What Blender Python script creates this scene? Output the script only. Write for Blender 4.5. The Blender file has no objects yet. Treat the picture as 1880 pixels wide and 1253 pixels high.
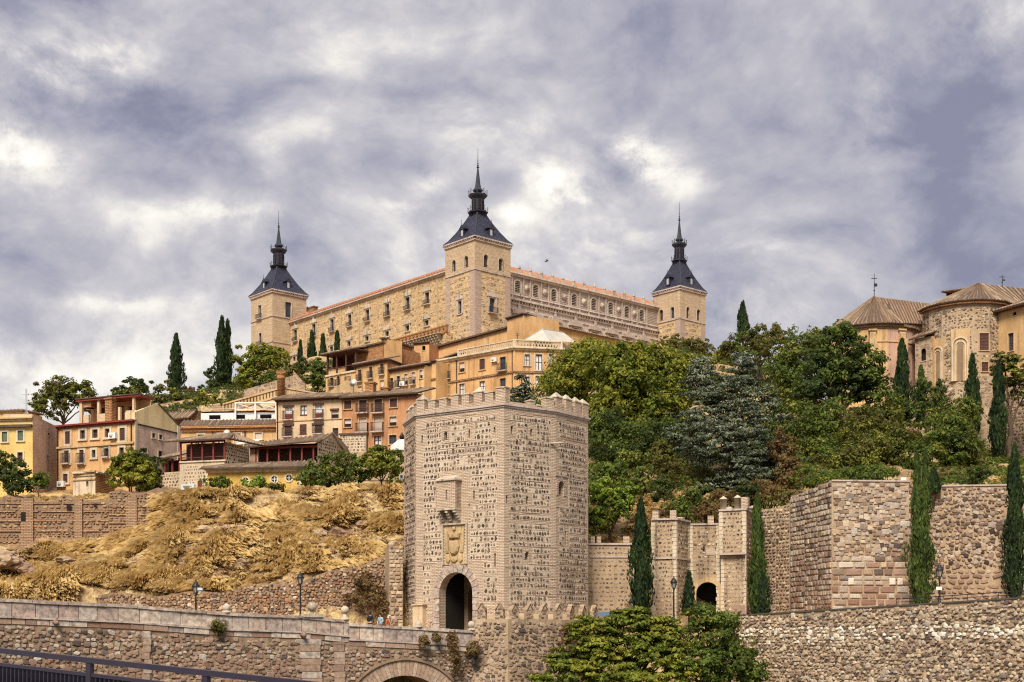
import bpy, bmesh, math, random
import numpy as np
from mathutils import Vector, Matrix, noise as mnoise

S = bpy.context.scene
COL = S.collection
rnd = random.Random(7)
R = math.radians

# ---------------------------------------------------------------- camera
FOC = 2500.0      # focal length in photo pixels (photo 1880 wide)
CX, HY = 940.0, 1180.0
cd = bpy.data.cameras.new('camera'); cam = bpy.data.objects.new('camera', cd); COL.objects.link(cam)
cd.sensor_width = 36.0; cd.sensor_fit = 'HORIZONTAL'
cd.lens = 36.0*FOC/1880.0
cd.shift_y = (HY-626.5)/1880.0          # rising front: verticals stay vertical
cd.clip_start = 0.5; cd.clip_end = 20000
cam.location = (0, 0, 0); cam.rotation_euler = (R(90), 0, 0)
S.camera = cam

# ---------------------------------------------------------------- exposure
S.view_settings.view_transform = 'Standard'; S.view_settings.look = 'None'
S.view_settings.gamma = 1.0; S.view_settings.use_curve_mapping = False
S.view_settings.exposure = 1.8
S.cycles.use_denoising = False; S.cycles.filter_width = 1.15
S.cycles.max_bounces = 6; S.cycles.diffuse_bounces = 3; S.cycles.transparent_max_bounces = 6
S.cycles.transmission_bounces = 3; S.cycles.caustics_reflective = False; S.cycles.caustics_refractive = False

# ---------------------------------------------------------------- node helpers
class NT:
    def __init__(s, nt): s.nt = nt; s.L = nt.links
    def n(s, t, **kw):
        x = s.nt.nodes.new(t)
        for k, v in kw.items():
            if k.startswith('i_'):
                x.inputs[k[2:].replace('_', ' ')].default_value = v
            else: setattr(x, k, v)
        return x
    def put(s, inp, v):
        if isinstance(v, (int, float)): inp.default_value = v
        elif isinstance(v, tuple):
            inp.default_value = v if len(v) == len(inp.default_value) else tuple(v)+(1,)
        else: s.L.new(v, inp)
    def math(s, op, a, b=0.0, c=None, clamp=False):
        x = s.n('ShaderNodeMath', operation=op); x.use_clamp = clamp
        s.put(x.inputs[0], a); s.put(x.inputs[1], b)
        if c is not None: s.put(x.inputs[2], c)
        return x.outputs[0]
    def vmath(s, op, a, b=None):
        x = s.n('ShaderNodeVectorMath', operation=op)
        s.put(x.inputs[0], a)
        if b is not None:
            if op == 'SCALE': s.put(x.inputs['Scale'], b)
            else: s.put(x.inputs[1], b)
        return x.outputs['Value'] if op in ('DOT_PRODUCT', 'LENGTH') else x.outputs[0]
    def mix(s, f, a, b, blend='MIX'):
        x = s.n('ShaderNodeMix', data_type='RGBA', blend_type=blend)
        s.put(x.inputs[0], f); s.put(x.inputs[6], a); s.put(x.inputs[7], b)
        return x.outputs[2]
    def ramp(s, f, stops, interp='LINEAR'):
        x = s.n('ShaderNodeValToRGB'); e = x.color_ramp.elements; x.color_ramp.interpolation = interp
        e[0].position, e[0].color = stops[0][0], tuple(stops[0][1])+(1,)
        e[1].position, e[1].color = stops[-1][0], tuple(stops[-1][1])+(1,)
        for p, c in stops[1:-1]:
            k = e.new(p); k.color = tuple(c)+(1,)
        s.put(x.inputs[0], f); return x.outputs[0]
    def sstep(s, a, b, v):
        x = s.n('ShaderNodeMapRange', interpolation_type='SMOOTHSTEP')
        s.put(x.inputs[0], v); x.inputs[1].default_value = a; x.inputs[2].default_value = b
        return x.outputs[0]
    def noise(s, vec, scale, detail=4, rough=0.55, dist=0.0):
        x = s.n('ShaderNodeTexNoise'); s.put(x.inputs['Vector'], vec)
        x.inputs['Scale'].default_value = scale; x.inputs['Detail'].default_value = detail
        x.inputs['Roughness'].default_value = rough; x.inputs['Distortion'].default_value = dist
        return x.outputs['Fac']
    def mapping(s, vec, scale=(1, 1, 1), loc=(0, 0, 0)):
        x = s.n('ShaderNodeMapping'); s.put(x.inputs['Vector'], vec)
        x.inputs['Scale'].default_value = scale; x.inputs['Location'].default_value = loc
        return x.outputs[0]

# ---------------------------------------------------------------- world: overcast, broken cloud
SUN_EL, SUN_AZ = 47.0, -15.0     # azimuth from the view axis behind the camera: negative = from the left
W = bpy.data.worlds.new('World'); S.world = W; W.use_nodes = True
w = NT(W.node_tree); W.node_tree.nodes.clear()
out = w.n('ShaderNodeOutputWorld'); bg = w.n('ShaderNodeBackground'); w.L.new(bg.outputs[0], out.inputs[0])
sky = w.n('ShaderNodeTexSky', sky_type='NISHITA'); sky.sun_disc = False
sky.sun_elevation = R(SUN_EL); sky.sun_rotation = R(180-SUN_AZ)
sky.air_density = 1.2; sky.dust_density = 2.0
dirv = w.n('ShaderNodeTexCoord').outputs['Generated']
sep = w.n('ShaderNodeSeparateXYZ'); w.L.new(dirv, sep.inputs[0])
X_, Y_, Z_ = sep.outputs
warp = w.n('ShaderNodeTexNoise'); w.put(warp.inputs['Vector'], w.mapping(dirv, (1, 1, 1.6))); warp.inputs['Scale'].default_value = 3.0
warp.inputs['Detail'].default_value = 3
wv = w.vmath('SCALE', w.vmath('SUBTRACT', warp.outputs['Color'], (0.5, 0.5, 0.5)), 0.10)
p = w.vmath('ADD', dirv, wv)
pm = w.mapping(p, (1.0, 1.0, 1.45), (0.35, 0.1, 0.22))
n1 = w.noise(pm, 4.2, 9, 0.5, 0.0)
n2 = w.noise(w.mapping(p, (1.0, 1.0, 1.5), (3.1, 1.7, 0.4)), 11.0, 9, 0.58, 0.0)
n3 = w.noise(w.mapping(p, (1.0, 1.0, 1.4), (7.1, 2.7, 5.4)), 30.0, 8, 0.66, 0.0)
def puff(scale, loc, k):
    vo = w.n('ShaderNodeTexVoronoi', feature='SMOOTH_F1'); vo.inputs['Scale'].default_value = scale; vo.inputs['Smoothness'].default_value = 0.7
    pw = w.vmath('ADD', dirv, w.vmath('SCALE', wv, k)); w.put(vo.inputs['Vector'], w.mapping(pw, (1.0, 1.0, 1.7), loc)); return vo.outputs['Distance']
pf = w.math('ADD', w.math('MULTIPLY', puff(8.0, (1, 2, 3), 1.6), -.26), w.math('MULTIPLY', puff(19.0, (4, 1, 2), 2.0), -.15))
c = w.math('ADD', w.math('MULTIPLY', n1, 0.62), w.math('ADD', w.math('MULTIPLY', n2, 0.42), w.math('MULTIPLY', n3, 0.26)))
def billow(nz, k): return w.math('MULTIPLY', w.math('ABSOLUTE', w.math('SUBTRACT', w.math('MULTIPLY', nz, 2.0), 1.0)), k)
b1 = w.noise(w.mapping(p, (1.0, 1.0, 1.5), (2.2, 5.1, 1.3)), 7.0, 6, 0.5, 0.0); b2 = w.noise(w.mapping(p, (1.0, 1.0, 1.4), (6.2, 1.1, 3.3)), 19.0, 6, 0.55, 0.0)
pf = w.math('ADD', pf, w.math('ADD', billow(b1, .34), billow(b2, .20)))
c = w.math('ADD', w.math('ADD', c, pf), -0.035)
ragged = w.sstep(0.36, 0.62, w.math('ADD', w.math('MULTIPLY', n3, .55), w.math('MULTIPLY', n2, .45)))
ragged = w.math('ADD', w.math('MULTIPLY', ragged, 1.25), 0.25)
def blob(px, py, rx, ry, amt, hard=1.0):
    """a break (+) or a thick bank (-) in the cloud, in direction space"""
    d = Vector(((px-CX)/FOC, 1.0, (HY-py)/FOC)).normalized()
    v = w.vmath('SUBTRACT', w.vmath('ADD', dirv, w.vmath('SCALE', wv, 0.55)), tuple(d))
    v = w.vmath('MULTIPLY', v, (FOC/rx, FOC/rx, FOC/ry))
    l = w.vmath('LENGTH', v)
    g = w.math('POWER', 2.718, w.math('MULTIPLY', w.math('MULTIPLY', l, l), -1.0))
    return w.math('MULTIPLY', w.math('MULTIPLY', g, amt), ragged) if amt > 0 else w.math('MULTIPLY', g, amt)
blobs = [(40, 285, 80, 30, .15), (15, 240, 40, 50, .16), (75, 130, 110, 50, .17), (210, 90, 90, 50, .10), (190, 190, 110, 60, -.16), (300, 330, 200, 50, -.05),
         (1170, 262, 60, 28, .22), (1215, 300, 50, 24, .20), (1260, 330, 50, 20, .12), (1010, 345, 26, 34, .26), (955, 398, 30, 16, .28), (1060, 360, 40, 14, .16), (795, 350, 34, 18, .15), (740, 392, 44, 12, .15),
         (400, 405, 110, 18, .13), (1070, 335, 70, 26, .14), (880, 250, 80, 34, .08), (1120, 290, 30, 40, -.14), (930, 320, 40, 30, -.06),
         (1800, 300, 130, 180, -.20), (1720, 130, 130, 60, -.10), (1830, 30, 90, 40, .12), (1590, 170, 50, 90, .09), (1640, 20, 60, 50, -.10),
         (560, 150, 45, 14, -.13), (630, 175, 40, 18, -.12), (720, 170, 60, 12, -.09), (600, 175, 22, 22, .04), (590, 285, 200, 30, -.06),
         (130, 480, 240, 60, -.12), (180, 560, 120, 14, .10), (60, 670, 200, 50, .07), (260, 650, 140, 50, .04), (90, 620, 160, 24, -.06), (1320, 600, 120, 60, .12),
         (1450, 420, 120, 24, -.06), (1420, 460, 80, 20, .07), (1050, 470, 240, 40, .05), (700, 470, 240, 40, .03), (680, 590, 300, 40, .03)]
for b in blobs: c = w.math('ADD', c, blob(*b))
ctone = w.ramp(c, [(0.26, (.225, .23, .315)), (0.35, (.30, .30, .38)), (0.43, (.385, .38, .445)), (0.51, (.465, .452, .495)),
                   (0.60, (.575, .555, .575)), (0.74, (.84, .80, .74)), (0.90, (1.0, .98, .90))])
cloud = w.vmath('SCALE', ctone, 3.2)          # tones at strength 0.1 and exposure +1
below = w.math('LESS_THAN', Z_, -0.02)
ground_fill = w.mix(below, cloud, (1.2, 1.0, 0.8))
w.L.new(w.mix(0.98, sky.outputs[0], ground_fill), bg.inputs[0])
bg.inputs[1].default_value = 0.1

# ---------------------------------------------------------------- sun (through thin cloud)
sd = bpy.data.lights.new('sun', 'SUN'); sd.energy = 1.5; sd.angle = R(24); sd.color = (1.0, 0.90, 0.76)
sun = bpy.data.objects.new('sun', sd); COL.objects.link(sun)
sv = Vector((math.sin(R(SUN_AZ))*math.cos(R(SUN_EL)), -math.cos(R(SUN_AZ))*math.cos(R(SUN_EL)), math.sin(R(SUN_EL))))
sun.rotation_euler = sv.to_track_quat('Z', 'Y').to_euler(); sun.location = (-60, -60, 140)

# ---------------------------------------------------------------- materials
MATS = {}
def newmat(name):
    m = bpy.data.materials.new(name); m.use_nodes = True
    t = NT(m.node_tree); m.node_tree.nodes.clear()
    o = t.n('ShaderNodeOutputMaterial'); b = t.n('ShaderNodeBsdfPrincipled')
    t.L.new(b.outputs[0], o.inputs[0]); b.inputs['Roughness'].default_value = 0.9
    b.inputs['Specular IOR Level'].default_value = 0.25
    MATS[name] = m
    return m, t, b, o
def bump(t, b, h, strength=0.5, dist=0.05):
    x = t.n('ShaderNodeBump'); x.inputs['Strength'].default_value = strength; x.inputs['Distance'].default_value = dist
    t.put(x.inputs['Height'], h); t.L.new(x.outputs[0], b.inputs['Normal'])
def mul(c, k): return tuple(min(1, v*k) for v in c)
def plain(name, col, rough=0.8, var=0.15, scale=2.0, spec=0.25, metal=0.0):
    m, t, b, o = newmat(name)
    tc = t.n('ShaderNodeTexCoord').outputs['Object']
    n = t.noise(tc, scale, 5)
    t.L.new(t.ramp(n, [(0.3, mul(col, 1-var)), (0.7, mul(col, 1+var))]), b.inputs['Base Color'])
    b.inputs['Roughness'].default_value = rough; b.inputs['Specular IOR Level'].default_value = spec
    b.inputs['Metallic'].default_value = metal
    return m
def stucco(name, col, col2, dirt=(.12, .09, .06), dirt_amt=0.45, fine=14, bmp=0.5):
    """plaster with patches, rain streaks and grain"""
    m, t, b, o = newmat(name)
    tc = t.n('ShaderNodeTexCoord').outputs['Object']
    big = t.noise(tc, 0.28, 6, 0.62); gr = t.noise(tc, fine, 3, 0.7)
    st = t.noise(t.mapping(tc, (1.6, 1.6, 0.16)), 1.0, 5, 0.65)
    c0 = t.ramp(big, [(0.33, mul(col, 0.76)), (0.5, col), (0.66, col2)])
    c1 = t.mix(t.math('MULTIPLY', t.sstep(0.50, 0.70, st), min(1, dirt_amt*1.35)), c0, dirt)
    c2 = t.mix(0.55, c1, t.ramp(gr, [(0.3, (.25, .25, .25)), (0.5, (.5, .5, .5)), (0.7, (.78, .78, .78))]), 'OVERLAY')
    t.L.new(c2, b.inputs['Base Color']); bump(t, b, gr, bmp, 0.04)
    return m
def rubble(name, stones, mortar, row=0.62, frac=0.58, sx=2.6, sy=3.0, brick=(.42, .28, .17), thr=0.30, quoin=None, bmp=0.7):
    """far-off Toledo masonry: rows of rubble between brick courses; wall UVs are metres"""
    m, t, b, o = newmat(name)
    uv = t.n('ShaderNodeTexCoord').outputs['UV']
    sp = t.n('ShaderNodeSeparateXYZ'); t.L.new(uv, sp.inputs[0])
    big = t.noise(uv, 0.25, 5, 0.6)
    wob = t.math('MULTIPLY', t.math('SUBTRACT', t.noise(uv, 0.9, 3), 0.5), 0.35)
    f = t.math('FRACT', t.math('ADD', t.math('DIVIDE', sp.outputs[1], row), wob))
    band = t.math('MULTIPLY', t.sstep(0.04, 0.10, f), t.math('SUBTRACT', 1.0, t.sstep(frac, frac+0.07, f)))
    vo = t.n('ShaderNodeTexVoronoi'); vo.inputs['Scale'].default_value = 1.0; vo.inputs['Randomness'].default_value = 0.85
    t.L.new(t.mapping(uv, (sx, sy, 1)), vo.inputs['Vector'])
    ve = t.n('ShaderNodeTexVoronoi', feature='DISTANCE_TO_EDGE'); ve.inputs['Randomness'].default_value = 0.85
    t.L.new(t.mapping(uv, (sx, sy, 1)), ve.inputs['Vector']); ve.inputs['Scale'].default_value = 1.0
    ms = t.math('MULTIPLY', t.sstep(0.05, 0.12, ve.outputs['Distance']), band)
    cs = t.n('ShaderNodeSeparateColor'); t.L.new(vo.outputs['Color'], cs.inputs[0])
    k = len(stones)
    sc = t.ramp(cs.outputs[0], [(i/max(1, k-1), s) for i, s in enumerate(stones)])
    few = t.math('GREATER_THAN', cs.outputs[1], thr)
    ms2 = t.math('MULTIPLY', ms, few)
    bl = t.noise(t.mapping(uv, (1.2, 15, 1)), 1.0, 3, 0.6)
    bc = t.ramp(bl, [(0.35, mul(brick, 0.62)), (0.5, brick), (0.65, mul(brick, 1.35))])
    base = t.mix(band, bc, t.ramp(big, [(0.35, mul(mortar, 0.8)), (0.65, mul(mortar, 1.12))]))
    c0 = t.mix(ms2, base, sc)
    c1 = t.mix(t.math('MULTIPLY', t.sstep(0.5, 0.75, t.noise(t.mapping(uv, (.8, .1, 1)), 1.2, 5)), 0.35), c0, (.16, .11, .07))
    t.L.new(c1, b.inputs['Base Color']); bump(t, b, t.math('ADD', ms2, t.math('MULTIPLY', bl, 0.6)), bmp, 0.08)
    return m
def brickwork(name, c1, c2, scale=1.0, bmp=0.6, dark=0.5):
    """thin brick courses: horizontal lines broken along the course; wall UVs are metres"""
    m, t, b, o = newmat(name)
    uv = t.n('ShaderNodeTexCoord').outputs['UV']
    bt = t.n('ShaderNodeTexBrick'); t.L.new(uv, bt.inputs['Vector'])
    bt.inputs['Scale'].default_value = 1.0; bt.inputs['Brick Width'].default_value = 0.36*scale; bt.inputs['Row Height'].default_value = 0.105*scale
    bt.inputs['Mortar Size'].default_value = 0.024*scale; bt.inputs['Mortar Smooth'].default_value = 0.3; bt.inputs['Bias'].default_value = -0.1
    bt.inputs['Color1'].default_value = tuple(c1)+(1,); bt.inputs['Color2'].default_value = tuple(c2)+(1,)
    bt.inputs['Mortar'].default_value = tuple(mul(c2, dark))+(1,)
    l = t.noise(t.mapping(uv, (0.9, 7.5, 1)), 1.0/scale, 4, 0.6)
    big = t.noise(uv, 0.3, 6, 0.6)
    c = t.mix(0.6, bt.outputs[0], t.ramp(l, [(0.3, (.28, .28, .28)), (0.5, (.5, .5, .5)), (0.68, (.74, .72, .70))]), 'OVERLAY')
    c = t.mix(t.math('MULTIPLY', t.sstep(0.48, 0.7, big), 0.5), c, mul(c1, 0.72))
    t.L.new(c, b.inputs['Base Color']); bump(t, b, t.math('ADD', bt.outputs[1], t.math('MULTIPLY', l, -1.0)), bmp, -0.03)
    return m
def pieces(name, cols, rough=0.92, bmp=0.6, grain=9.0, contrast=0.5):
    """one colour per stone or tile: random per island in joined pieces, per object in single ones"""
    m, t, b, o = newmat(name)
    g = t.n('ShaderNodeNewGeometry').outputs['Random Per Island']; oi = t.n('ShaderNodeObjectInfo').outputs['Random']
    r = t.math('FRACT', t.math('ADD', g, t.math('MULTIPLY', oi, 7.31)))
    k = len(cols)
    c = t.ramp(r, [((i+0.5)/k, cc) for i, cc in enumerate(cols)])
    pos = t.n('ShaderNodeNewGeometry').outputs['Position']
    n = t.noise(pos, grain, 4, 0.65)
    c = t.mix(contrast, c, t.ramp(n, [(0.32, (.25, .25, .25)), (0.5, (.5, .5, .5)), (0.68, (.78, .76, .72))]), 'OVERLAY')
    t.L.new(c, b.inputs['Base Color']); b.inputs['Roughness'].default_value = rough
    bump(t, b, n, bmp, 0.05)
    return m
def leafmat(name, cols, trans=0.35, tint=(.30, .34, .05)):
    m, t, b, o = newmat(name)
    g = t.n('ShaderNodeNewGeometry'); r = g.outputs['Random Per Island']
    n = t.noise(g.outputs['Position'], 0.35, 3)
    r2 = t.math('ADD', t.math('MULTIPLY', r, 0.55), t.math('MULTIPLY', t.math('SUBTRACT', n, 0.28), 1.0))
    k = len(cols)
    c = t.ramp(r2, [(0.1+0.8*i/max(1, k-1), cc) for i, cc in enumerate(cols)])
    t.L.new(c, b.inputs['Base Color']); b.inputs['Roughness'].default_value = 0.7; b.inputs['Specular IOR Level'].default_value = 0.25
    tr = t.n('ShaderNodeBsdfTranslucent'); t.L.new(t.mix(0.5, c, tint, 'MIX'), tr.inputs[0])
    ms = t.n('ShaderNodeMixShader'); ms.inputs[0].default_value = trans
    t.L.new(b.outputs[0], ms.inputs[1]); t.L.new(tr.outputs[0], ms.inputs[2]); t.L.new(ms.outputs[0], o.inputs[0])
    return m

# ---------------------------------------------------------------- object helpers
def tag(o, label=None, cat=None, group=None, kind=None):
    if label: o['label'] = label
    if cat: o['category'] = cat
    if group: o['group'] = group
    if kind: o['kind'] = kind
    return o
def thing(name, loc, label, cat, group=None):
    o = bpy.data.objects.new(name, None); COL.objects.link(o); o.location = loc; o.empty_display_size = 0.5
    return tag(o, label, cat, group)
def origin(o):
    v = Vector((0, 0, 0))
    while o is not None: v += o.location; o = o.parent
    return v
def copy_tree(o, parent=None, kids=None):
    c = o.copy(); COL.objects.link(c); c.parent = parent
    for ch in list(o.children): copy_tree(ch, c)
    return c

class MB:
    """collects geometry in world coordinates, then links it as ONE mesh object under a parent"""
    def __init__(s): s.v = []; s.f = []; s.uv = []; s.sm = []
    def poly(s, pts, uvs=None, smooth=False):
        i = len(s.v); s.v.extend([tuple(q) for q in pts]); s.f.append(tuple(range(i, i+len(pts))))
        if uvs is None: uvs = [(q[0]+q[1]*0.37, q[2] if abs(pts[0][2]-pts[-1][2])+abs(pts[1][2]-pts[0][2]) > 1e-4 else q[1]) for q in pts]
        s.uv.append(list(uvs)); s.sm.append(smooth)
    def mesh(s, vs, fs, uvs=None, smooth=False):
        i = len(s.v); s.v.extend([tuple(q) for q in vs])
        for f in fs:
            s.f.append(tuple(i+k for k in f)); s.sm.append(smooth)
            s.uv.append([(uvs[k] if uvs else (vs[k][0]+vs[k][1]*0.37, vs[k][2])) for k in f])
    def fbox(s, F, u0, u1, z0, z1, o0, o1, top_slope=0):
        """box on a wall face: o is the distance out of the wall"""
        P = F.P
        c = [(u0, z0, o0), (u1, z0, o0), (u1, z1, o0), (u0, z1, o0), (u0, z0, o1), (u1, z0, o1), (u1, z1-top_slope, o1), (u0, z1-top_slope, o1)]
        v = [P(*q) for q in c]
        uvs = [(q[0]+(q[2] if False else 0), q[1]) for q in c]
        i = len(s.v); s.v.extend(v)
        for f, side in (((4, 5, 6, 7), 0), ((1, 0, 3, 2), 0), ((0, 4, 7, 3), 1), ((5, 1, 2, 6), 1), ((7, 6, 2, 3), 2), ((0, 1, 5, 4), 2)):
            s.f.append(tuple(i+k for k in f)); s.sm.append(False)
            if side == 0: s.uv.append([(c[k][0], c[k][1]) for k in f])
            elif side == 1: s.uv.append([(c[k][0]+c[k][2], c[k][1]) for k in f])
            else: s.uv.append([(c[k][0], c[k][1]+c[k][2]) for k in f])
    def box(s, x0, x1, y0, y1, z0, z1): s.fbox(Face((x0, y0), (x1, y0)), 0, x1-x0, z0, z1, 0, -(y1-y0))
    def tube(s, a, b, r0, r1=None, n=6, cap=True):
        r1 = r0 if r1 is None else r1
        a = Vector(a); b = Vector(b); d = (b-a).normalized()
        q = Vector((1, 0, 0)) if abs(d.x) < 0.8 else Vector((0, 1, 0))
        e = d.cross(q).normalized(); g = d.cross(e)
        vs = []
        for c, r in ((a, r0), (b, r1)):
            for k in range(n):
                t = 2*math.pi*k/n; vs.append(c+e*(r*math.cos(t))+g*(r*math.sin(t)))
        fs = [(k, (k+1) % n, n+(k+1) % n, n+k) for k in range(n)]
        if cap: fs += [tuple(range(n-1, -1, -1)), tuple(range(n, 2*n))]
        s.mesh(vs, fs, smooth=n > 6)
    def lathe(s, c, prof, n=12, smooth=True, rot=0):
        """prof: (radius, z) from bottom to top round a vertical axis at c"""
        vs = []
        for r, z in prof:
            for k in range(n):
                t = 2*math.pi*k/n+rot; vs.append((c[0]+r*math.cos(t), c[1]+r*math.sin(t), c[2]+z))
        fs = []
        for j in range(len(prof)-1):
            for k in range(n):
                fs.append((j*n+k, j*n+(k+1) % n, (j+1)*n+(k+1) % n, (j+1)*n+k))
        fs.append(tuple(range(n-1, -1, -1))); fs.append(tuple((len(prof)-1)*n+k for k in range(n)))
        s.mesh(vs, fs, smooth=smooth)
    def build(s, name, mat, parent=None, **tags):
        me = bpy.data.meshes.new(name)
        off = origin(parent) if parent is not None else Vector((0, 0, 0))
        me.from_pydata([(q[0]-off.x, q[1]-off.y, q[2]-off.z) for q in s.v], [], s.f)
        uvl = me.uv_layers.new(name='UVMap')
        flat = [c for f in s.uv for q in f for c in q[:2]]
        uvl.data.foreach_set('uv', flat)
        me.polygons.foreach_set('use_smooth', s.sm)
        if mat is not None: me.materials.append(MATS[mat] if isinstance(mat, str) else mat)
        o = bpy.data.objects.new(name, me); COL.objects.link(o); o.parent = parent
        tag(o, **tags); return o

def PX(px, Y, z=0.0): return ((px-CX)/FOC*Y, Y, z)
def ZP(py, Y): return (HY-py)/FOC*Y

class Face:
    """a vertical wall line from a to b, left to right as seen from outside"""
    def __init__(s, a, b):
        s.a = Vector((a[0], a[1])); s.b = Vector((b[0], b[1])); s.L = (s.b-s.a).length
        s.d = (s.b-s.a)/s.L; s.n = Vector((s.d.y, -s.d.x)); s.ang = math.atan2(s.d.y, s.d.x)
    def P(s, u, z, o=0.0):
        q = s.a+s.d*u+s.n*o; return Vector((q.x, q.y, z))
    def u(s, px):
        k = (px-CX)/FOC
        return (k*s.a.y-s.a.x)/(s.d.x-k*s.d.y)
    def uz(s, px, py):
        u = s.u(px); return u, ZP(py, s.a.y+s.d.y*u)
    def rect(s, x0, x1, y0, y1):
        xm = (x0+x1)/2; um, zt = s.uz(xm, y0); _, zb = s.uz(xm, y1)
        return s.u(x0), s.u(x1), zb, zt
def face_px(x0, Y0, x1, Y1): return Face(PX(x0, Y0), PX(x1, Y1))

def wall(mb, F, u0, u1, z0, z1, ops=(), dep=0.25, arcs=8):
    """wall face with real openings; ops: (ua, ub, za, zb, arched)"""
    ops = [tuple(o)+(False,)*(5-len(o)) for o in ops]
    ops = [o for o in ops if o[0] > u0+.01 and o[1] < u1-.01]
    us = sorted(set([u0, u1]+[o[0] for o in ops]+[o[1] for o in ops]))
    zs = sorted(set([z0, z1]+[max(z0, o[2]) for o in ops]+[min(z1, o[3]) for o in ops]))
    P = F.P
    for i in range(len(us)-1):
        run = None
        for j in range(len(zs)-1):
            um, zm = (us[i]+us[i+1])/2, (zs[j]+zs[j+1])/2
            hole = any(o[0] < um < o[1] and o[2] < zm < o[3] for o in ops)
            if not hole:
                if run is None: run = zs[j]
            if hole and run is not None:
                q = [(us[i], run), (us[i+1], run), (us[i+1], zs[j]), (us[i], zs[j])]
                mb.poly([P(*t) for t in q], q); run = None
        if run is not None:
            q = [(us[i], run), (us[i+1], run), (us[i+1], zs[-1]), (us[i], zs[-1])]
            mb.poly([P(*t) for t in q], q)
    for ua, ub, za, zb, ar in ops:
        r = (ub-ua)/2; zs_ = zb-r if ar else zb
        for A, B in (((ua, za), (ua, zs_)), ((ub, zs_), (ub, za)), ((ub, za), (ua, za))):
            mb.poly([P(*A), P(*B), P(B[0], B[1], -dep), P(A[0], A[1], -dep)], [(A[0], A[1]), (B[0], B[1]), (B[0]+dep, B[1]), (A[0]+dep, A[1])])
        if not ar:
            mb.poly([P(ua, zb), P(ub, zb), P(ub, zb, -dep), P(ua, zb, -dep)], [(ua, zb), (ub, zb), (ub, zb+dep), (ua, zb+dep)])
        else:
            um = (ua+ub)/2; pts = [(um-r*math.cos(math.pi*k/arcs), zs_+r*math.sin(math.pi*k/arcs)) for k in range(arcs+1)]
            for k in range(arcs):
                a, b_ = pts[k], pts[k+1]
                q = [a, b_, (b_[0], zb), (a[0], zb)]
                mb.poly([P(*t) for t in q], q)
                mb.poly([P(*a), P(a[0], a[1], -dep), P(b_[0], b_[1], -dep), P(*b_)], [a, (a[0], a[1]-dep), (b_[0], b_[1]-dep), b_])
def arch_ring(mb, F, uc, z0, zs, r, th, o0, o1, n=10):
    """jambs and half-round head standing proud of a wall"""
    if zs > z0:
        mb.fbox(F, uc-r-th, uc-r, z0, zs, o0, o1); mb.fbox(F, uc+r, uc+r+th, z0, zs, o0, o1)
    for k in range(n):
        a, b = math.pi*k/n, math.pi*(k+1)/n
        q = []
        for t, rr in ((a, r), (a, r+th), (b, r+th), (b, r)):
            q.append((uc-rr*math.cos(t), zs+rr*math.sin(t)))
        P = F.P
        mb.poly([P(x, z, o1) for x, z in q], q)
        mb.poly([P(q[1][0], q[1][1], o0), P(q[2][0], q[2][1], o0), P(q[2][0], q[2][1], o1), P(q[1][0], q[1][1], o1)])
        mb.poly([P(q[0][0], q[0][1], o1), P(q[3][0], q[3][1], o1), P(q[3][0], q[3][1], o0), P(q[0][0], q[0][1], o0)])

def roof(parent, e0, e1, r1, r0, mat='tiles', name='roof', step=0.42, ribs=True, thick=0.14, overhang=0.0, rib_mat=None):
    """tiled roof plane: eave e0-e1, ridge r0-r1; rows of round tiles run down the slope"""
    e0, e1, r0, r1 = map(Vector, (e0, e1, r0, r1))
    m = MB(); nrm = (e1-e0).cross(r0-e0)
    if nrm.length < 1e-6: nrm = (e1-e0).cross(r1-e0)
    nrm.normalize()
    if nrm.z < 0: nrm = -nrm
    dn = nrm*thick
    pts = [e0, e1, r1, r0] if (r1-r0).length > 1e-3 else [e0, e1, r0]
    m.poly(pts); m.poly([q-dn for q in reversed(pts)])
    for i in range(len(pts)):
        a, b = pts[i], pts[(i+1) % len(pts)]; m.poly([a, b, b-dn, a-dn])
    o = m.build(name, mat, parent)
    if ribs:
        k = max(2, int((e1-e0).length/step)); t = MB(); rr = random.Random(int(abs(e0.x*100)))
        for i in range(k):
            f = (i+0.5)/k; a = e0.lerp(e1, f)
            b = r0.lerp(r1, f)
            if (b-a).length < 0.3: continue
            side = (e1-e0).normalized()*(step*0.23)
            segs = max(1, int((b-a).length/1.6))
            for j in range(segs):
                if rr.random() < 0.04: continue
                p_ = a.lerp(b, j/segs)+nrm*0.01; q_ = a.lerp(b, (j+1)/segs*0.995)+nrm*0.01
                g = 1.0
                if (r1-r0).length < 1e-3: g = 1-0.75*j/segs; g2 = 1-0.75*(j+1)/segs
                else: g2 = 1.0
                h = step*0.30
                lift = rr.random()*0.03
                t.mesh([p_-side*g, p_+side*g, q_+side*g2, q_-side*g2, p_+nrm*(h+lift), q_+nrm*(h+lift*0.5)],
                       [(0, 4, 5, 3), (4, 1, 2, 5), (0, 1, 4)])
        t.build('roof_tiles', rib_mat or 'tile_ribs', o, kind='stuff')
    return o

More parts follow.
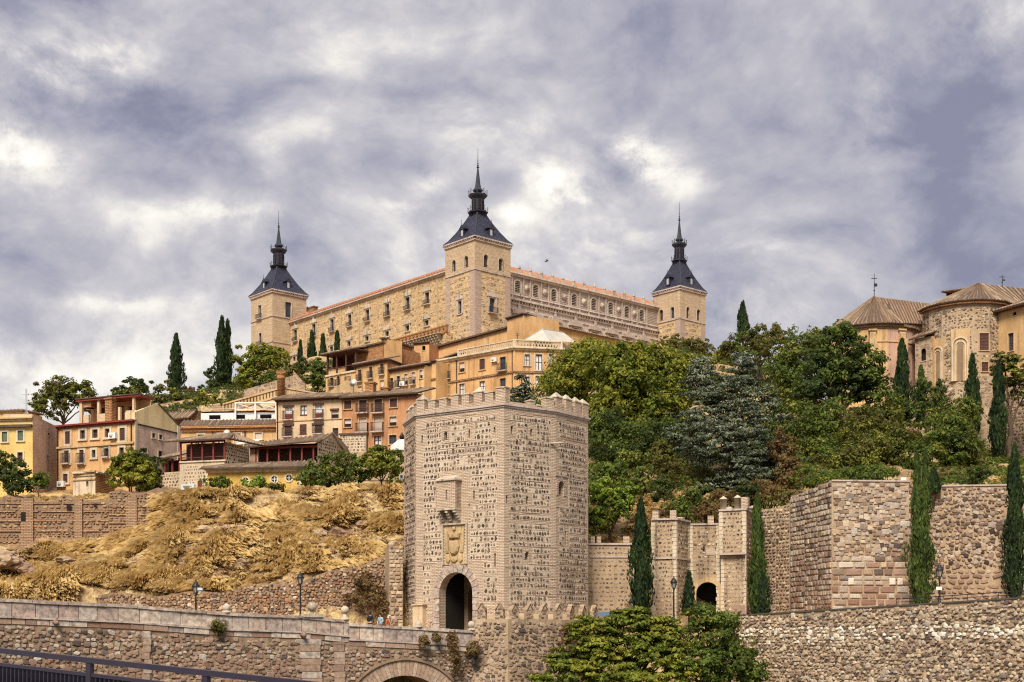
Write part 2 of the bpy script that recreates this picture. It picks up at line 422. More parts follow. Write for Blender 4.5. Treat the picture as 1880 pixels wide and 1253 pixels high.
# ---------------------------------------------------------------- stones
def stone_shape(rg, n=8, blocky=0.6, chip=0.12):
    pts = []
    for k in range(n):
        t = 2*math.pi*(k+0.5)/n+rg.uniform(-.15, .15)
        c, s_ = math.cos(t), math.sin(t)
        e = 2.0/(2.0+blocky*8)
        x = math.copysign(abs(c)**e, c)*0.5; y = math.copysign(abs(s_)**e, s_)*0.5
        q = 1-rg.uniform(0, chip*2); pts.append((x*q, y*q))
    vs = [(x, 0.0, y) for x, y in pts]+[(x*0.97, -0.65, y*0.97) for x, y in pts]+[(x*0.78, -1.0-rg.uniform(-.1, .1), y*0.78) for x, y in pts]+[(0, -1.08, 0)]
    fs = []
    for k in range(n):
        k2 = (k+1) % n
        fs.append((k, k2, n+k2, n+k)); fs.append((n+k, n+k2, 2*n+k2, 2*n+k)); fs.append((2*n+k, 2*n+k2, 3*n))
    return vs, fs
_vr = random.Random(5)
SHAPES = {'rubble': [stone_shape(_vr, 7, 0.25, 0.14) for _ in range(14)], 'block': [stone_shape(_vr, 8, 1.4, 0.05) for _ in range(10)], 'tiny': []}
def tiny_shape(rg):
    n = 6; pts = []
    for k in range(n):
        t = 2*math.pi*k/n+rg.uniform(-.3, .3); q = rg.uniform(.36, .56)
        pts.append((math.cos(t)*q, math.sin(t)*q))
    vs = [(x, 0.0, y) for x, y in pts]+[(x*.8, -1.0, y*.8) for x, y in pts]
    return vs, [(k, (k+1) % n, n+(k+1) % n, n+k) for k in range(n)]+[tuple(range(n, 2*n))]
SHAPES['tiny'] = [tiny_shape(_vr) for _ in range(14)]
SMESH = {}
def stone_mesh(style, i, mat):
    k = (style, i, mat)
    if k not in SMESH:
        me = bpy.data.meshes.new('stone'); vs, fs = SHAPES[style][i]; me.from_pydata(vs, [], fs); me.materials.append(MATS[mat]); SMESH[k] = me
    return SMESH[k]
def courses(rg, u0, u1, z0, z1, h, wd, gap=0.04, hj=0.3, wj=0.5, skip=0.0, wav=0.0, shrink=0.15, inside=None):
    """stones laid in rough courses: (u, z, w, h)"""
    out = []; z = z0; row = 0
    while z < z1-h*0.35:
        hh = h*rg.uniform(1-hj, 1+hj)
        if z+hh > z1: hh = z1-z
        u = u0-rg.random()*wd*0.5*(row > 0); ph = rg.random()*6
        while u < u1:
            ww = wd*rg.uniform(1-wj, 1+wj)*(hh/h)**0.5
            a, b = max(u, u0), min(u+ww, u1)
            if u1-b < wd*0.3: b = u1
            if b-a > wd*0.22 and rg.random() > skip:
                s_ = 1-rg.uniform(0, shrink)
                zc = z+hh/2+math.sin(u*0.7+ph)*wav
                if inside is None or inside((a+b)/2, zc, b-a, hh):
                    out.append(((a+b)/2, zc, (b-a-gap)*(1-rg.uniform(0, shrink*.6)), (hh-gap)*s_))
            u = b if b == u1 else u+ww
            if b == u1: break
        z += hh; row += 1
    return out
def field(rg, u0, u1, z0, z1, s, inside=None, big=.12):
    """random rubble: jittered, turned and overlapping stones of mixed size"""
    out = []; z = z0+s*.3; row = 0
    while z < z1:
        u = u0+s*.45*(row % 2)+rg.uniform(0, s*.3)
        while u < u1:
            k = rg.uniform(1.25, 1.7) if rg.random() < big else rg.uniform(.62, 1.15)
            w_, h_ = s*k*rg.uniform(.75, 1.15), s*k*rg.uniform(.55, .85)
            uu, zz = u+rg.uniform(-.2, .2)*s, z+rg.uniform(-.22, .22)*s
            if u0+w_*.4 < uu < u1-w_*.4 and (inside is None or inside(uu, zz, w_, h_)): out.append((uu, zz, w_, h_))
            u += s*(.62+.38*k)*rg.uniform(.8, 1.05)
        z += s*.66; row += 1
    return out
def place_stones(root, F, lay, mat, style='rubble', dep=0.10, maxn=300, name='stone', o0=-0.02, matf=None, rg=None, minpx=9.5):
    """the largest stones as parts of their own, the rest joined as one part"""
    rg = rg or random.Random(len(lay)); off = origin(root)
    def pxs(l):
        y = F.a.y+F.d.y*l[0]; return math.sqrt(max(1e-6, l[2]*abs(F.d.x-F.d.y*F.a.x/max(1, F.a.y))*l[3]))*FOC/max(20, y)
    lay = sorted(lay, key=pxs, reverse=True)
    big = [l for l in lay[:maxn] if pxs(l) >= minpx]; small = lay[len(big):]
    ks = SHAPES[style]
    for l in big:
        mt = matf(l, rg) if matf else mat
        i = rg.randrange(len(ks)); o = bpy.data.objects.new(name, stone_mesh(style, i, mt))
        p_ = F.P(l[0], l[1], o0)-off
        o.parent = root; o.location = p_; o.rotation_euler = (0, rg.uniform(-1, 1)*(.45 if style == 'rubble' else .03), F.ang)
        o.scale = (l[2], dep*rg.uniform(.6, 1.3), l[3]); COL.objects.link(o)
    groups = {}
    for l in small:
        mt = matf(l, rg) if matf else mat
        m = groups.setdefault(mt, MB()); vs, fs = ks[rg.randrange(len(ks))] if style == 'tiny' or pxs(l) > 4.5 else SHAPES['tiny'][rg.randrange(14)]
        dd = dep*rg.uniform(.6, 1.3); fl = rg.choice((-1, 1))
        an = rg.uniform(-1, 1)*(.03 if style == 'block' else .38); ca, sa = math.cos(an), math.sin(an)
        vv = [F.P(l[0]+(x*l[2]*ca-z*l[3]*sa), l[1]+(x*l[2]*sa+z*l[3]*ca), o0-y*dd) for x, y, z in vs]
        m.mesh(vv, fs)
    for mt, m in groups.items(): m.build('small_'+name+'s', mt, root, kind='stuff')
    return len(big)
# ---------------------------------------------------------------- palette
stucco('stucco_orange', (.63, .375, .17), (.69, .44, .22), dirt_amt=.35)
stucco('stucco_brick_orange', (.48, .235, .115), (.55, .30, .15), dirt_amt=.3)
stucco('stucco_ochre', (.62, .40, .19), (.67, .46, .24), dirt_amt=.4)
stucco('stucco_cream', (.62, .46, .29), (.68, .53, .35), dirt_amt=.4)
stucco('stucco_yellow', (.70, .50, .18), (.74, .56, .24), dirt_amt=.3)
stucco('stucco_gold', (.62, .40, .10), (.67, .46, .14), dirt_amt=.3)
stucco('stucco_pink', (.52, .33, .24), (.58, .39, .30), dirt_amt=.4)
stucco('stucco_palepink', (.68, .49, .38), (.74, .55, .44), dirt_amt=.35, fine=9, bmp=.9)
stucco('gable_yellow', (.80, .62, .33), (.84, .68, .40), dirt_amt=.25)
stucco('stucco_palecream', (.66, .54, .40), (.70, .58, .45), dirt_amt=.4)
stucco('trim_cream', (.62, .52, .38), (.68, .58, .44), dirt_amt=.4)
stucco('trim_ochre', (.55, .38, .20), (.60, .44, .26), dirt_amt=.4)
stucco('stone_pale', (.50, .42, .33), (.58, .50, .40), dirt_amt=.55)
stucco('stone_pinkgrey', (.50, .41, .36), (.56, .47, .42), dirt_amt=.5)
stucco('mortar_band', (.58, .475, .36), (.64, .535, .42), dirt_amt=.45)
stucco('mortar_cream', (.60, .49, .35), (.66, .56, .43), dirt_amt=.35)
stucco('mortar_warm', (.42, .31, .20), (.50, .39, .27), dirt_amt=.5)
stucco('mortar_brown', (.29, .20, .13), (.37, .26, .17), dirt_amt=.5)
stucco('ashlar_grey', (.60, .51, .445), (.66, .57, .50), dirt_amt=.5)
brickwork('ashlar_band', (.60, .50, .43), (.52, .42, .36), 2.0, dark=.6)
stucco('emblem_gold', (.55, .40, .22), (.60, .47, .30), dirt=(.18, .10, .05), dirt_amt=.6)
brickwork('brick_tower', (.64, .50, .37), (.56, .42, .31), 1.15, dark=.55)
brickwork('brick_pinkgrey', (.56, .43, .35), (.47, .35, .29), 1.6, dark=.6)
brickwork('brick_ruin', (.47, .31, .19), (.38, .24, .15), 1.4)
brickwork('brick_alcazar', (.58, .45, .30), (.52, .385, .255), 2.2, dark=.75)
brickwork('brick_orange', (.50, .27, .12), (.40, .19, .09), 1.6)
brickwork('brick_brown', (.36, .23, .13), (.28, .16, .09), 1.6)
rubble('rubble_alcazar', [(.16, .115, .075), (.36, .27, .17), (.46, .35, .21), (.24, .175, .11)], (.60, .46, .29), row=1.15, frac=.66, sx=1.35, sy=1.9, brick=(.56, .39, .22), thr=.12)
rubble('rubble_alcazar_wing', [(.20, .14, .08), (.42, .31, .18), (.52, .39, .22), (.30, .21, .13)], (.60, .44, .25), row=1.3, frac=.78, sx=1.25, sy=1.7, brick=(.56, .38, .20), thr=.15)
rubble('rubble_loose', [(.14, .09, .07), (.30, .21, .15), (.42, .31, .21), (.22, .14, .10)], (.44, .33, .22), row=3.0, frac=.95, sx=2.6, sy=3.2, brick=(.4, .28, .18))
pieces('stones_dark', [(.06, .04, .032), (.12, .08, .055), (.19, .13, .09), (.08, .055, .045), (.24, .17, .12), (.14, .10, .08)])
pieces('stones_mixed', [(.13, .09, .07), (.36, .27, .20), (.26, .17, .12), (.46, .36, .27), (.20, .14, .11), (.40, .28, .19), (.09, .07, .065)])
pieces('stones_grey', [(.44, .38, .32), (.36, .29, .24), (.52, .45, .37), (.30, .25, .22), (.48, .38, .29), (.40, .31, .24), (.56, .50, .42), (.22, .18, .16)])
pieces('stones_redbrown', [(.24, .14, .10), (.31, .20, .15), (.37, .25, .19), (.22, .14, .11), (.42, .30, .22), (.28, .17, .13)])
pieces('stones_cream', [(.60, .48, .34), (.48, .36, .24), (.36, .25, .17), (.64, .54, .40), (.24, .17, .12), (.54, .42, .28), (.16, .11, .09)])
pieces('stones_white', [(.74, .68, .58), (.66, .58, .47), (.80, .76, .68)])
pieces('stones_ruin', [(.30, .16, .09), (.40, .22, .11), (.20, .12, .08), (.46, .32, .18), (.34, .19, .11)])
pieces('pier_stone', [(.36, .25, .18), (.42, .31, .23), (.32, .21, .15), (.45, .35, .27)], contrast=.6, grain=4)
pieces('slabs', [(.40, .33, .28), (.46, .39, .33), (.34, .27, .24), (.40, .30, .25), (.49, .41, .34)], contrast=.95, grain=3)
pieces('tile_ribs', [(.26, .18, .12), (.34, .25, .17), (.19, .13, .09), (.30, .21, .14), (.40, .31, .22), (.23, .17, .12)])
pieces('tile_ribs_red', [(.40, .19, .11), (.46, .24, .14), (.33, .16, .10), (.42, .21, .13)])
pieces('tile_ribs_church', [(.29, .18, .115), (.24, .145, .09), (.34, .23, .15), (.28, .20, .14)])
pieces('tile_ribs_dark', [(.22, .14, .10), (.30, .20, .14), (.18, .12, .09), (.36, .26, .18)])
pieces('bark', [(.10, .07, .05), (.13, .09, .06)], grain=6)
pieces('rock_mat', [(.42, .31, .21), (.34, .23, .15), (.48, .37, .25), (.28, .18, .12)], grain=2.5, bmp=1.0)
plain('tiles', (.11, .075, .055), .9, .3, 1.2)
plain('tiles_red', (.34, .16, .095), .9, .2, 1.2)
brickwork('slate', (.052, .054, .088), (.034, .036, .060), 3.2, .5, .5); MATS['slate'].node_tree.nodes['Principled BSDF'].inputs['Roughness'].default_value = .5
plain('slate_trim', (.030, .036, .050), .5, .2, 3, .4)
plain('iron', (.018, .018, .02), .5, .2, 4, .4)
plain('wood_dark', (.10, .045, .035), .7, .3, 3)
plain('wood_red', (.22, .045, .035), .6, .25, 3)
plain('shutter', (.085, .04, .035), .6, .3, 5)
plain('shutter_green', (.10, .14, .08), .6, .3, 5)
plain('white_paint', (.74, .73, .70), .6, .08, 3)
plain('blind', (.60, .48, .42), .6, .12, 5)
plain('curtain', (.62, .66, .70), .6, .15, 4)
plain('painted_dark', (.020, .016, .014), .95, .2, 2)  # near-black colour painting in the dark of openings and passages
plain('canvas_white', (.72, .68, .58), .7, .08, 1)
plain('rail_paint', (.030, .024, .040), .35, .12, 3, .5)
plain('rail_panel', (.016, .013, .028), .5, .12, .6, .3)
plain('asphalt', (.10, .09, .08), .9, .2, 2)
plain('canopy_dull', (.50, .47, .40), .7, .1, 1)
plain('metal_grey', (.40, .42, .44), .5, .1, 4, .5)
plain('sign_blue', (.52, .62, .70), .5, .05, 3)
plain('sign_ink', (.12, .20, .32), .5, .05, 3)
plain('lamp_glass', (.30, .28, .25), .2, .1, 3, .5)
m, t, b, o = newmat('glass'); b.inputs['Base Color'].default_value = (.035, .05, .07, 1); b.inputs['Roughness'].default_value = .12; b.inputs['Specular IOR Level'].default_value = .6
m, t, b, o = newmat('stained_glass'); tc = t.n('ShaderNodeTexCoord').outputs['Object']
t.L.new(t.ramp(t.noise(tc, 3, 3), [(.35, (.05, .10, .22)), (.6, (.22, .38, .55))]), b.inputs['Base Color']); b.inputs['Roughness'].default_value = .2
for nm, cl in (('hair_dark', (.02, .015, .012)), ('skin', (.45, .27, .19)), ('cloth_black', (.012, .012, .016)), ('cloth_blue', (.30, .42, .50)), ('cloth_navy', (.05, .07, .14)), ('cloth_orange', (.42, .13, .05)), ('cloth_white', (.7, .68, .65)), ('cloth_jeans', (.06, .08, .14))):
    plain(nm, cl, .85, .12, 8)
m, t, b, o = newmat('car_paint'); b.inputs['Base Color'].default_value = (.70, .71, .72, 1); b.inputs['Roughness'].default_value = .3; b.inputs['Coat Weight'].default_value = .5
plain('rubber', (.02, .02, .02), .8)
# leaves
leafmat('leaf_bright', [(.035, .055, .010), (.085, .12, .016), (.19, .225, .026), (.38, .38, .05)])
leafmat('leaf_yellowgreen', [(.06, .07, .012), (.17, .18, .02), (.30, .29, .035), (.42, .38, .07)])
leafmat('leaf_green', [(.020, .038, .010), (.065, .105, .020), (.13, .18, .03), (.24, .28, .05)])
leafmat('leaf_fresh', [(.045, .085, .016), (.12, .20, .025), (.24, .34, .04), (.38, .46, .08)])
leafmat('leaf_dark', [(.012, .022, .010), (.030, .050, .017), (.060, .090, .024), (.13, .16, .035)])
leafmat('leaf_olive', [(.05, .045, .018), (.10, .09, .025), (.16, .14, .03), (.12, .13, .03)])
leafmat('leaf_brown', [(.08, .05, .025), (.15, .095, .04), (.22, .15, .06), (.12, .11, .035)], .35, (.4, .2, .06))
leafmat('leaf_blue', [(.022, .032, .022), (.065, .082, .048), (.16, .185, .115), (.30, .33, .22)], .12, (.12, .18, .12))
leafmat('leaf_cypress', [(.008, .018, .010), (.018, .036, .014), (.035, .065, .018), (.065, .095, .025)], .15)
leafmat('leaf_cypress_green', [(.020, .040, .014), (.045, .08, .020), (.085, .13, .025), (.14, .18, .035)], .2)
leafmat('leaf_pine', [(.024, .034, .012), (.07, .082, .016), (.17, .18, .025), (.30, .29, .05)], .2)
leafmat('grass_dry', [(.44, .29, .12), (.72, .54, .24), (.88, .71, .36), (.94, .82, .52)], .5, (.75, .52, .20))
leafmat('grass_brown', [(.20, .11, .06), (.34, .21, .10), (.50, .34, .16), (.62, .45, .22)], .3, (.5, .3, .1))

# ---------------------------------------------------------------- terrain
TP = [-900, 0, 60, 200, 330, 400, 600, 740, 900, 1080, 1200, 1400, 1600, 1880, 2900]
TT = [
(-300,[-14]*15), (40, [-14]*15), (99, [-13]*15),
(104, [-9]*15),
(109, [1.2, 1.5, 1.5, 1.5, 1.5, 1.5, 1.3, .8, 0, .3, 1, 1.5, 1.5, 1.5, 1.5]),
(111.9, [2.5, 2.4, 2.4, 1.8, 1.5, 1.5, 1.4, 1.3, .8, 1.2, 1.8, 1.7, 1.7, 1.7, 1.7]),
(113, [4, 4.6, 4.8, 4.4, 4.0, 4.3, 5.0, 5.4, 3, 2.6, 2.6, 1.5, 2, 2, 2]),
(119, [6.2, 6.2, 6.4, 6.8, 8.2, 8.8, 8.9, 9.2, 7, 8.0, 8.3, 2.6, 9, 9, 9]),
(124.5, [7.2, 7.3, 7.5, 8.0, 11.0, 11.9, 12.2, 12.6, 9.5, 11, 12, 10.5, 14, 14, 14]),
(126.3, [9.6, 9.6, 9.7, 10.2, 12.6, 12.9, 13.1, 13.4, 10.8, 12.2, 12.8, 12.1, 14.6, 14.8, 14.8]),
(127.5, [12.4, 12.8, 13, 13.2, 13.6, 13.9, 14.1, 14.3, 12, 13, 13.8, 13.5, 15.3, 15.5, 15.5]),
(138, [14.0, 14.5, 14.8, 14.8, 14.8, 14.8, 14.8, 15, 15, 17, 17.5, 17.5, 18.0, 17.5, 17]),
(150, [15, 17, 17.5, 18, 19, 19, 19, 19, 20, 24, 25, 24, 23, 20.5, 20]),
(165, [17, 19, 21, 23, 24, 23.5, 23.5, 24, 26, 31, 31, 30, 28.5, 25, 25]),
(180, [18, 22, 25, 28, 30, 30, 29, 29, 30, 36, 36, 34, 29, 27, 27]),
(200, [18, 24, 27, 33.5, 36, 37, 34, 34, 36, 43, 43, 40, 30, 28, 28]),
(230, [17, 24, 27, 35, 38.5, 43, 46, 44, 45, 50, 50, 46, 30, 28, 28]),
(265, [16, 22, 26, 35, 42, 50, 56, 56, 56, 57, 55, 49, 30, 28, 28]),
(340, [12, 18, 22, 30, 40, 51, 57, 58, 58, 58, 54, 46, 28, 26, 26]),
(470, [4, 8, 10, 18, 24, 30, 36, 40, 40, 38, 34, 28, 20, 16, 16]),
(900, [0, 2, 4, 6, 8, 8, 8, 8, 8, 8, 8, 8, 6, 4, 4]),
(9000, [-20]*15)]
TY = [r[0] for r in TT]
def ter(px, Y):
    px = min(max(px, TP[0]), TP[-1]); Y = min(max(Y, TY[0]), TY[-1])
    i = 0
    while i < len(TY)-2 and Y > TY[i+1]: i += 1
    j = 0
    while j < len(TP)-2 and px > TP[j+1]: j += 1
    a = (Y-TY[i])/(TY[i+1]-TY[i]); b = (px-TP[j])/(TP[j+1]-TP[j]); b = b*b*(3-2*b)
    A, B = TT[i][1], TT[i+1][1]
    return (A[j]*(1-b)+A[j+1]*b)*(1-a)+(B[j]*(1-b)+B[j+1]*b)*a
def ground(x, Y):
    px = CX+FOC*x/max(Y, 30)
    z = ter(px, Y)
    if 106 < Y < 400:
        n = mnoise.fractal(Vector((x*.16, Y*.16, 0)), 1, 2, 5)
        amp = 0.9 if Y < 127 else 0.5
        z += n*amp
    return z
ys = list(np.concatenate([np.linspace(-300, 98, 12), np.linspace(99, 130, 90), np.linspace(131, 230, 90), np.linspace(233, 480, 50), np.geomspace(500, 9000, 22)]))
pxs = list(np.concatenate([np.linspace(-2600, -120, 22), np.linspace(-100, 1980, 240), np.linspace(2000, 4500, 22)]))
vs = []
for Y in ys:
    for q in pxs:
        x = (q-CX)/FOC*max(Y, 60.0) if Y < 5000 else (q-CX)/FOC*Y*1.0
        vs.append((x, Y, ground(x, Y)))
n_ = len(pxs); fs = []
for i in range(len(ys)-1):
    for j in range(n_-1):
        a = i*n_+j; fs.append((a, a+1, a+n_+1, a+n_))
m, t, b, o = newmat('hill_ground')
tc = t.n('ShaderNodeNewGeometry').outputs['Position']
na = t.noise(tc, .22, 8, .65); nb = t.noise(tc, 1.6, 7, .7, .4); nc = t.noise(tc, 7, 4, .7)
cA = t.ramp(nb, [(.30, (.13, .075, .045)), (.42, (.30, .19, .10)), (.50, (.48, .35, .17)), (.60, (.62, .48, .24)), (.72, (.70, .56, .31))])
cB = t.ramp(nb, [(.3, (.13, .075, .045)), (.5, (.30, .19, .105)), (.7, (.46, .32, .17))])
cc_ = t.mix(t.sstep(.42, .58, na), cB, cA)
cc_ = t.mix(.5, cc_, t.ramp(nc, [(.3, (.22, .22, .22)), (.5, (.5, .5, .5)), (.7, (.8, .8, .78))]), 'OVERLAY')
t.L.new(cc_, b.inputs['Base Color']); bump(t, b, t.math('ADD', nb, t.math('MULTIPLY', nc, .3)), 1.0, .25)
me = bpy.data.meshes.new('hillside'); me.from_pydata(vs, [], fs); me.materials.append(m)
hill = bpy.data.objects.new('hillside', me); COL.objects.link(hill); hill['kind'] = 'structure'
# the river below the bridge
m, t, b, o = newmat('river_water'); b.inputs['Base Color'].default_value = (.05, .06, .035, 1); b.inputs['Roughness'].default_value = .12
bump(t, b, t.noise(t.n('ShaderNodeTexCoord').outputs['Object'], .8, 4), .3, .1)
mb = MB(); mb.poly([(-400, -280, -12), (400, -280, -12), (400, 101, -12), (-400, 101, -12)]); mb.build('river', 'river_water', None, kind='structure')

# ================================================================ the palace-fortress
Lv = Vector((-.662, .75)).normalized(); Rv = Vector((.752, .6595)).normalized()
Rv = Vector((-Lv.y*-1, -Lv.x)).normalized()     # exactly square to Lv
C0 = Vector((-7.34, 270.0))
alc = thing('hilltop_palace', (C0.x, C0.y, 58), 'huge square sandstone palace-fortress with slate-spired corner towers crowning the hill', 'palace')

def window_parts(root, F, r, frame_mat, kind='dark', arched=False, rec=0.25, frame=True, fw=0.16, sill=True, name='window', o1=0.07):
    """window: frame (the part) with pane, mullions as sub-parts. r=(u0,u1,z0,z1)"""
    u0, u1, z0, z1 = r; m = MB(); rr = (u1-u0)/2
    if frame:
        if arched: arch_ring(m, F, (u0+u1)/2, z0, z1-rr, rr, fw, -0.03, o1, 8)
        else:
            m.fbox(F, u0-fw, u0, z0, z1+fw, -.03, o1); m.fbox(F, u1, u1+fw, z0, z1+fw, -.03, o1); m.fbox(F, u0, u1, z1, z1+fw, -.03, o1-.005)
        if sill: m.fbox(F, u0-fw*1.2, u1+fw*1.2, z0-fw*.8, z0, -.03, o1+.08)
    else:
        m.fbox(F, u0-.04, u1+.04, z0-.08, z0, -.05, .08)
    w_ = m.build(name, frame_mat, root)
    p_ = MB(); bars = MB(); hasb = False
    W_, H = u1-u0, z1-z0
    if kind == 'dark': p_.fbox(F, u0, u1, z0, z1, -rec-.04, -rec); pm = 'glass'
    elif kind == 'shutter': p_.fbox(F, u0, u1, z0, z1, -.12, -.06); pm = 'shutter'
    elif kind == 'green': p_.fbox(F, u0, u1, z0, z1, -.12, -.06); pm = 'shutter_green'
    elif kind == 'blind':
        p_.fbox(F, u0, u1, z0, z1, -rec-.04, -rec); pm = 'painted_dark'
        bars.fbox(F, u0, u1, z0+H*.42, z1, -rec, -rec+.06); hasb = 'blind'
    elif kind == 'blindfull': p_.fbox(F, u0, u1, z0, z1, -.14, -.08); pm = 'blind'
    elif kind == 'white': p_.fbox(F, u0, u1, z0, z1, -rec-.04, -rec); pm = 'curtain'
    elif kind == 'stained': p_.fbox(F, u0, u1, z0, z1, -rec-.04, -rec); pm = 'stained_glass'
    elif kind == 'door': p_.fbox(F, u0, u1, z0, z1, -rec-.04, -rec); pm = 'curtain'; 
    elif kind == 'gone': p_.fbox(F, u0, u1, z0, z1, -rec-.3, -rec-.2); pm = 'painted_dark'
    pn = p_.build('shutter' if kind in ('shutter', 'green') else 'pane', pm, w_)
    if kind in ('dark', 'white', 'door', 'stained') and W_ > .5:
        b_ = MB(); t_ = .05 if W_ < 1.6 else .08
        b_.fbox(F, (u0+u1)/2-t_, (u0+u1)/2+t_, z0, z1, -rec, -rec+.05)
        for s_ in (.0, .5, .95): b_.fbox(F, u0, u1, z0+H*s_, z0+H*s_+t_*1.2, -rec+.002, -rec+.045)
        b_.fbox(F, u0, u0+t_*1.4, z0, z1, -rec, -rec+.052); b_.fbox(F, u1-t_*1.4, u1, z0, z1, -rec, -rec+.052)
        b_.build('sash', {'dark': 'wood_dark', 'white': 'wood_dark', 'door': 'white_paint', 'stained': 'wood_red'}[kind], w_)
    if kind == 'door':
        b_ = MB(); b_.fbox(F, u0, u1, z0, z0+H*.42, -rec+.05, -rec+.07); b_.build('door_panel', 'wood_red', w_)
    if hasb: bars.build('blind', 'blind', w_)
    if kind == 'shutter' and H > .9:
        b_ = MB(); k = 6
        for i in range(k): b_.fbox(F, u0+.05, u1-.05, z0+H*(i+.2)/k, z0+H*(i+.6)/k, -.06, -.035)
        b_.fbox(F, (u0+u1)/2-.02, (u0+u1)/2+.02, z0, z1, -.035, -.02); b_.build('louvre', 'wood_dark', w_, kind='stuff')
    return w_
def balcony(root, F, r, mat='iron', out_=.55, side=.22, hh=1.0, slab=True):
    u0, u1, z0, z1 = r; m = MB()
    m.fbox(F, u0-side, u1+side, z0-.14, z0, 0, out_)
    o = m.build('balcony', 'stone_pinkgrey' if slab else mat, root); m = MB()
    a, b = u0-side+.03, u1+side-.03
    m.fbox(F, a, b, z0+hh-.05, z0+hh, out_-.07, out_-.02)
    m.fbox(F, a, b, z0+.08, z0+.11, out_-.07, out_-.03)
    for s in (a, b-.05):
        m.fbox(F, s, s+.05, z0+hh-.051, z0+hh-.001, 0, out_-.07)
        for k in range(3): m.fbox(F, s+.01, s+.035, z0, z0+hh-.05, .1+k*.15, .125+k*.15)
    n = max(4, int((b-a)/.13))
    for k in range(n+1): m.fbox(F, a+(b-a)*k/n-.012, a+(b-a)*k/n+.012, z0, z0+hh-.05, out_-.06, out_-.036)
    m.build('railing', mat, o); return o
def pediment(mb, F, uc, w_, z, h, o1=.3):
    P = F.P
    mb.fbox(F, uc-w_/2, uc+w_/2, z, z+h*.18, 0, o1)
    a, b, c_ = (uc-w_/2, z+h*.18), (uc+w_/2, z+h*.18), (uc, z+h*.85)
    mb.poly([P(*a, o1), P(*b, o1), P(*c_, o1)], [a, b, c_])
    mb.poly([P(*a, 0), P(*a, o1), P(*c_, o1), P(*c_, 0)]); mb.poly([P(*c_, 0), P(*c_, o1), P(*b, o1), P(*b, 0)])
    mb.fbox(F, uc-w_*.06, uc+w_*.06, z+h*.8, z+h*1.15, 0, o1); mb.fbox(F, uc-w_/2, uc-w_*.4, z+h*.18, z+h*.5, 0, o1*.9); mb.fbox(F, uc+w_*.4, uc+w_/2, z+h*.18, z+h*.5, 0, o1*.9)
def ring4(c, wl, wr, L=None, Rr=None):
    """corners of a square tower: near, left, far, right"""
    L = L or Lv; Rr = Rr or Rv
    return [c, c+L*wl, c+L*wl+Rr*wr, c+Rr*wr]

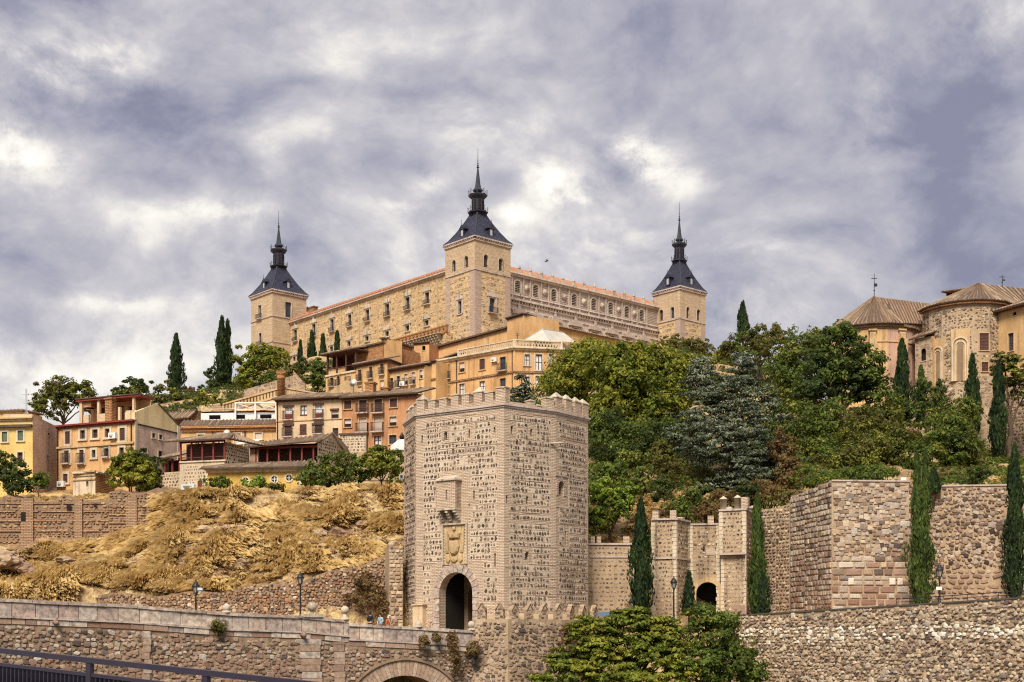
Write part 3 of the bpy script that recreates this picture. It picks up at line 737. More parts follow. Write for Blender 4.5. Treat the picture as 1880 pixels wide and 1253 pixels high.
def tower(label, C, wl, wr, zb, ze, zpyr, zlant, ztip, zpole, zs, lwins, rwins, style, sc=1.0):
    """square corner tower: quoined walls, cornice, slate pyramid roof, lantern and needle spire"""
    root = alc
    c4 = ring4(C, wl, wr); FL = Face(c4[1], c4[0]); FR = Face(c4[0], c4[3]); FB = Face(c4[2], c4[1]); FQ = Face(c4[3], c4[2])
    m = MB(); q = MB(); tr = MB(); tl = MB(); cor = MB()
    for F, wins in ((FL, lwins), (FR, rwins), (FQ, []), (FB, [])):
        ops = []
        for w_ in wins: ops.append((w_[0]*F.L-w_[4]/2, w_[0]*F.L+w_[4]/2, w_[1], w_[2], w_[3] == 'arch'))
        wall(m, F, 0, F.L, zb, ze, ops, .5)
        for i, w_ in enumerate(wins):
            r = (ops[i][0], ops[i][1], ops[i][2], ops[i][3])
            window_parts(root, F, r, 'stone_pale', 'dark', w_[3] == 'arch', .4, True, .22 if w_[3] != 'arch' else .15, w_[3] != 'arch', o1=.12)
            if w_[3] == 'ped':
                pm = MB(); pediment(pm, F, w_[0]*F.L, w_[4]*2.1, w_[2]+.25, 1.2); pm.fbox(F, ops[i][0]-.5, ops[i][0]-.22, w_[1], w_[2]+.25, 0, .2); pm.fbox(F, ops[i][1]+.22, ops[i][1]+.5, w_[1], w_[2]+.25, 0, .2)
                pm.build('window_pediment', 'stone_pinkgrey', root)
            if len(w_) > 5: balcony(root, F, r, out_=.7, side=.5, hh=1.1)
        # quoins and bands
        for s0, s1 in ((0, 1.5), (F.L-1.5, F.L)):
            if style == 'plain': break
            q = MB(); q.fbox(F, s0, s1, zb, zs, -.02, .06); q.build('quoin_strip', 'brick_pinkgrey', root)
        tr.fbox(F, -.12, F.L+.12, zs, zs+.3, -.1, .18)
        if style == 'plain': tl.fbox(F, -.12, F.L+.12, zs-6.2, zs-5.95, -.1, .15)
        # cornice: frieze, dentils, eave
        cor.fbox(F, -.25, F.L+.25, ze-.55, ze-.25, -.2, .3)
        k = int(F.L/.55)
        for i in range(k): cor.fbox(F, F.L*(i+.2)/k, F.L*(i+.7)/k, ze-.25, ze, 0, .40)
        cor.fbox(F, -.45, F.L+.45, ze, ze+.28, -.2, .5)
        if F in (FL, FR):
            # upper belfry zone in smooth brick, set just proud of the rubble
            ub = MB(); ops2 = [o_ for o_ in ops if o_[2] > zs]
            if style != 'plain':
                G = Face(F.a+F.n*.05, F.b+F.n*.05); wall(ub, G, -.04, G.L+.04, zs+.3, ze-.55, ops2, .06); ub.build('belfry_wall', 'brick_alcazar', root)
    m.build('tower_wall', 'rubble_alcazar' if style != 'plain' else 'brick_alcazar', root, label=label)
    if tl.v: tl.build('string_course', 'stone_pinkgrey', root)
    tr.build('string_course', 'stone_pinkgrey', root); cor.build('cornice', 'stone_pinkgrey', root)
    # slate pyramid, slightly flared at the eaves
    ctr = (c4[0]+c4[2])/2; half = wl/2+.42; th = math.atan2(Rv.y, Rv.x)
    rot = th+math.pi/4
    hp = zpyr-ze
    prof = [(1.0, .28), (.985, .34), (.84, .16*hp), (.62, .40*hp), (.42, .66*hp), (.245, .92*hp), (.235, hp)]
    pr = MB(); pr.lathe((ctr.x, ctr.y, ze), [(half*1.4142*a, z) for a, z in prof], 4, False, rot); ro = pr.build('slate_roof', 'slate', root)
    for k in range(4):
        hip = MB()
        t_ = rot+k*math.pi/2
        pts = [Vector((ctr.x+half*1.4142*a*1.005*math.cos(t_), ctr.y+half*1.4142*a*1.005*math.sin(t_), ze+z)) for a, z in prof]
        for a, b_ in zip(pts[1:-1], pts[2:]): hip.tube(a, b_, .10, n=5)
        hip.build('hip_trim', 'slate_trim', ro)
    # dormers
    for F in (FL, FR):
        for f in (.5,):
            d = MB(); u = F.L*f; zz = ze+hp*.16; dd = half*.2+.35
            oo = -F.L*.15
            d.fbox(F, u-.62, u+.62, zz, zz+hp*.25, oo-2.0, oo+.9); P = F.P
            z2 = zz+hp*.25
            for o_, c_ in ((oo+1.05, 1),): d.poly([P(u-.9, z2, o_), P(u+.9, z2, o_), P(u, z2+.85, o_)])
            d.poly([P(u-.9, z2, oo+1.05), P(u, z2+.85, oo+1.05), P(u, z2+.85, oo-3), P(u-.9, z2, oo-3)]); d.poly([P(u+.9, z2, oo+1.05), P(u, z2+.85, oo+1.05), P(u, z2+.85, oo-3), P(u+.9, z2, oo-3)])
            d.fbox(F, u-.95, u+.95, z2-.1, z2, oo-2.0, oo+1.1)
            d.tube(P(u, z2+.8, oo+1), P(u, z2+1.8, oo+1), .06, .03)
            do = d.build('dormer', 'slate', root); g = MB(); g.fbox(F, u-.3, u+.3, zz+.25, z2-.2, oo+.85, oo+.93); g.build('pane', 'metal_grey', do)
    # lantern
    s_ = half*.235*1.4142*.92; hl = zlant-zpyr
    la = MB(); la.lathe((ctr.x, ctr.y, zpyr), [(s_*.95, -.3), (s_*1.32, -.05), (s_*1.36, .12), (s_*1.0, .22), (s_*.82, .3), (s_*.82, hl*.70), (s_*.95, hl*.74), (s_*1.15, hl*.80), (s_*1.26, hl*.86), (s_*1.26, hl*.91), (s_*.8, hl*.96), (s_*.45, hl*1.02), (s_*.3, hl*1.10)], 8, False, th)
    lo = la.build('lantern', 'slate', root)
    g = MB()
    for k in range(8):
        t_ = th+math.pi/8+k*math.pi/4
        a = Vector((ctr.x+s_*.80*math.cos(t_), ctr.y+s_*.80*math.sin(t_), 0)); e = Vector((-math.sin(t_), math.cos(t_), 0))*s_*.17
        n_v = Vector((math.cos(t_), math.sin(t_), 0))*.03
        q_ = [a-e+n_v, a+e+n_v]; g.poly([(q_[0].x, q_[0].y, zpyr+.55), (q_[1].x, q_[1].y, zpyr+.55), (q_[1].x, q_[1].y, zpyr+hl*.62), (q_[0].x, q_[0].y, zpyr+hl*.62)])
    g.build('pane', 'painted_dark', lo)
    for zz, rad in ((zpyr+.15, s_*1.3), (zpyr+hl*.91, s_*1.2)):
        ra = MB()
        for k in range(8):
            t0, t1 = th+k*math.pi/4, th+(k+1)*math.pi/4
            a = (ctr.x+rad*math.cos(t0), ctr.y+rad*math.sin(t0)); b_ = (ctr.x+rad*math.cos(t1), ctr.y+rad*math.sin(t1))
            ra.tube((a[0], a[1], zz), (a[0], a[1], zz+.75), .07, .05, 5); ra.lathe((a[0], a[1], zz+.72), [(.02, 0), (.12, .1), (.11, .2), (.02, .32)], 5)
            ra.tube((a[0], a[1], zz+.5), (b_[0], b_[1], zz+.5), .035, n=4)
        ra.build('balustrade', 'slate_trim', lo)
    sp = MB(); z0 = zlant+.02*hl; ht = ztip-z0
    sp.lathe((ctr.x, ctr.y, z0), [(s_*.30, 0), (s_*.58, .05*ht), (s_*.68, .10*ht), (s_*.60, .15*ht), (s_*.42, .20*ht), (s_*.33, .35*ht), (s_*.24, .6*ht), (s_*.14, .85*ht), (s_*.09, ht)], 8, False, th)
    so = sp.build('needle_spire', 'slate_trim', root)
    po = MB(); po.tube((ctr.x, ctr.y, ztip-.2), (ctr.x, ctr.y, zpole), .09, .035, 5)
    hz = zpole-ztip
    for f, rr in ((.03, .28), (.13, .2), (.23, .15), (.35, .12)): po.lathe((ctr.x, ctr.y, ztip+f*hz), [(.02, -rr), (rr, -.3*rr), (rr, .3*rr), (.02, rr)], 6)
    po.build('weather_rod', 'iron', so)
    return root
B2 = 58.0
aw = (('x', 0),)
# (u fraction, z0, z1, kind, width[, balcony])
def arc_w(z0, z1, f=(.30, .72)): return [(f[0], z0, z1, 'arch', 1.15), (f[1], z0, z1, 'arch', 1.15)]
T1 = tower('tallest corner tower, nearest the viewer, where both palace wings meet', C0, 9.33, 9.33, 54, 80.4, 87.2, 91.2, 96.4, 100.4, 74.0,
      arc_w(74.9, 77.2)+[(.50, 66.0, 68.6, 'ped', 1.1)], arc_w(74.9, 77.4)+[(.48, 66.0, 69.0, 'ped', 1.35, 1)], 'rubble')
CL = C0+Lv*75.8
T2 = tower('plain brick corner tower at the left end of the long ochre wing', CL, 9.9, 9.6, 56, 84.6, 92.0, 96.6, 101.7, 105.8, 78.4,
      [(.42, 78.7, 82.0, 'rect', 1.3, 1), (.44, 72.0, 75.2, 'rect', 1.3, 1)], [(.46, 78.7, 82.4, 'rect', 1.7)], 'plain')
CR = C0+Rv*60.9
T3 = tower('right-hand corner tower with trees growing round its foot', CR, 8.2, 8.7, 54, 81.0, 88.5, 92.9, 98.0, 102.2, 73.8,
      arc_w(74.3, 76.9), arc_w(74.3, 76.9)+[(.45, 62.0, 64.6, 'ped', 1.3)], 'rubble')

# --- left wing (ochre rubble, two rows of windows)
WZ = 77.7
a_, b_ = C0+Rv*5.1+Lv*79, C0+Rv*5.1+Lv*8
F = Face(a_, b_); mw = MB(); ops = []; wl = []
def crop1(x, y): return 440+x/2.848, 260+y/2.848
def upc(px, dz): pass
ux = [293, 390, 485, 577, 670, 774, 880, 982]; uyt = [985, 955, 930, 905, 880, 850, 815, 790]; uyb = [1045, 1020, 995, 968, 942, 915, 882, 852]
for i, x in enumerate(ux):
    px, yt = crop1(x, uyt[i]); _, yb = crop1(x, uyb[i]); u, zt = F.uz(px, yt); zb_ = F.uz(px, yb)[1]
    wl.append((u-.75, u+.75, zb_, zt, 'u'))
for x, y0, y1 in ((287, 1125, 1150), (385, 1095, 1125), (482, 1072, 1100), (574, 1045, 1073), (668, 1018, 1045), (773, 992, 1020), (879, 962, 992), (980, 935, 965)):
    px, yt = crop1(x, y0); _, yb = crop1(x, y1); u, zt = F.uz(px, yt); zb_ = F.uz(px, yb)[1]
    wl.append((u-.7, u+.7, zb_, zt, 'l'))
wall(mw, F, 0, F.L, 50, WZ, [w_[:4] for w_ in wl], .5)
mw.build('wing_wall', 'rubble_alcazar_wing', alc, label='long ochre rubble wall of the left wing')
for w_ in wl:
    window_parts(alc, F, w_[:4], 'stone_pale', 'dark', False, .4, True, .28, True, o1=.18)
    pm = MB(); uc = (w_[0]+w_[1])/2; pediment(pm, F, uc, 2.6, w_[3]+.25, 1.3, .35); pm.build('window_pediment', 'stone_pale', alc)
    if w_[4] == 'u': balcony(alc, F, (w_[0], w_[1], w_[2], w_[3]), out_=.6, side=.3, hh=.9)
for x in (340, 440, 530, 625, 722, 827, 932, 1035):
    ps = MB(); u = F.u(440+x/2.848); ps.fbox(F, u-.16, u+.16, 50, WZ-.3, 0, .16); ps.build('pilaster_strip', 'brick_alcazar', alc)
co = MB(); co.fbox(F, 0, F.L, WZ-.7, WZ-.35, 0, .25); co.fbox(F, 0, F.L, WZ-.35, WZ, -.3, .7); co.build('wing_cornice', 'stone_pinkgrey', alc)
bk = MB(); G = Face(a_+Rv*13, b_+Rv*13); wall(bk, Face(b_+Rv*13, a_+Rv*13), 0, F.L, 50, WZ); bk.fbox(F, .1, F.L, 49, 50.5, -12, -.1); bk.build('courtyard_wall', 'brick_alcazar', alc)
e0 = F.P(0, WZ+.02, .75); e1 = F.P(F.L, WZ+.02, .75); r0 = F.P(0, WZ+3.4, -6.5); r1 = F.P(F.L, WZ+3.4, -6.5)
roof(alc, e0, e1, r1, r0, 'tiles_red', 'wing_roof', .9, rib_mat='tile_ribs_red')
roof(alc, F.P(F.L, WZ, -13), F.P(0, WZ, -13), r0, r1, 'tiles_red', 'wing_roof', .9, ribs=False)
# far wing behind the left tower: roof and end
e = C0+Lv*78+Rv*8
FF = Face(C0+Lv*73+Rv*9, C0+Lv*73+Rv*60)
roof(alc, FF.P(0, WZ+.5, 0), FF.P(FF.L, WZ+.5, 0), FF.P(FF.L, WZ+5, -5), FF.P(0, WZ+5, -5), 'tiles_red', 'far_wing_roof', .9, rib_mat='tile_ribs_red')
ff = MB(); wall(ff, FF, 0, FF.L, 52, WZ+.5); ff.fbox(FF, 0, FF.L, WZ+4.4, WZ+4.9, -9, -5.05); ff.build('far_wing_wall', 'brick_alcazar', alc)
for s, o_, h_, w2 in ((F.u(803), -3.2, 3.6, .6), (F.u(552), -3.0, 3.2, 1.0)):
    ch = MB(); ch.fbox(F, s-w2, s+w2, WZ+1, WZ+h_, o_-1.2, o_); ch.fbox(F, s-w2-.15, s+w2+.15, WZ+h_, WZ+h_+.25, o_-1.35, o_+.15); ch.build('chimney', 'brick_brown', alc)
# garden terrace with merloned parapet below the left wing
tz = F.P(0, 0, 7.0); T = Face((tz.x, tz.y), tuple(F.P(F.L, 0, 7.0)[:2]))
zt0 = 62.6
tm = MB()
uA, uB = T.u(545), T.u(818)
u_, za = T.uz(640, 652); u_, zb2 = T.uz(815, 597)
zp = (za+zb2)/2
tm.fbox(T, uA-6, uB, zp-14, zp-1.1, -6.5, 0); tm.build('garden_terrace', 'rubble_alcazar_wing', alc)
mp = MB(); k = int((uB-uA)/1.25)
for i in range(k+1):
    u = uA+(uB-uA)*i/k; mp.fbox(T, u-.3, u+.3, zp-1.1, zp+.1, -.45, .0); mp.fbox(T, u-.4, u+.4, zp+.1, zp+.35, -.55, .1)
mp.fbox(T, uA, uB, zp-1.3, zp-.95, -.6, .2); mp.fbox(T, uA, uB, zp-.25, zp-.05, -.35, -.1)
mp.build('merlon_parapet', 'brick_orange', alc, kind='stuff')
cb = MB(); uC, uD = T.u(745), T.u(812); k = 13
for i in range(k):
    u = uC+(uD-uC)*(i+.5)/k
    for j in range(4): cb.fbox(T, u-.22, u+.22, zp-3.2+j*.45, zp-2.75+j*.45, 0, .35+j*.3)
cb.fbox(T, uC-.5, uD+.6, zp-1.4, zp-1.31, 0, 1.5)
cb.build('corbel_table', 'stone_pale', alc, kind='stuff')
# --- right wing (pinkish ashlar with pedimented windows)
a_, b_ = C0+Lv*7+Rv*8.5, C0+Lv*7+Rv*62.5
F = Face(a_, b_); mw = MB(); ops = []
def crop2(x, y): return 780+x/2.848, 260+y/2.848
ZC, ZM = 77.4, 72.0
axs = [484, 578, 673, 779, 881, 970, 1054, 1132]; pxs2 = [487, 577, 677, 783, 886, 973, 1058, 1138]
up = []; lo_ = []
for x in axs:
    u = F.u(780+x/2.848); up.append((u-.8, u+.8, 73.6, 76.2, True))
for x in pxs2:
    u = F.u(780+x/2.848); lo_.append((u-.75, u+.75, 66.2, 68.8, False))
wall(mw, F, 0, F.L, 50, ZM, lo_, .5); mw.build('wing_wall', 'ashlar_grey', alc, label='smooth pinkish-grey wall of the right wing')
mw = MB(); wall(mw, F, 0, F.L, ZM, ZC, up, .5); mw.build('attic_storey', 'ashlar_band', alc)
for w_ in up:
    window_parts(alc, F, w_[:4], 'stone_pale', 'dark', True, .4, True, .3, True, o1=.2)
for w_ in lo_:
    window_parts(alc, F, w_[:4], 'stone_pale', 'dark', False, .4, True, .3, True, o1=.2)
    pm = MB(); uc = (w_[0]+w_[1])/2; pediment(pm, F, uc, 3.9, w_[3]+.35, 1.5, .6); pm.fbox(F, uc-1.5, uc-1.1, 65, w_[3]+.35, 0, .3); pm.fbox(F, uc+1.1, uc+1.5, 65, w_[3]+.35, 0, .3)
    pm.lathe(F.P(uc, w_[3]+2.0, .3), [(.25, 0), (.4, .2), (.2, .6), (.3, .8), (.05, 1.2)], 6)
    pm.build('window_pediment', 'ashlar_band', alc)
co = MB()
co.fbox(F, 0, F.L, ZC, ZC+.35, -.2, .8); co.fbox(F, 0, F.L, ZC-.4, ZC, 0, .4); co.fbox(F, 0, F.L, ZM-.15, ZM+.25, 0, .75); co.fbox(F, 0, F.L, ZM-.9, ZM-.6, 0, .35); co.fbox(F, 0, F.L, 70.0, 70.2, 0, .22)
k = int(F.L/.8)
for i in range(k): co.fbox(F, F.L*(i+.2)/k, F.L*(i+.6)/k, ZM-.6, ZM-.15, 0, .5)
co.fbox(F, 0, F.L, 73.0, 73.3, 0, .3)
co.build('wing_cornice', 'ashlar_grey', alc)
pi = MB(); ce = [(a+b)/2*0+0 for a, b in ()]
us_ = sorted((w_[0]+w_[1])/2 for w_ in up)
for i in range(len(us_)):
    for s in (-1.6, 1.6): pi.fbox(F, us_[i]+s-.18, us_[i]+s+.18, ZM+.25, ZC-.4, 0, .25)
for j in range(14): pi.fbox(F, 0.02*j, F.L-.02*j, 72.45+j*.36, 72.53+j*.36, 0, .06)
pi.build('rusticated_band', 'ashlar_band', alc, kind='stuff')
for i in range(len(us_)-1):
    md = MB(); c = F.P((us_[i]+us_[i+1])/2, 75.0, .02); d3 = Vector((F.n.x, F.n.y, 0))
    md.tube(c, c+d3*.3, .75, .6, 12); md.tube(c, c+d3*.42, .42, .3, 10); md.build('wall_medallion', 'stone_pale', alc)
k = 17
for i in range(k+1):
    at = MB(); u = F.L*i/k; at.fbox(F, u-.28, u+.28, ZC+.35, ZC+1.25, -.2, .35)
    at.lathe(F.P(u, ZC+1.25, .08), [(.1, 0), (.3, .15), (.34, .35), (.12, .6), (.16, .75), (.02, 1.0)], 6); at.build('roof_finial', 'stone_pale', alc)
e0 = F.P(0, ZC+.4, .1); e1 = F.P(F.L, ZC+.4, .1); r0 = F.P(0, ZC+2.9, -4.5); r1 = F.P(F.L, ZC+2.9, -4.5)
roof(alc, e0, e1, r1, r0, 'tiles_red', 'wing_roof', .8, rib_mat='tile_ribs_red')
bk = MB(); bk.fbox(F, .1, F.L-.1, 50, ZC, -12, -.6); bk.build('wing_core', 'brick_alcazar', alc)
# ================================================================ town houses
def crop(ox, oy, s): return lambda x, y: (ox+x/s, oy+y/s)
def rect_c(cf, x0, x1, y0, y1):
    a = cf(x0, y0); b = cf(x1, y1); return a[0], b[0], a[1], b[1]
def facade(root, F, z0, z1, wins, mat, trim='trim_cream', u0=0, u1=None, frame=True, fw=.16, name='wall', rec=.22):
    """wins: (x0,x1,y0,y1 in photo px, kind, balcony)"""
    u1 = F.L if u1 is None else u1; ops = []; rs = []
    for w_ in wins:
        r = F.rect(*w_[:4]); ops.append((r[0], r[1], r[2], r[3], w_[4].endswith('~'))); rs.append((r, w_))
    m = MB(); wall(m, F, u0, u1, z0, z1, ops, rec+.02)
    o = m.build(name, mat, root)
    for r, w_ in rs:
        kd = w_[4].rstrip('~')
        fr = frame and kd != 'gone'
        window_parts(root, F, r, trim, kd, w_[4].endswith('~'), rec, fr, fw, True, name='window' if (r[3]-r[2]) < 1.9 or True else 'door')
        if len(w_) > 5 and w_[5]: balcony(root, F, r, out_=.45 if w_[5] == 1 else .6, side=.18 if w_[5] == 1 else .3)
    return o
def back_box(root, F, depth, z0, z1, mat, u0=0, u1=None):
    """the body behind a facade: sides, back and top"""
    u1 = F.L if u1 is None else u1; P = F.P; m = MB()
    for A, B in (((u0, -depth), (u0, -.0)), ((u1, -.0), (u1, -depth)), ((u1, -depth), (u0, -depth))):
        a, b = P(A[0], z0, A[1]), P(B[0], z0, B[1]); L = (b-a).length
        m.poly([a, b, P(B[0], z1, B[1]), P(A[0], z1, A[1])], [(0, z0), (L, z0), (L, z1), (0, z1)])
    m.poly([P(u0, z1, 0), P(u1, z1, 0), P(u1, z1, -depth), P(u0, z1, -depth)])
    m.poly([P(u0, z0, -.3), P(u1, z0, -.3), P(u1, z1, -.3), P(u0, z1, -.3)]) if False else None
    return m.build('side_wall', mat, root)
def eave(root, F, z, mat='trim_ochre', u0=0, u1=None, out_=.35, h=.16, name='cornice'):
    u1 = F.L if u1 is None else u1; m = MB(); m.fbox(F, u0-.1, u1+.1, z-h, z, -.1, out_); m.fbox(F, u0, u1, z-h*2.1, z-h, -.1, out_*.5)
    return m.build(name, mat, root)
def drain(root, F, u, z0, z1):
    m = MB(); m.tube(F.P(u, z0, .1), F.P(u, z1, .1), .06, n=6); m.build('drainpipe', 'iron', root)
def acunit(F, px, py, label, root_name='air_conditioner'):
    u, z = F.uz(px, py); m = MB(); t = thing(root_name, F.P(u, z-.3, .2), label, 'air conditioner')
    m.fbox(F, u-.45, u+.45, z-.3, z+.3, .12, .42); m.build('casing', 'white_paint', t); m = MB()
    c = F.P(u-.1, z, .425); d3 = Vector((F.n.x, F.n.y, 0)); m.tube(c, c+d3*.015, .22, n=14); m.build('fan_grille', 'metal_grey', t)
    m = MB(); m.fbox(F, u-.4, u-.34, z-.36, z-.3, 0, .4); m.fbox(F, u+.34, u+.4, z-.36, z-.3, 0, .4); m.build('bracket', 'iron', t)

# ---- left yellow house
c3 = crop(0, 680, 4.474)
def R3(*a): return rect_c(c3, *a)
F = face_px(-60, 139, 60, 138.0); zt = ZP(766, 138.0)
h = thing('apartment_house', F.P(F.L/2, 14, 0), 'yellow plastered house with a blank rough pink end wall at the left edge', 'house')
facade(h, F, 12, zt, [R3(18, 62, 507, 590)+('green',), R3(147, 193, 497, 580)+('green',), R3(145, 188, 675, 750)+('dark',), (-40, -31, 793, 812, 'green')], 'stucco_yellow')
eave(h, F, zt, 'trim_ochre'); 
cm_ = MB(); zc = ZP(780, 138); cm_.fbox(F, 0, F.L, zc-.25, zc, 0, .4); cm_.build('string_course', 'tiles', h)
G = Face(F.b, PX(106, 146)); op = [R3(393, 410, 516, 540)+('gone',), R3(385, 400, 700, 722)+('gone',)]
facade(h, G, 12, zt, op, 'stucco_palepink', frame=False, name='end_wall', fw=.05); back_box(h, F, 9, 12, zt, 'stucco_pink', 0, F.L-1.6)
m = MB(); up_ = face_px(-50, 145, 42, 144); m.fbox(up_, 0, up_.L, zt, ZP(754, 144), -4, 0); m.build('roof_room', 'stucco_yellow', h)
roof(h, up_.P(0, ZP(754, 144), .3), up_.P(up_.L+.2, ZP(754, 144), .3), up_.P(up_.L+.2, ZP(753, 144)+.2, -4), up_.P(0, ZP(753, 144)+.2, -4), name='roof')
m = MB(); rf = Face(G.a, G.b)
m.fbox(rf, .2, rf.L, zt, zt+.3, -3.0, -.1)
m.build('roof_parapet', 'stucco_cream', h)
# mast
t = thing('antenna_mast', PX(48, 143, 21.5), 'thin lattice radio mast on the yellow house roof', 'antenna'); m = MB()
z0, z1 = 21.4, ZP(714, 143); x = PX(48, 143)[0]
for a in (-.14, .14): m.tube((x+a, 143, z0), (x+a*.6, 143, z1), .022, n=4)
m.tube((x, 143.2, z0), (x, 143.1, z1), .022, n=4)
k = 12
for i in range(k):
    za, zb = z0+(z1-z0)*i/k, z0+(z1-z0)*(i+1)/k; m.tube((x-.13, 143, za), (x+.13, 143, zb), .012, n=3)
m.build('lattice', 'metal_grey', t); m = MB()
for zz, w_ in ((z1-.6, .5), (z1-1.5, .35), (z1-2.6, .3)): m.tube((x-w_, 143, zz), (x+w_, 143, zz), .02, n=4); m.lathe((x+w_*.5, 143, zz-.1), [(.05, 0), (.05, .25)], 5)
m.build('aerial', 'metal_grey', t)

# ---- orange house with white window surrounds
F = face_px(105, 142.5, 247, 138.5); zt = ZP(771, 138.5)
h = thing('apartment_house', F.P(F.L/2, 14, 0), 'orange house with cream window surrounds, roof terrace and a pale gabled end wall', 'house')
ws = [R3(537, 577, 503, 608)+('shutter',), R3(660, 700, 493, 565)+('dark',), R3(760, 805, 487, 558)+('dark',), R3(865, 902, 480, 553)+('dark',), R3(985, 1028, 475, 580)+('shutter',),
      R3(530, 568, 660, 765)+('shutter', 1), R3(655, 690, 655, 765)+('shutter', 1), R3(757, 787, 655, 718)+('dark',), R3(860, 893, 642, 712)+('dark', 1), R3(983, 1020, 635, 690)+('dark',), R3(520, 558, 853, 925)+('shutter',),
      R3(700, 735, 842, 905)+('shutter',), R3(860, 893, 842, 905)+('shutter',)]
facade(h, F, 12, zt, ws, 'stucco_orange', 'trim_cream', fw=.26)
eave(h, F, zt, 'wood_red', out_=.45); m = MB(); zc = ZP(816, 140); m.fbox(F, 0, F.L, zc-.15, zc+.05, 0, .18); m.build('string_course', 'trim_ochre', h)
drain(h, F, F.L-.35, 13, zt); drain(h, F, .15, 13, zt)
G = Face(F.b, PX(330, 145.4)); Gd = G
gw = [R3(1248, 1275, 518, 558)+('dark',), R3(1305, 1332, 530, 570)+('dark',), R3(1170, 1207, 640, 680)+('dark',), R3(1300, 1333, 665, 715)+('dark',)]
zs_ = ZP(790, 143)
facade(h, G, 12, zs_, gw, 'stucco_palepink', 'trim_cream', name='end_wall', fw=.13)
# yellow gable above
uz1 = G.uz(290, 740); uz2 = G.uz(330, 783); uz0 = G.uz(250, 758)
m = MB(); q = [(0, zs_), (G.L, zs_), (G.L, uz2[1]), (uz1[0], uz1[1]), (0, uz0[1])]
m.poly([G.P(u, z, .03) for u, z in q], q); m.poly([G.P(u, z, -.3) for u, z in reversed(q)], q)
for (a, b) in ((q[2], q[3]), (q[3], q[4]), (q[4], q[0])): m.poly([G.P(*a, .03), G.P(*b, .03), G.P(*b, -.3), G.P(*a, -.3)])
m.build('gable_wall', 'gable_yellow', h)
m = MB(); m.fbox(G, 0, .35, 13, zs_+.5, 0, .1); m.build('corner_strip', 'trim_cream', h); m = MB(); m.fbox(G, G.L-.5, G.L-.05, 13, uz2[1], 0, .12); m.build('corner_strip', 'trim_cream', h)
m = MB(); m.fbox(G, .5, G.L, zs_-.08, zs_+.04, .03, .09); m.build('string_course', 'iron', h)
rg_ = G.P(uz1[0], uz1[1], .1); re = G.P(G.L+.1, uz2[1], .1); bk = -Vector((F.d.x, F.d.y, 0))*(F.L*.95)
roof(h, re+bk, re, rg_, rg_+bk, 'tiles', 'roof')
bb = back_box(h, F, 7.0, 12, zt-.3, 'stucco_orange', 0, F.L-.5)
# roof terrace storey: back wall, slab roof, piers, half walls
zr0, zr1 = zt, zt+2.7
T = Face(F.P(.4*F.L*.55, 0, -2.6)[:2], F.P(F.L, 0, -2.6)[:2])
m = MB(); wall(m, T, 0, T.L, zr0, zr1-.2, [(1.2, 2.1, zr0+.1, zr0+2.1), (3.2, 4.3, zr0+.1, zr0+2.1), (4.9, 5.8, zr0+.8, zr0+2)], .3); m.build('terrace_wall', 'stucco_ochre', h)
m = MB()
for a, b in ((1.2, 2.1), (3.2, 4.3), (4.9, 5.8)): m.fbox(T, a, b, zr0+.1, zr0+2.1, -.3, -.25)
m.build('terrace_door', 'wood_dark', h)
m = MB(); m.fbox(T, -.3, T.L, zr1-.2, zr1, -.6, 2.0); so = m.build('terrace_roof', 'wood_red', h)
m = MB(); m.fbox(T, -.3, T.L, zr1+.002, zr1+.1, -.6, 2.1); m.build('tile_edge', 'tiles', so)
m = MB()
for u, w_, hh in ((.2, .35, 2.5), (2.5, .3, 2.5), (.9, .7, 1.1), (5.2, .3, 1.6), (6.2, .5, 1.0), (7.0, .25, 2.5)):
    m = MB(); m.fbox(T, u-w_/2, u+w_/2, zr0, zr0+hh, 1.5, 1.8); m.build('terrace_pier', 'stucco_cream', h)
for a, b, c9 in ((2.6, 4.2, 1.0), (6.3, T.L-.2, 1.1)): m = MB(); m.fbox(T, a, b, zr0, zr0+c9, 1.9, 2.1); m.build('terrace_parapet', 'stucco_cream', h)
m = MB(); u = F.u(197.5); m.fbox(F, u-.42, u+.42, zt, ZP(732, 139.5), -.9, -.1); m.fbox(F, u-.5, u+.5, ZP(732, 139.5), ZP(732, 139.5)+.15, -1, 0); m.build('chimney', 'brick_orange', h)
m = MB(); u = F.u(147.5); zc = ZP(745, 141); m.fbox(F, u-.6, u+.6, zr1, zc, -2.0, -.9); m.build('chimney', 'brick_orange', h)
m = MB(); m.lathe(F.P(u, zc, -1.45), [(.55, 0), (.62, .1), (.4, .35), (.1, .5)], 8); m.build('chimney_cap', 'stucco_cream', h)
acunit(F, 210, 801, 'white air conditioning box under the top right windows of the orange house')
acunit(F, 115.5, 889.5, 'white air conditioning box low on the left end of the orange house')
# small cream hut
F = face_px(134, 135.5, 175, 134.5)
h = thing('garden_hut', F.P(F.L/2, 14.5, 0), 'little cream rendered hut with a keyhole-shaped opening and banded eaves', 'hut')
zt = ZP(867, 134.5); zb = ZP(912, 134.5)-.8
m = MB(); u_, z_ = F.uz(160, 889); wall(m, F, 0, F.L, zb, zt, [(u_-.14, u_+.14, z_-.25, z_+.3, True)], .3); m.build('wall', 'stucco_palecream', h)
m = MB(); m.fbox(F, u_-.3, u_+.3, z_-.4, z_+.4, -.4, -.3); m.build('opening_back', 'painted_dark', h)
m = MB()
for zz in (zt-.35, zt-.75): m.fbox(F, 0, F.L, zz, zz+.13, 0, .12)
m.fbox(F, -.1, F.L+.1, zt, zt+.15, -.2, .25); m.build('moulding', 'trim_ochre', h)
G = Face(F.b, PX(206, 138)); m = MB(); wall(m, G, 0, G.L, zb, zt-.1); m.build('brick_side', 'brick_orange', h); back_box(h, F, 3, zb, zt, 'brick_orange')
m = MB(); m.fbox(G, 0, G.L, zt-.1, zt+.05, -2.5, .3); m.build('cornice', 'trim_cream', h)

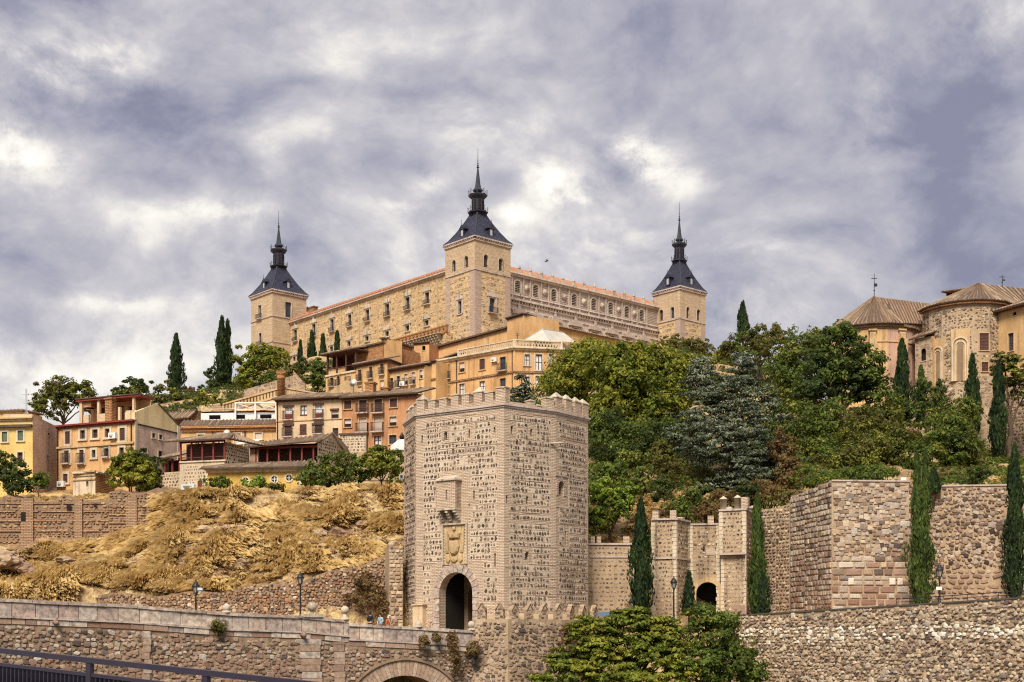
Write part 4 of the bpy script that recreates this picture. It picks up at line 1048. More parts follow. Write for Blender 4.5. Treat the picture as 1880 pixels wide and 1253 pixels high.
# ---- middle row, long ochre house with terrace
c4 = crop(330, 660, 4.372)
def R4(*a): return rect_c(c4, *a)
F = face_px(333, 161, 507, 160); zt = ZP(781, 160)
h = thing('apartment_house', F.P(F.L/2, 22, 0), 'long low ochre house with a white canopied roof terrace', 'house')
facade(h, F, 20, zt, [R4(145, 195, 605, 695)+('white', 1), R4(310, 360, 597, 680)+('white',), R4(440, 490, 595, 675)+('blindfull',), R4(605, 660, 590, 640)+('blindfull',)], 'stucco_ochre', 'trim_cream', fw=.2)
eave(h, F, zt, 'brick_orange', out_=.5, h=.3); back_box(h, F, 8, 20, zt, 'stucco_ochre')
drain(h, F, F.u(391), 20, zt); drain(h, F, F.u(450), 20, zt)
roof(h, F.P(-.2, zt+.02, .5), F.P(F.L, zt+.02, .5), F.P(F.L, zt+.9, -1.2), F.P(-.2, zt+.9, -1.2), name='roof')
m = MB(); T = Face(F.P(F.u(360), 0, -1.8)[:2], F.P(F.L, 0, -1.8)[:2]); k = [0]
za = zt+.9; ops = [(1.0, 2.4, za+.2, za+.7), (4.2, 5.4, za+.2, za+.7), (7.2, 8.6, za+.2, za+.7)]
wall(m, T, 0, T.L-.3, za-.6, za+.95, ops, .2); m.build('terrace_wall', 'white_paint', h)
m = MB(); m.fbox(T, 0, T.L-.3, za-.5, za+1.2, -.5, -.4); m.build('terrace_shade_paint', 'painted_dark', h)  # near-black sheet painting in shade behind the terrace openings
m = MB(); uu = T.L
for u in (uu*.45, uu*.7, uu*.96):
    m.fbox(T, u-.09, u+.09, za-.4, za+2.0, .3, .48); m.fbox(T, u-.08, u+.08, za+1.9, za+2.05, -2.8, .3); 
m.fbox(T, uu*.44, uu*.97, za+1.95, za+2.1, .3, .5); m.fbox(T, uu*.44, uu*.97, za+1.2, za+1.3, .3, .4)
m.tube(T.P(uu*.45, za+2, .4), T.P(uu*.7, za+1.25, .4), .05); m.tube(T.P(uu*.7, za+2, .4), T.P(uu*.95, za+1.3, .4), .05)
m.build('pergola', 'white_paint', h)
m = MB(); P = T.P; m.poly([P(0, za+1.3, .2), P(uu*.5, za+1.35, .2), P(uu*.5, za+1.9, -2.4), P(.4, za+1.85, -2.4)]); m.poly([P(0, za+1.25, .2), P(uu*.5, za+1.3, .2), P(uu*.5, za+1.85, -2.4), P(.4, za+1.8, -2.4)]); m.build('terrace_canopy', 'canopy_dull', h)
t = thing('satellite_dish', F.P(F.u(419), ZP(796, 160), .2), 'white satellite dish on the long ochre house', 'satellite dish')
m = MB(); c = F.P(F.u(419), ZP(796, 160), .5); d3 = Vector((F.n.x, F.n.y, .25)).normalized()
m.tube(c, c+d3*.12, .18, .42, 14); m.build('dish', 'white_paint', t); m = MB(); m.tube(F.P(F.u(419), ZP(800, 160), 0), c, .03); m.build('arm', 'iron', t)
# dark wall and lean-to left of it
F2 = face_px(303, 172, 362, 170); zt2 = ZP(756, 171)
h = thing('outbuilding', F2.P(F2.L/2, 24, 0), 'dull brown tiled outbuilding between the pale gable and the white terrace', 'outbuilding')
m = MB(); wall(m, F2, 0, F2.L, 20, zt2); m.build('wall', 'brick_brown', h); back_box(h, F2, 5, 20, zt2, 'brick_brown'); eave(h, F2, zt2, 'tiles')
roof(h, F2.P(-.3, zt2-1.2, 1.8), F2.P(F2.L, zt2-1.2, 1.8), F2.P(F2.L, zt2+.02, 0), F2.P(-.3, zt2+.02, 0))

# ---- cream house, orange house (one roof line)
F = face_px(507, 158.5, 628, 156.5); zt = ZP(729, 156.5)
h = thing('apartment_house', F.P(F.L/2, 22, 0), 'cream three-storey house with small balconies and red half-glazed doors', 'house')
facade(h, F, 20, zt, [R4(845, 905, 368, 485)+('door', 1), R4(968, 1020, 370, 445)+('white',), R4(1087, 1146, 368, 475)+('door', 1), R4(1217, 1275, 398, 470)+('blind',),
   R4(840, 898, 522, 620)+('shutter', 1), R4(963, 1018, 522, 598)+('shutter',), R4(1082, 1140, 510, 597)+('shutter~', 1), R4(1227, 1273, 552, 612)+('dark',)], 'stucco_cream', 'wood_dark', frame=False)
m = MB()
for x0, x1, y in ((828, 920, 368), (1068, 1160, 352), (826, 918, 520), (1062, 1158, 512), (1208, 1280, 396)):
    r = F.rect(*R4(x0, x1, y, y+14)); m.fbox(F, r[0], r[1], r[2], r[3], 0, .12)
m.build('lintel', 'wood_dark', h)
m = MB(); zc = F.uz(*c4(1000, 490))[1]; m.fbox(F, 0, F.L, zc-.05, zc+.06, 0, .1); m.build('string_course', 'trim_ochre', h)
eave(h, F, zt, 'wood_dark', out_=.6, h=.14); back_box(h, F, 8, 20, zt, 'stucco_cream'); drain(h, F, .2, 20, zt)
hB = h
roof(h, F.P(-.4, zt, .65), F.P(F.L, zt, .65), F.P(F.L, zt+1.5, -5), F.P(-.4, zt+1.5, -5))
roof(h, F.P(F.L, zt-.6, -9.5), F.P(-.4, zt-.6, -9.5), F.P(-.4, zt+1.5, -5), F.P(F.L, zt+1.5, -5), ribs=False)
m = MB(); u = F.u(640)-1; 
r = Face(F.P(F.L*.55, 0, -2.5)[:2], F.P(F.L*1.25, 0, -3.5)[:2]); q = [(0, zt+.5), (r.L, zt+.5), (r.L*.55, zt+2.6)]
m.poly([r.P(u, z, 0) for u, z in q], q); m.poly([r.P(u, z, -3) for u, z in q], q); m.poly([r.P(q[0][0], q[0][1], 0), r.P(q[2][0], q[2][1], 0), r.P(q[2][0], q[2][1], -3), r.P(q[0][0], q[0][1], -3)]); m.poly([r.P(q[1][0], q[1][1], 0), r.P(q[2][0], q[2][1], 0), r.P(q[2][0], q[2][1], -3), r.P(q[1][0], q[1][1], -3)])
m.build('roof_gable', 'trim_ochre', h)
F = face_px(628.3, 156.4, 766, 153.5); zt = ZP(724, 154)
h = thing('apartment_house', F.P(F.L/2, 22, 0), 'brick-orange house with dark shuttered windows beside the stone gate tower', 'house')
ws = [R4(1322, 1380, 332, 400)+('shutter',), R4(1442, 1502, 328, 430)+('shutter', 2), R4(1565, 1625, 322, 430)+('shutter', 2), R4(1688, 1745, 315, 387)+('shutter',),
 R4(1322, 1378, 478, 545)+('blind',), R4(1440, 1500, 475, 585)+('blindfull', 2), R4(1562, 1622, 468, 580)+('blindfull', 2), R4(1685, 1742, 460, 535)+('blind',), R4(1560, 1618, 615, 690)+('white',), R4(1682, 1742, 608, 680)+('dark',)]
facade(h, F, 20, zt, ws, 'stucco_brick_orange', 'trim_ochre', fw=.12)
eave(h, F, zt, 'wood_dark', out_=.6, h=.14); back_box(h, F, 8, 20, zt, 'stucco_brick_orange'); drain(h, F, F.u(675), 20, zt-3)
roof(h, F.P(0, zt, .65), F.P(F.L+.3, zt, .65), F.P(F.L+.3, zt+1.5, -5), F.P(0, zt+1.5, -5))
m = MB()
for px, w_, hh in ((664, .5, 1.9), (694, .3, 1.2)):
    u = F.u(px); m.fbox(F, u-w_, u+w_, zt+.3, zt+hh, -3, -2.1); m.fbox(F, u-w_-.12, u+w_+.12, zt+hh, zt+hh+.18, -3.1, -2)
m.build('chimney', 'brick_orange', h)
t = thing('satellite_dish', F.P(F.u(633), zt+1.0, -2), 'white satellite dish on the tiled roof above the orange house', 'satellite dish')
m = MB(); c = F.P(F.u(636), zt+2.0, -2); d3 = Vector((-.4, -.8, .3)).normalized(); m.tube(c, c+d3*.14, .2, .5, 14); m.build('dish', 'white_paint', t); m = MB(); m.tube(c-Vector((0, 0, 1.6)), c, .04); m.build('arm', 'iron', t)
FO = F
# low stone wall right of gable and below orange house
F = face_px(624, 150.5, 672, 150); h = thing('garden_wall', F.P(2, 20, 0), 'short rubble garden wall with tiled coping below the orange house', 'wall')
zt = ZP(798, 150); m = MB(); wall(m, F, 0, F.L, 18, zt); m.fbox(F, 0, F.L, 18, zt, -.5, -.01); m.build('wall_core', 'mortar_cream', h)
place_stones(h, F, courses(rnd, 0, F.L, 18.5, zt-.1, .3, .36, .05), 'stones_mixed', 'tiny', .05, 0)
m = MB(); m.fbox(F, -.1, F.L+.1, zt, zt+.18, -.6, .15); m.build('coping', 'tiles', h)

# ---- viewpoint terrace with balustrade and round brick turret
h = thing('viewpoint_terrace', PX(500, 172, 30), 'sloping brick terrace wall with arcaded balustrade and a round brick turret', 'terrace')
A = face_px(410, 172, 510, 170); z0, z1 = ZP(757, 172), ZP(716, 170)
def slant(mb, F, u0, u1, za0, za1, zb0, zb1, o0, o1):
    P = F.P; v = [P(u0, za0, o0), P(u1, zb0, o0), P(u1, zb1, o0), P(u0, za1, o0), P(u0, za0, o1), P(u1, zb0, o1), P(u1, zb1, o1), P(u0, za1, o1)]
    uv = [(u0, za0), (u1, zb0), (u1, zb1), (u0, za1)]*2
    mb.mesh(v, [(4, 5, 6, 7), (0, 3, 2, 1), (0, 4, 7, 3), (5, 1, 2, 6), (7, 6, 2, 3), (0, 1, 5, 4)], uv)
za, zb = ZP(741, 172), ZP(713, 170)
m = MB(); slant(m, A, 0, A.L, 22, za-1.2, 22, zb-1.2, -6, 0); m.build('retaining_wall', 'stucco_cream', h)
m = MB(); slant(m, A, 0, A.L, za-1.2, za-.95, zb-1.2, zb-.95, -.4, .12); slant(m, A, 0, A.L, za-.2, za, zb-.2, zb, -.4, .12)
mq = MB(); slant(mq, A, 0, A.L, za-2.2, za-1.9, zb-2.2, zb-1.9, 0, .25); mq.build('string_course', 'trim_ochre', h)
k = 17
for i in range(k+1):
    u = A.L*i/k; f = i/k; zz = za*(1-f)+zb*f; m.fbox(A, u-.13, u+.13, zz-1.0, zz-.15, -.3, .0)
m.build('balustrade', 'trim_ochre', h)
Bf = face_px(522, 170, 586, 171); m = MB(); za2, zb2_ = ZP(711, 170), ZP(722, 171)
slant(m, Bf, 0, Bf.L, za2-.95, za2-.75, zb2_-.95, zb2_-.75, -.4, .12); slant(m, Bf, 0, Bf.L, za2-.18, za2, zb2_-.18, zb2_, -.4, .12)
for i in range(14):
    u = Bf.L*i/13; f = i/13; zz = za2*(1-f)+zb2_*f; m.fbox(Bf, u-.12, u+.12, zz-.8, zz-.15, -.3, 0)
m.build('balustrade', 'trim_ochre', h); m = MB(); slant(m, Bf, 0, Bf.L, 22, za2-.95, 22, zb2_-.95, -6, 0); m.build('retaining_wall', 'brick_orange', h)
m = MB(); c = PX(516, 169.5, 0); zt_ = ZP(684, 169.5); zb_ = ZP(732, 169.5)
m.lathe((c[0], c[1], 0), [(.48, zb_), (.48, zt_-.9), (.55, zt_-.85), (.55, zt_-.6), (.48, zt_-.55), (.48, zt_-.35), (.60, zt_-.2), (.60, zt_)], 14); m.build('turret', 'brick_orange', h)
m = MB()
for i in range(8):
    t_ = i*math.pi/4; m.lathe((c[0]+.48*math.cos(t_), c[1]+.48*math.sin(t_), zt_), [(.13, 0), (.13, .2)], 4)
m.build('turret_merlon', 'brick_orange', h)
# old rubble wall above it
F = face_px(448, 184, 500, 183); F2 = face_px(538, 184, 560, 184)
h = thing('garden_wall', PX(470, 184, 36), 'crumbling rubble wall climbing under the trees above the terrace', 'wall')
m = MB(); slant(m, F, 0, F.L, 33, ZP(716, 184), 33, ZP(701, 183), -.6, 0); slant(m, F2, 0, F2.L, 33, ZP(680, 184), 33, ZP(705, 184), -.6, 0); slant(m, Face(F.b, F2.a), 0, Face(F.b, F2.a).L, 33, ZP(701, 183), 33, ZP(690, 184), -.6, 0); m.build('wall_core', 'rubble_loose', h)
# far brick turret on the skyline
h = thing('skyline_turret', PX(345, 215, 36), 'small battlemented brick turret standing behind the tall single cypress', 'turret'); m = MB(); c = PX(347, 215)
m.lathe((c[0], c[1], 30), [(.75, 0), (.75, ZP(722, 215)-30), (.95, ZP(721, 215)-30), (.95, ZP(717, 215)-30)], 10); m.build('wall', 'brick_brown', h); m = MB()
for i in range(6):
    t_ = i*math.pi/3; m.lathe((c[0]+.72*math.cos(t_), c[1]+.72*math.sin(t_), ZP(717, 215)), [(.22, 0), (.22, .5)], 4)
m.build('merlon', 'brick_brown', h)
# low skyline wall behind the trees
F = face_px(335, 205, 420, 204); h = thing('garden_wall', F.P(3, 34, 0), 'low stone wall between tree crowns near the tall single cypress', 'wall'); m = MB(); m.fbox(F, 0, F.L, 30, ZP(737, 204), -.6, 0); m.build('wall_core', 'rubble_loose', h)

# ---- low gallery buildings on the ledge
h = thing('gallery_building', PX(380, 140, 15), 'low stone pavilion with dark red posts, hipped tile roof and a pale blue plaque', 'pavilion')
F = face_px(330, 139, 412, 137.5); zt = ZP(847, 137.5); zg = ZP(829, 137.5)
m = MB(); wall(m, F, 0, F.L, 13, zt); m.build('wall', 'mortar_cream', h)
back_box(h, F, 6, 13, zt, 'mortar_cream')
place_stones(h, F, [l for l in courses(rnd, .4, F.L-.3, ZP(893, 137.5), zt-.3, .32, .3, .09, .15, .4, .12) if int((l[1]-10)/.0001) % 1 == 0], 'stones_mixed', 'tiny', .05, 0)
m = MB(); m.fbox(F, 0, F.L+.2, zt, zt+.15, -.3, .12); m.build('sill_course', 'trim_cream', h)
m = MB()
for i in range(5): u = F.L*(.02+.245*i); m.fbox(F, u-.07, u+.07, zt+.15, zg+1.15, -.12, .05)
m.fbox(F, 0, F.L, zg+1.0, zg+1.2, -.15, .1); m.build('gallery_post', 'wood_red', h)
m = MB(); m.fbox(F, 0, F.L, zt, zg+1.1, -1.4, -1.3); m.build('gallery_back', 'wood_dark', h)
m = MB(); m.fbox(F, .05, F.L, zt+.5, zt+.58, -.3, -.25); m.build('gallery_rail', 'wood_dark', h)
ze = zg+1.2
roof(h, F.P(-1.4, ze, .7), F.P(F.L+.8, ze, .7), F.P(F.L*.86, ze+1.05, -3.2), F.P(F.L*.55, ze+1.05, -3.2), 'tiles', 'roof', rib_mat='tile_ribs')
roof(h, F.P(F.L+.8, ze, .7), F.P(F.L+2.6, ze-.2, -4), F.P(F.L*.86, ze+1.05, -3.2), F.P(F.L*.86, ze+1.05, -3.2))
G = Face(F.b, PX(458, 142)); m = MB(); wall(m, G, 0, G.L, 13, ze-.2); m.build('side_wall', 'mortar_cream', h)
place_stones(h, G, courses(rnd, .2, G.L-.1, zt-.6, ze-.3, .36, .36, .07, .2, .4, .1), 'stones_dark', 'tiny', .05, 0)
# the left lower extension
F3 = face_px(288, 143, 330, 141.5); m = MB(); z3 = ZP(867, 142); wall(m, F3, 0, F3.L, 13, z3); m.build('wall', 'mortar_cream', h); place_stones(h, F3, courses(rnd, .1, F3.L-.1, 15, z3-.1, .3, .34, .06), 'stones_mixed', 'tiny', .05, 0)
m = MB(); m.fbox(F3, 0, F3.L, z3, z3+1.4, -1.3, -1.2); m.build('gallery_back', 'wood_dark', h); m = MB()
for i in range(4): u = F3.L*(.04+.31*i); m.fbox(F3, u-.08, u+.08, z3, z3+1.4, -.2, 0)
m.build('gallery_post', 'wood_red', h)
roof(h, F3.P(-.5, z3+1.35, .6), F3.P(F3.L+.2, z3+1.6, .6), F3.P(F3.L+.5, z3+3.0, -4), F3.P(F3.L*.75, z3+3.0, -4))
# plaque
t = thing('wall_plaque', F.P(F.u(344), ZP(896, 137.5), .05), 'pale blue painted plaque with a faint line of lettering on the stone pavilion', 'sign')
m = MB(); r = F.rect(333, 357, 888, 904); zt9 = r[3]; q = [(r[0], zt9-.1), (r[1], zt9), (r[1], r[2]+.15), ((r[0]+r[1])/2+.35, r[2]-.12), ((r[0]+r[1])/2, r[2]+.1), (r[0], r[2]+.3)]
m.poly([F.P(u, z, .09) for u, z in q]); m.poly([F.P(u, z, .02) for u, z in reversed(q)])
for i in range(len(q)): a, b = q[i], q[(i+1) % len(q)]; m.poly([F.P(*a, .09), F.P(*b, .09), F.P(*b, .02), F.P(*a, .02)])
m.build('panel', 'sign_blue', t); m = MB(); zz = (r[2]+r[3])/2+.05
for i in range(11): a = r[0]+.25+(r[1]-r[0]-.5)*i/11; m.fbox(F, a, a+.07, zz, zz+.07+.04*(i % 3), .092, .1)
m.fbox(F, r[0]+.75, r[0]+.95, r[2]+.25, r[2]+.32, .092, .1); m.build('lettering', 'sign_ink', t)
t = thing('arched_doorway', F.P(F.u(368), 15, .05), 'small dark arched doorway beside the pale blue plaque', 'door'); m = MB(); r = F.rect(363.5, 372.5, 882, 905); arch_ring(m, F, (r[0]+r[1])/2, r[2], r[3]-.25, .25, .12, 0, .1, 8); m.build('surround', 'trim_ochre', t); m = MB(); m.fbox(F, r[0], r[1], r[2], r[3]-.1, .01, .04); m.build('leaf', 'wood_dark', t)

h = thing('gallery_building', PX(530, 143, 16), 'long low stone building with an open red-posted gallery under a big tiled gable roof', 'building')
F = face_px(459, 143, 583, 141.5); zt = ZP(851, 142); zg = ZP(829, 142)
m = MB(); wall(m, F, 0, F.L, 14, zt); m.build('wall', 'mortar_cream', h)
m = MB(); m.fbox(F, 0, F.L, zt, zg+1.0, -1.6, -1.5); m.build('gallery_back', 'wood_dark', h)
m = MB()
for i in range(6): u = F.L*(.01+.17*i)+.6; m.fbox(F, u-.08, u+.08, zt, zg+.5, -.14, .05)
m.fbox(F, 0, F.L, zg+.35, zg+.55, -.15, .1); m.build('gallery_post', 'wood_red', h)
m = MB(); m.fbox(F, 0, .9, zt-.2, zg+.5, -.3, .02); m.build('gallery_pier', 'stucco_pink', h)
e0, e1 = F.P(-.3, zg+.5, .8), F.P(F.L+.6, zg+.95, .8); r0 = F.P(F.u(440)-1.0, ZP(812, 148), -5.5); r1 = F.P(F.u(605)+1.5, ZP(796, 147), -6.0)
r0 = PX(452, 148, ZP(815, 148)); r1 = PX(607, 147, ZP(797, 147))
roof(h, e0, e1, r1, r0, 'tiles', 'roof', rib_mat='tile_ribs')
# stone gable end facing right
G = Face(F.P(F.L, 0, 0)[:2], PX(642, 147.5)); zge = zg+.8; apex = Vector(r1)
m = MB(); ua = G.u(607); q = [(0, 14), (G.L, 14), (G.L, zge-1.0), (ua, ZP(800, 145)), (0, zge)]
m.poly([G.P(u, z) for u, z in q], q); m.build('gable_wall', 'mortar_cream', h)
def ing(u, z, w_, hh):
    lim = zge+(ZP(800, 145)-zge)*(u/ua) if u < ua else ZP(800, 145)+(zge-1.0-ZP(800, 145))*((u-ua)/(G.L-ua))
    return z+hh/2 < lim-.15
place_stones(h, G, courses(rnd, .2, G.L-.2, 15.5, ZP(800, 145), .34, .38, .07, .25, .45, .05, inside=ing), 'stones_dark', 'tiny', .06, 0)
m = MB(); mm = [(0, zge), (ua, ZP(800, 145)), (G.L, zge-1.0)]
for a, b in zip(mm, mm[1:]): m.tube(G.P(a[0], a[1]+.08, .25), G.P(b[0], b[1]+.08, .25), .13, n=5)
m.build('verge_tile', 'tile_ribs', h)
roof(h, G.P(G.L+.2, zge-1.0, .4), G.P(G.L, zge-1.0, -9), Vector(r1)+Vector((1.0, 5, 0)), Vector(r1), ribs=True)
F = face_px(455, 150, 480, 149); m = MB(); P0 = PX(438, 147, ZP(817, 147)); 
m.poly([PX(432, 146.5, ZP(816, 146.5)), PX(468, 146.5, ZP(813, 146.5)), PX(482, 148, ZP(806, 148)), PX(447, 148, ZP(808.5, 148))])
m.build('skylight', 'canvas_white', h)

h = thing('low_annex', PX(470, 134, 15), 'low golden-yellow annex with round windows and a shallow tiled roof', 'annex')
F = face_px(421, 134, 556, 133); zt = ZP(862, 133.5); ops = []
rr = []
for x, y in ((530, 975), (640, 965), (760, 962), (877, 952)):
    px, py = c4(x, y); u, z = F.uz(px, py); rr.append((u, z)); ops.append((u-.33, u+.33, z-.33, z+.33, True))
m = MB(); wall(m, F, -2.2, F.L, 12, zt, [o[:4]+(True,) for o in ops], .3); m.build('wall', 'stucco_gold', h); back_box(h, F, 5, 12, zt, 'stucco_gold', -2.2)
for u, z in rr:
    m = MB(); n = 16; d3 = Vector((F.n.x, F.n.y, 0))
    for k in range(n):
        a, b = 2*math.pi*k/n, 2*math.pi*(k+1)/n
        q = [(u+r_*math.cos(t_), z+r_*math.sin(t_)) for t_, r_ in ((a, .30), (a, .46), (b, .46), (b, .30))]
        m.poly([F.P(x, y, .07) for x, y in q]); m.poly([F.P(*q[1], 0), F.P(*q[2], 0), F.P(*q[2], .07), F.P(*q[1], .07)]); m.poly([F.P(*q[0], .07), F.P(*q[3], .07), F.P(*q[3], -.2), F.P(*q[0], -.2)])
    w_ = m.build('round_window', 'trim_cream', h); m = MB(); m.tube(F.P(u, z, -.1), F.P(u, z, -.06), .33, n=16); m.build('pane', 'glass', w_)
    m = MB(); m.fbox(F, u-.03, u+.03, z-.3, z+.3, -.06, 0); m.fbox(F, u-.3, u+.3, z-.03, z+.03, -.058, -.002); m.build('glazing_bar', 'white_paint', w_)
eave(h, F, zt+.15, 'trim_cream', -2.3, F.L+.2, .5, .2)
e0, e1 = F.P(-2.8, zt+.15, .7), F.P(F.L+.9, zt+.15, .7)
roof(h, e0, e1, PX(575, 137.5, ZP(846, 137.5)), PX(415, 137.5, ZP(854, 137.5)), 'tiles', 'roof', rib_mat='tile_ribs')
roof(h, e1, PX(590, 137, ZP(861, 137)), PX(575, 137.5, ZP(846, 137.5)), PX(575, 137.5, ZP(846, 137.5)))
m = MB(); m.fbox(F, F.L-.5, F.L+.1, 12, zt, -.1, .12); m.build('corner_pier', 'trim_cream', h)

# ================================================================ upper row
c5 = crop(580, 560, 3.76)
def R5(*a): return rect_c(c5, *a)
c6 = crop(560, 600, 7.833)
def R6(*a): return rect_c(c6, *a)
YB = 190.0
F = face_px(799, 199.5, 944, YB); zt = ZP(637, YB)
h = thing('corner_apartment_block', F.P(F.L, 33, 0), 'large apricot corner apartment block with lattice parapet above its cornice', 'apartment block')
HA = h
ws = [R5(885, 925, 412, 512)+('dark', 1), R5(990, 1028, 397, 465)+('blind',), R5(1130, 1168, 374, 448)+('shutter',), R5(1270, 1312, 360, 455)+('dark', 2),
      R5(885, 925, 560, 622)+('white',), R5(990, 1028, 545, 620)+('white',), R5(1130, 1168, 527, 600)+('white',), R5(1270, 1312, 507, 600)+('dark',)]
facade(h, F, 30, zt, ws, 'stucco_orange', 'trim_ochre', fw=.16)
G = face_px(944, YB, 1032, 191.3)
facade(h, G, 30, zt, [R5(1440, 1475, 342, 418)+('white',), R5(1515, 1562, 342, 452)+('white',), R5(1607, 1640, 342, 415)+('white',), R5(1440, 1475, 495, 600)+('white',), R5(1515, 1562, 490, 605)+('white',), (1008, 1020, 692, 720, 'dark')], 'stucco_orange', 'trim_cream', fw=.18)
H = Face(G.b, PX(1052, 197)); facade(h, H, 30, zt, [(1037, 1043, 652, 680, 'white')], 'stucco_orange')
back_box(h, F, 12, 30, zt, 'stucco_orange'); m = MB(); m.poly([F.P(0, zt, 0), F.P(F.L, zt, 0), G.P(G.L, zt, 0), H.P(H.L, zt, 0), H.P(H.L, zt, -8), F.P(0, zt, -14)]); m.build('flat_roof', 'trim_ochre', h)
for X in (F, G, H):
    eave(h, X, zt, 'trim_cream', out_=.5, h=.22)
    m = MB(); zc = ZP(683, YB); m.fbox(X, 0, X.L, zc-.12, zc+.12, 0, .16); k = int(X.L/.4)
    for i in range(k): m.fbox(X, X.L*(i+.2)/k, X.L*(i+.6)/k, zc-.25, zc-.12, 0, .1)
    m.build('string_course', 'brick_brown', h)
drain(h, F, F.L-.3, 30, zt); drain(h, F, F.u(839), 30, zt)
# lattice parapet
for X, ua in ((F, F.u(840)), (G, 0), (H, 0)):
    m = MB(); zp = zt+.03; m.fbox(X, ua, X.L, zp, zp+.14, -.25, -.02); m.fbox(X, ua, X.L, zp+.88, zp+1.02, -.28, .02)
    k = max(2, int((X.L-ua)/.42))
    for i in range(k):
        a, b = ua+(X.L-ua)*i/k, ua+(X.L-ua)*(i+1)/k
        m.tube(X.P(a, zp+.14, -.12), X.P((a+b)/2, zp+.88, -.12), .05, n=4, cap=False); m.tube(X.P((a+b)/2, zp+.88, -.12), X.P(b, zp+.14, -.12), .05, n=4, cap=False)
        m.tube(X.P(a, zp+.5, -.12), X.P(b, zp+.5, -.12), .04, n=4, cap=False)
    for u in (ua, X.L-.15): m.fbox(X, u, u+.2, zp, zp+1.1, -.3, .03)
    m.build('lattice_parapet', 'trim_cream', h)
# bay at the left end
Bf = face_px(779, 196.5, 800, 195.3); m_z = ZP(665, 196)
facade(h, Bf, 30, m_z, [R5(757, 792, 427, 498)+('white',), R5(757, 792, 572, 645)+('white',)], 'stucco_ochre', 'trim_cream', fw=.12, name='bay_wall')
Bs = Face(Bf.b, F.P(F.u(806), 0, 0)[:2]); facade(h, Bs, 30, m_z, [], 'stucco_ochre', name='bay_wall'); eave(h, Bf, m_z+.1, 'wood_dark', out_=.35); back_box(h, Bf, 4, 30, m_z, 'stucco_ochre')
m = MB(); zc = ZP(699, 196); m.fbox(Bf, 0, Bf.L, zc, zc+.2, 0, .2); m.build('string_course', 'brick_brown', h)
roof(h, F.P(F.u(785)-2, zt-.5, .3), F.P(F.u(840), zt+.6, .1), F.P(F.u(840), zt+1.1, -2), F.P(F.u(785)-2, zt+.1, -3), name='roof')
acunit(F, 909, 661.5, 'air conditioning box beside the upper balcony of the apricot corner block')
acunit(F, 818, 693, 'air conditioning box behind the small balcony at the left of the apricot corner block')
# pale tent-like roof
h2 = thing('pale_roof_canopy', PX(1000, 195, zt), 'pale translucent pyramid roof behind the lattice parapet', 'roof canopy')
m = MB(); a = PX(962, 193, ZP(625, 193)); b = PX(1058, 199, ZP(629, 199)); c = PX(996, 197, ZP(604.5, 197)); d = PX(1035, 203, ZP(611, 203)); e = PX(985, 205, ZP(620, 205))
mid = PX(1010, 193.5, ZP(626, 193.5))
m.poly([a, mid, c]); m.poly([mid, b, d, c]); m.poly([a, c, e]); m.poly([c, d, e]); m.poly([b, d, e]); m.build('canopy_sheet', 'canopy_dull', h2)
m = MB(); m.tube(c, mid, .07); m.tube(c, d, .07); m.tube(a, c, .06); m.build('canopy_frame', 'metal_grey', h2)
# antenna poles
for px, y0, y1, Y, lb in ((896, 648, 620, 195, 'thin aerial pole above the sloping orange wall'), (950, 628, 612, 193, 'thin aerial pole on the lattice parapet corner')):
    t = thing('aerial_pole', PX(px, Y, ZP(y0, Y)), lb, 'antenna'); m = MB(); m.tube(PX(px, Y, ZP(y0, Y)-.3), PX(px, Y, ZP(y1, Y)), .035, n=5); m.build('pole', 'iron', t)
    m = MB()
    for q_ in (0.1, .35): z = ZP(y1, Y)-q_; x = PX(px, Y)[0]; m.tube((x-.3, Y, z), (x+.3, Y, z), .02, n=4)
    m.build('crossbar', 'iron', t)
# orange block behind with the sloping roofline and penthouse
h = thing('orange_upper_house', PX(870, 205, 35), 'tall plain orange house with a long sloping parapet and boxy rooftop penthouse', 'house')
F = face_px(786, 212, 932, 205); zl, zr_ = ZP(644, 212), ZP(603.5, 205)
m = MB(); slant(m, F, 0, F.L, 33, zl, 33, zr_, -6, 0); m.build('wall', 'stucco_orange', h); m = MB(); slant(m, F, -.3, F.L, zl, zl+.25, zr_, zr_+.25, -6, .5); m.build('roof_edge', 'tiles', h)
G = face_px(760, 209, 788, 208); zt = ZP(629, 208); zt3 = ZP(630, 208)
facade(h, G, 33, zt, [(775, 781, 635.5, 643.5, 'gone')], 'stucco_orange', frame=False, name='stair_room'); back_box(h, G, 5, 33, zt, 'stucco_brick_orange'); eave(h, G, zt+.15, 'tiles', out_=.3)
G2 = Face(G.b, PX(820, 214)); m = MB(); wall(m, G2, 0, G2.L, 33, zt-.1); m.build('side_wall', 'brick_orange', h)
P1 = face_px(931, 204.5, 961, 201.5); z1 = ZP(579, 202); facade(h, P1, 33, z1, [], 'stucco_orange', name='penthouse_wall')
P2 = face_px(961, 201.5, 1019, 208); facade(h, P2, 33, z1, [R5(1485, 1510, 120, 170)+('white~',), R5(1572, 1602, 133, 166)+('dark',)], 'stucco_brick_orange', 'trim_ochre', fw=.1, name='penthouse_wall'); back_box(h, P1, 7, 33, z1, 'stucco_orange')
for X in (P1, P2): eave(h, X, z1+.2, 'tiles', out_=.35)
m = MB(); x = PX(824, 207)[0]; m.fbox(F, F.u(820), F.u(831), ZP(640, 207), ZP(622, 207), -2, -1.2)
m.fbox(F, F.u(819), F.u(832), ZP(622, 207), ZP(622, 207)+.15, -2.1, -1.1); m.build('chimney', 'brick_brown', h)
m = MB(); P3 = face_px(1019, 212, 1207, 228); z3 = ZP(600, 212)
wall(m, P3, 0, P3.L, 33, z3); h3 = thing('long_orange_range', P3.P(P3.L/2, 45, 0), 'long low orange building with a tiled edge partly hidden behind the bright tree', 'building')
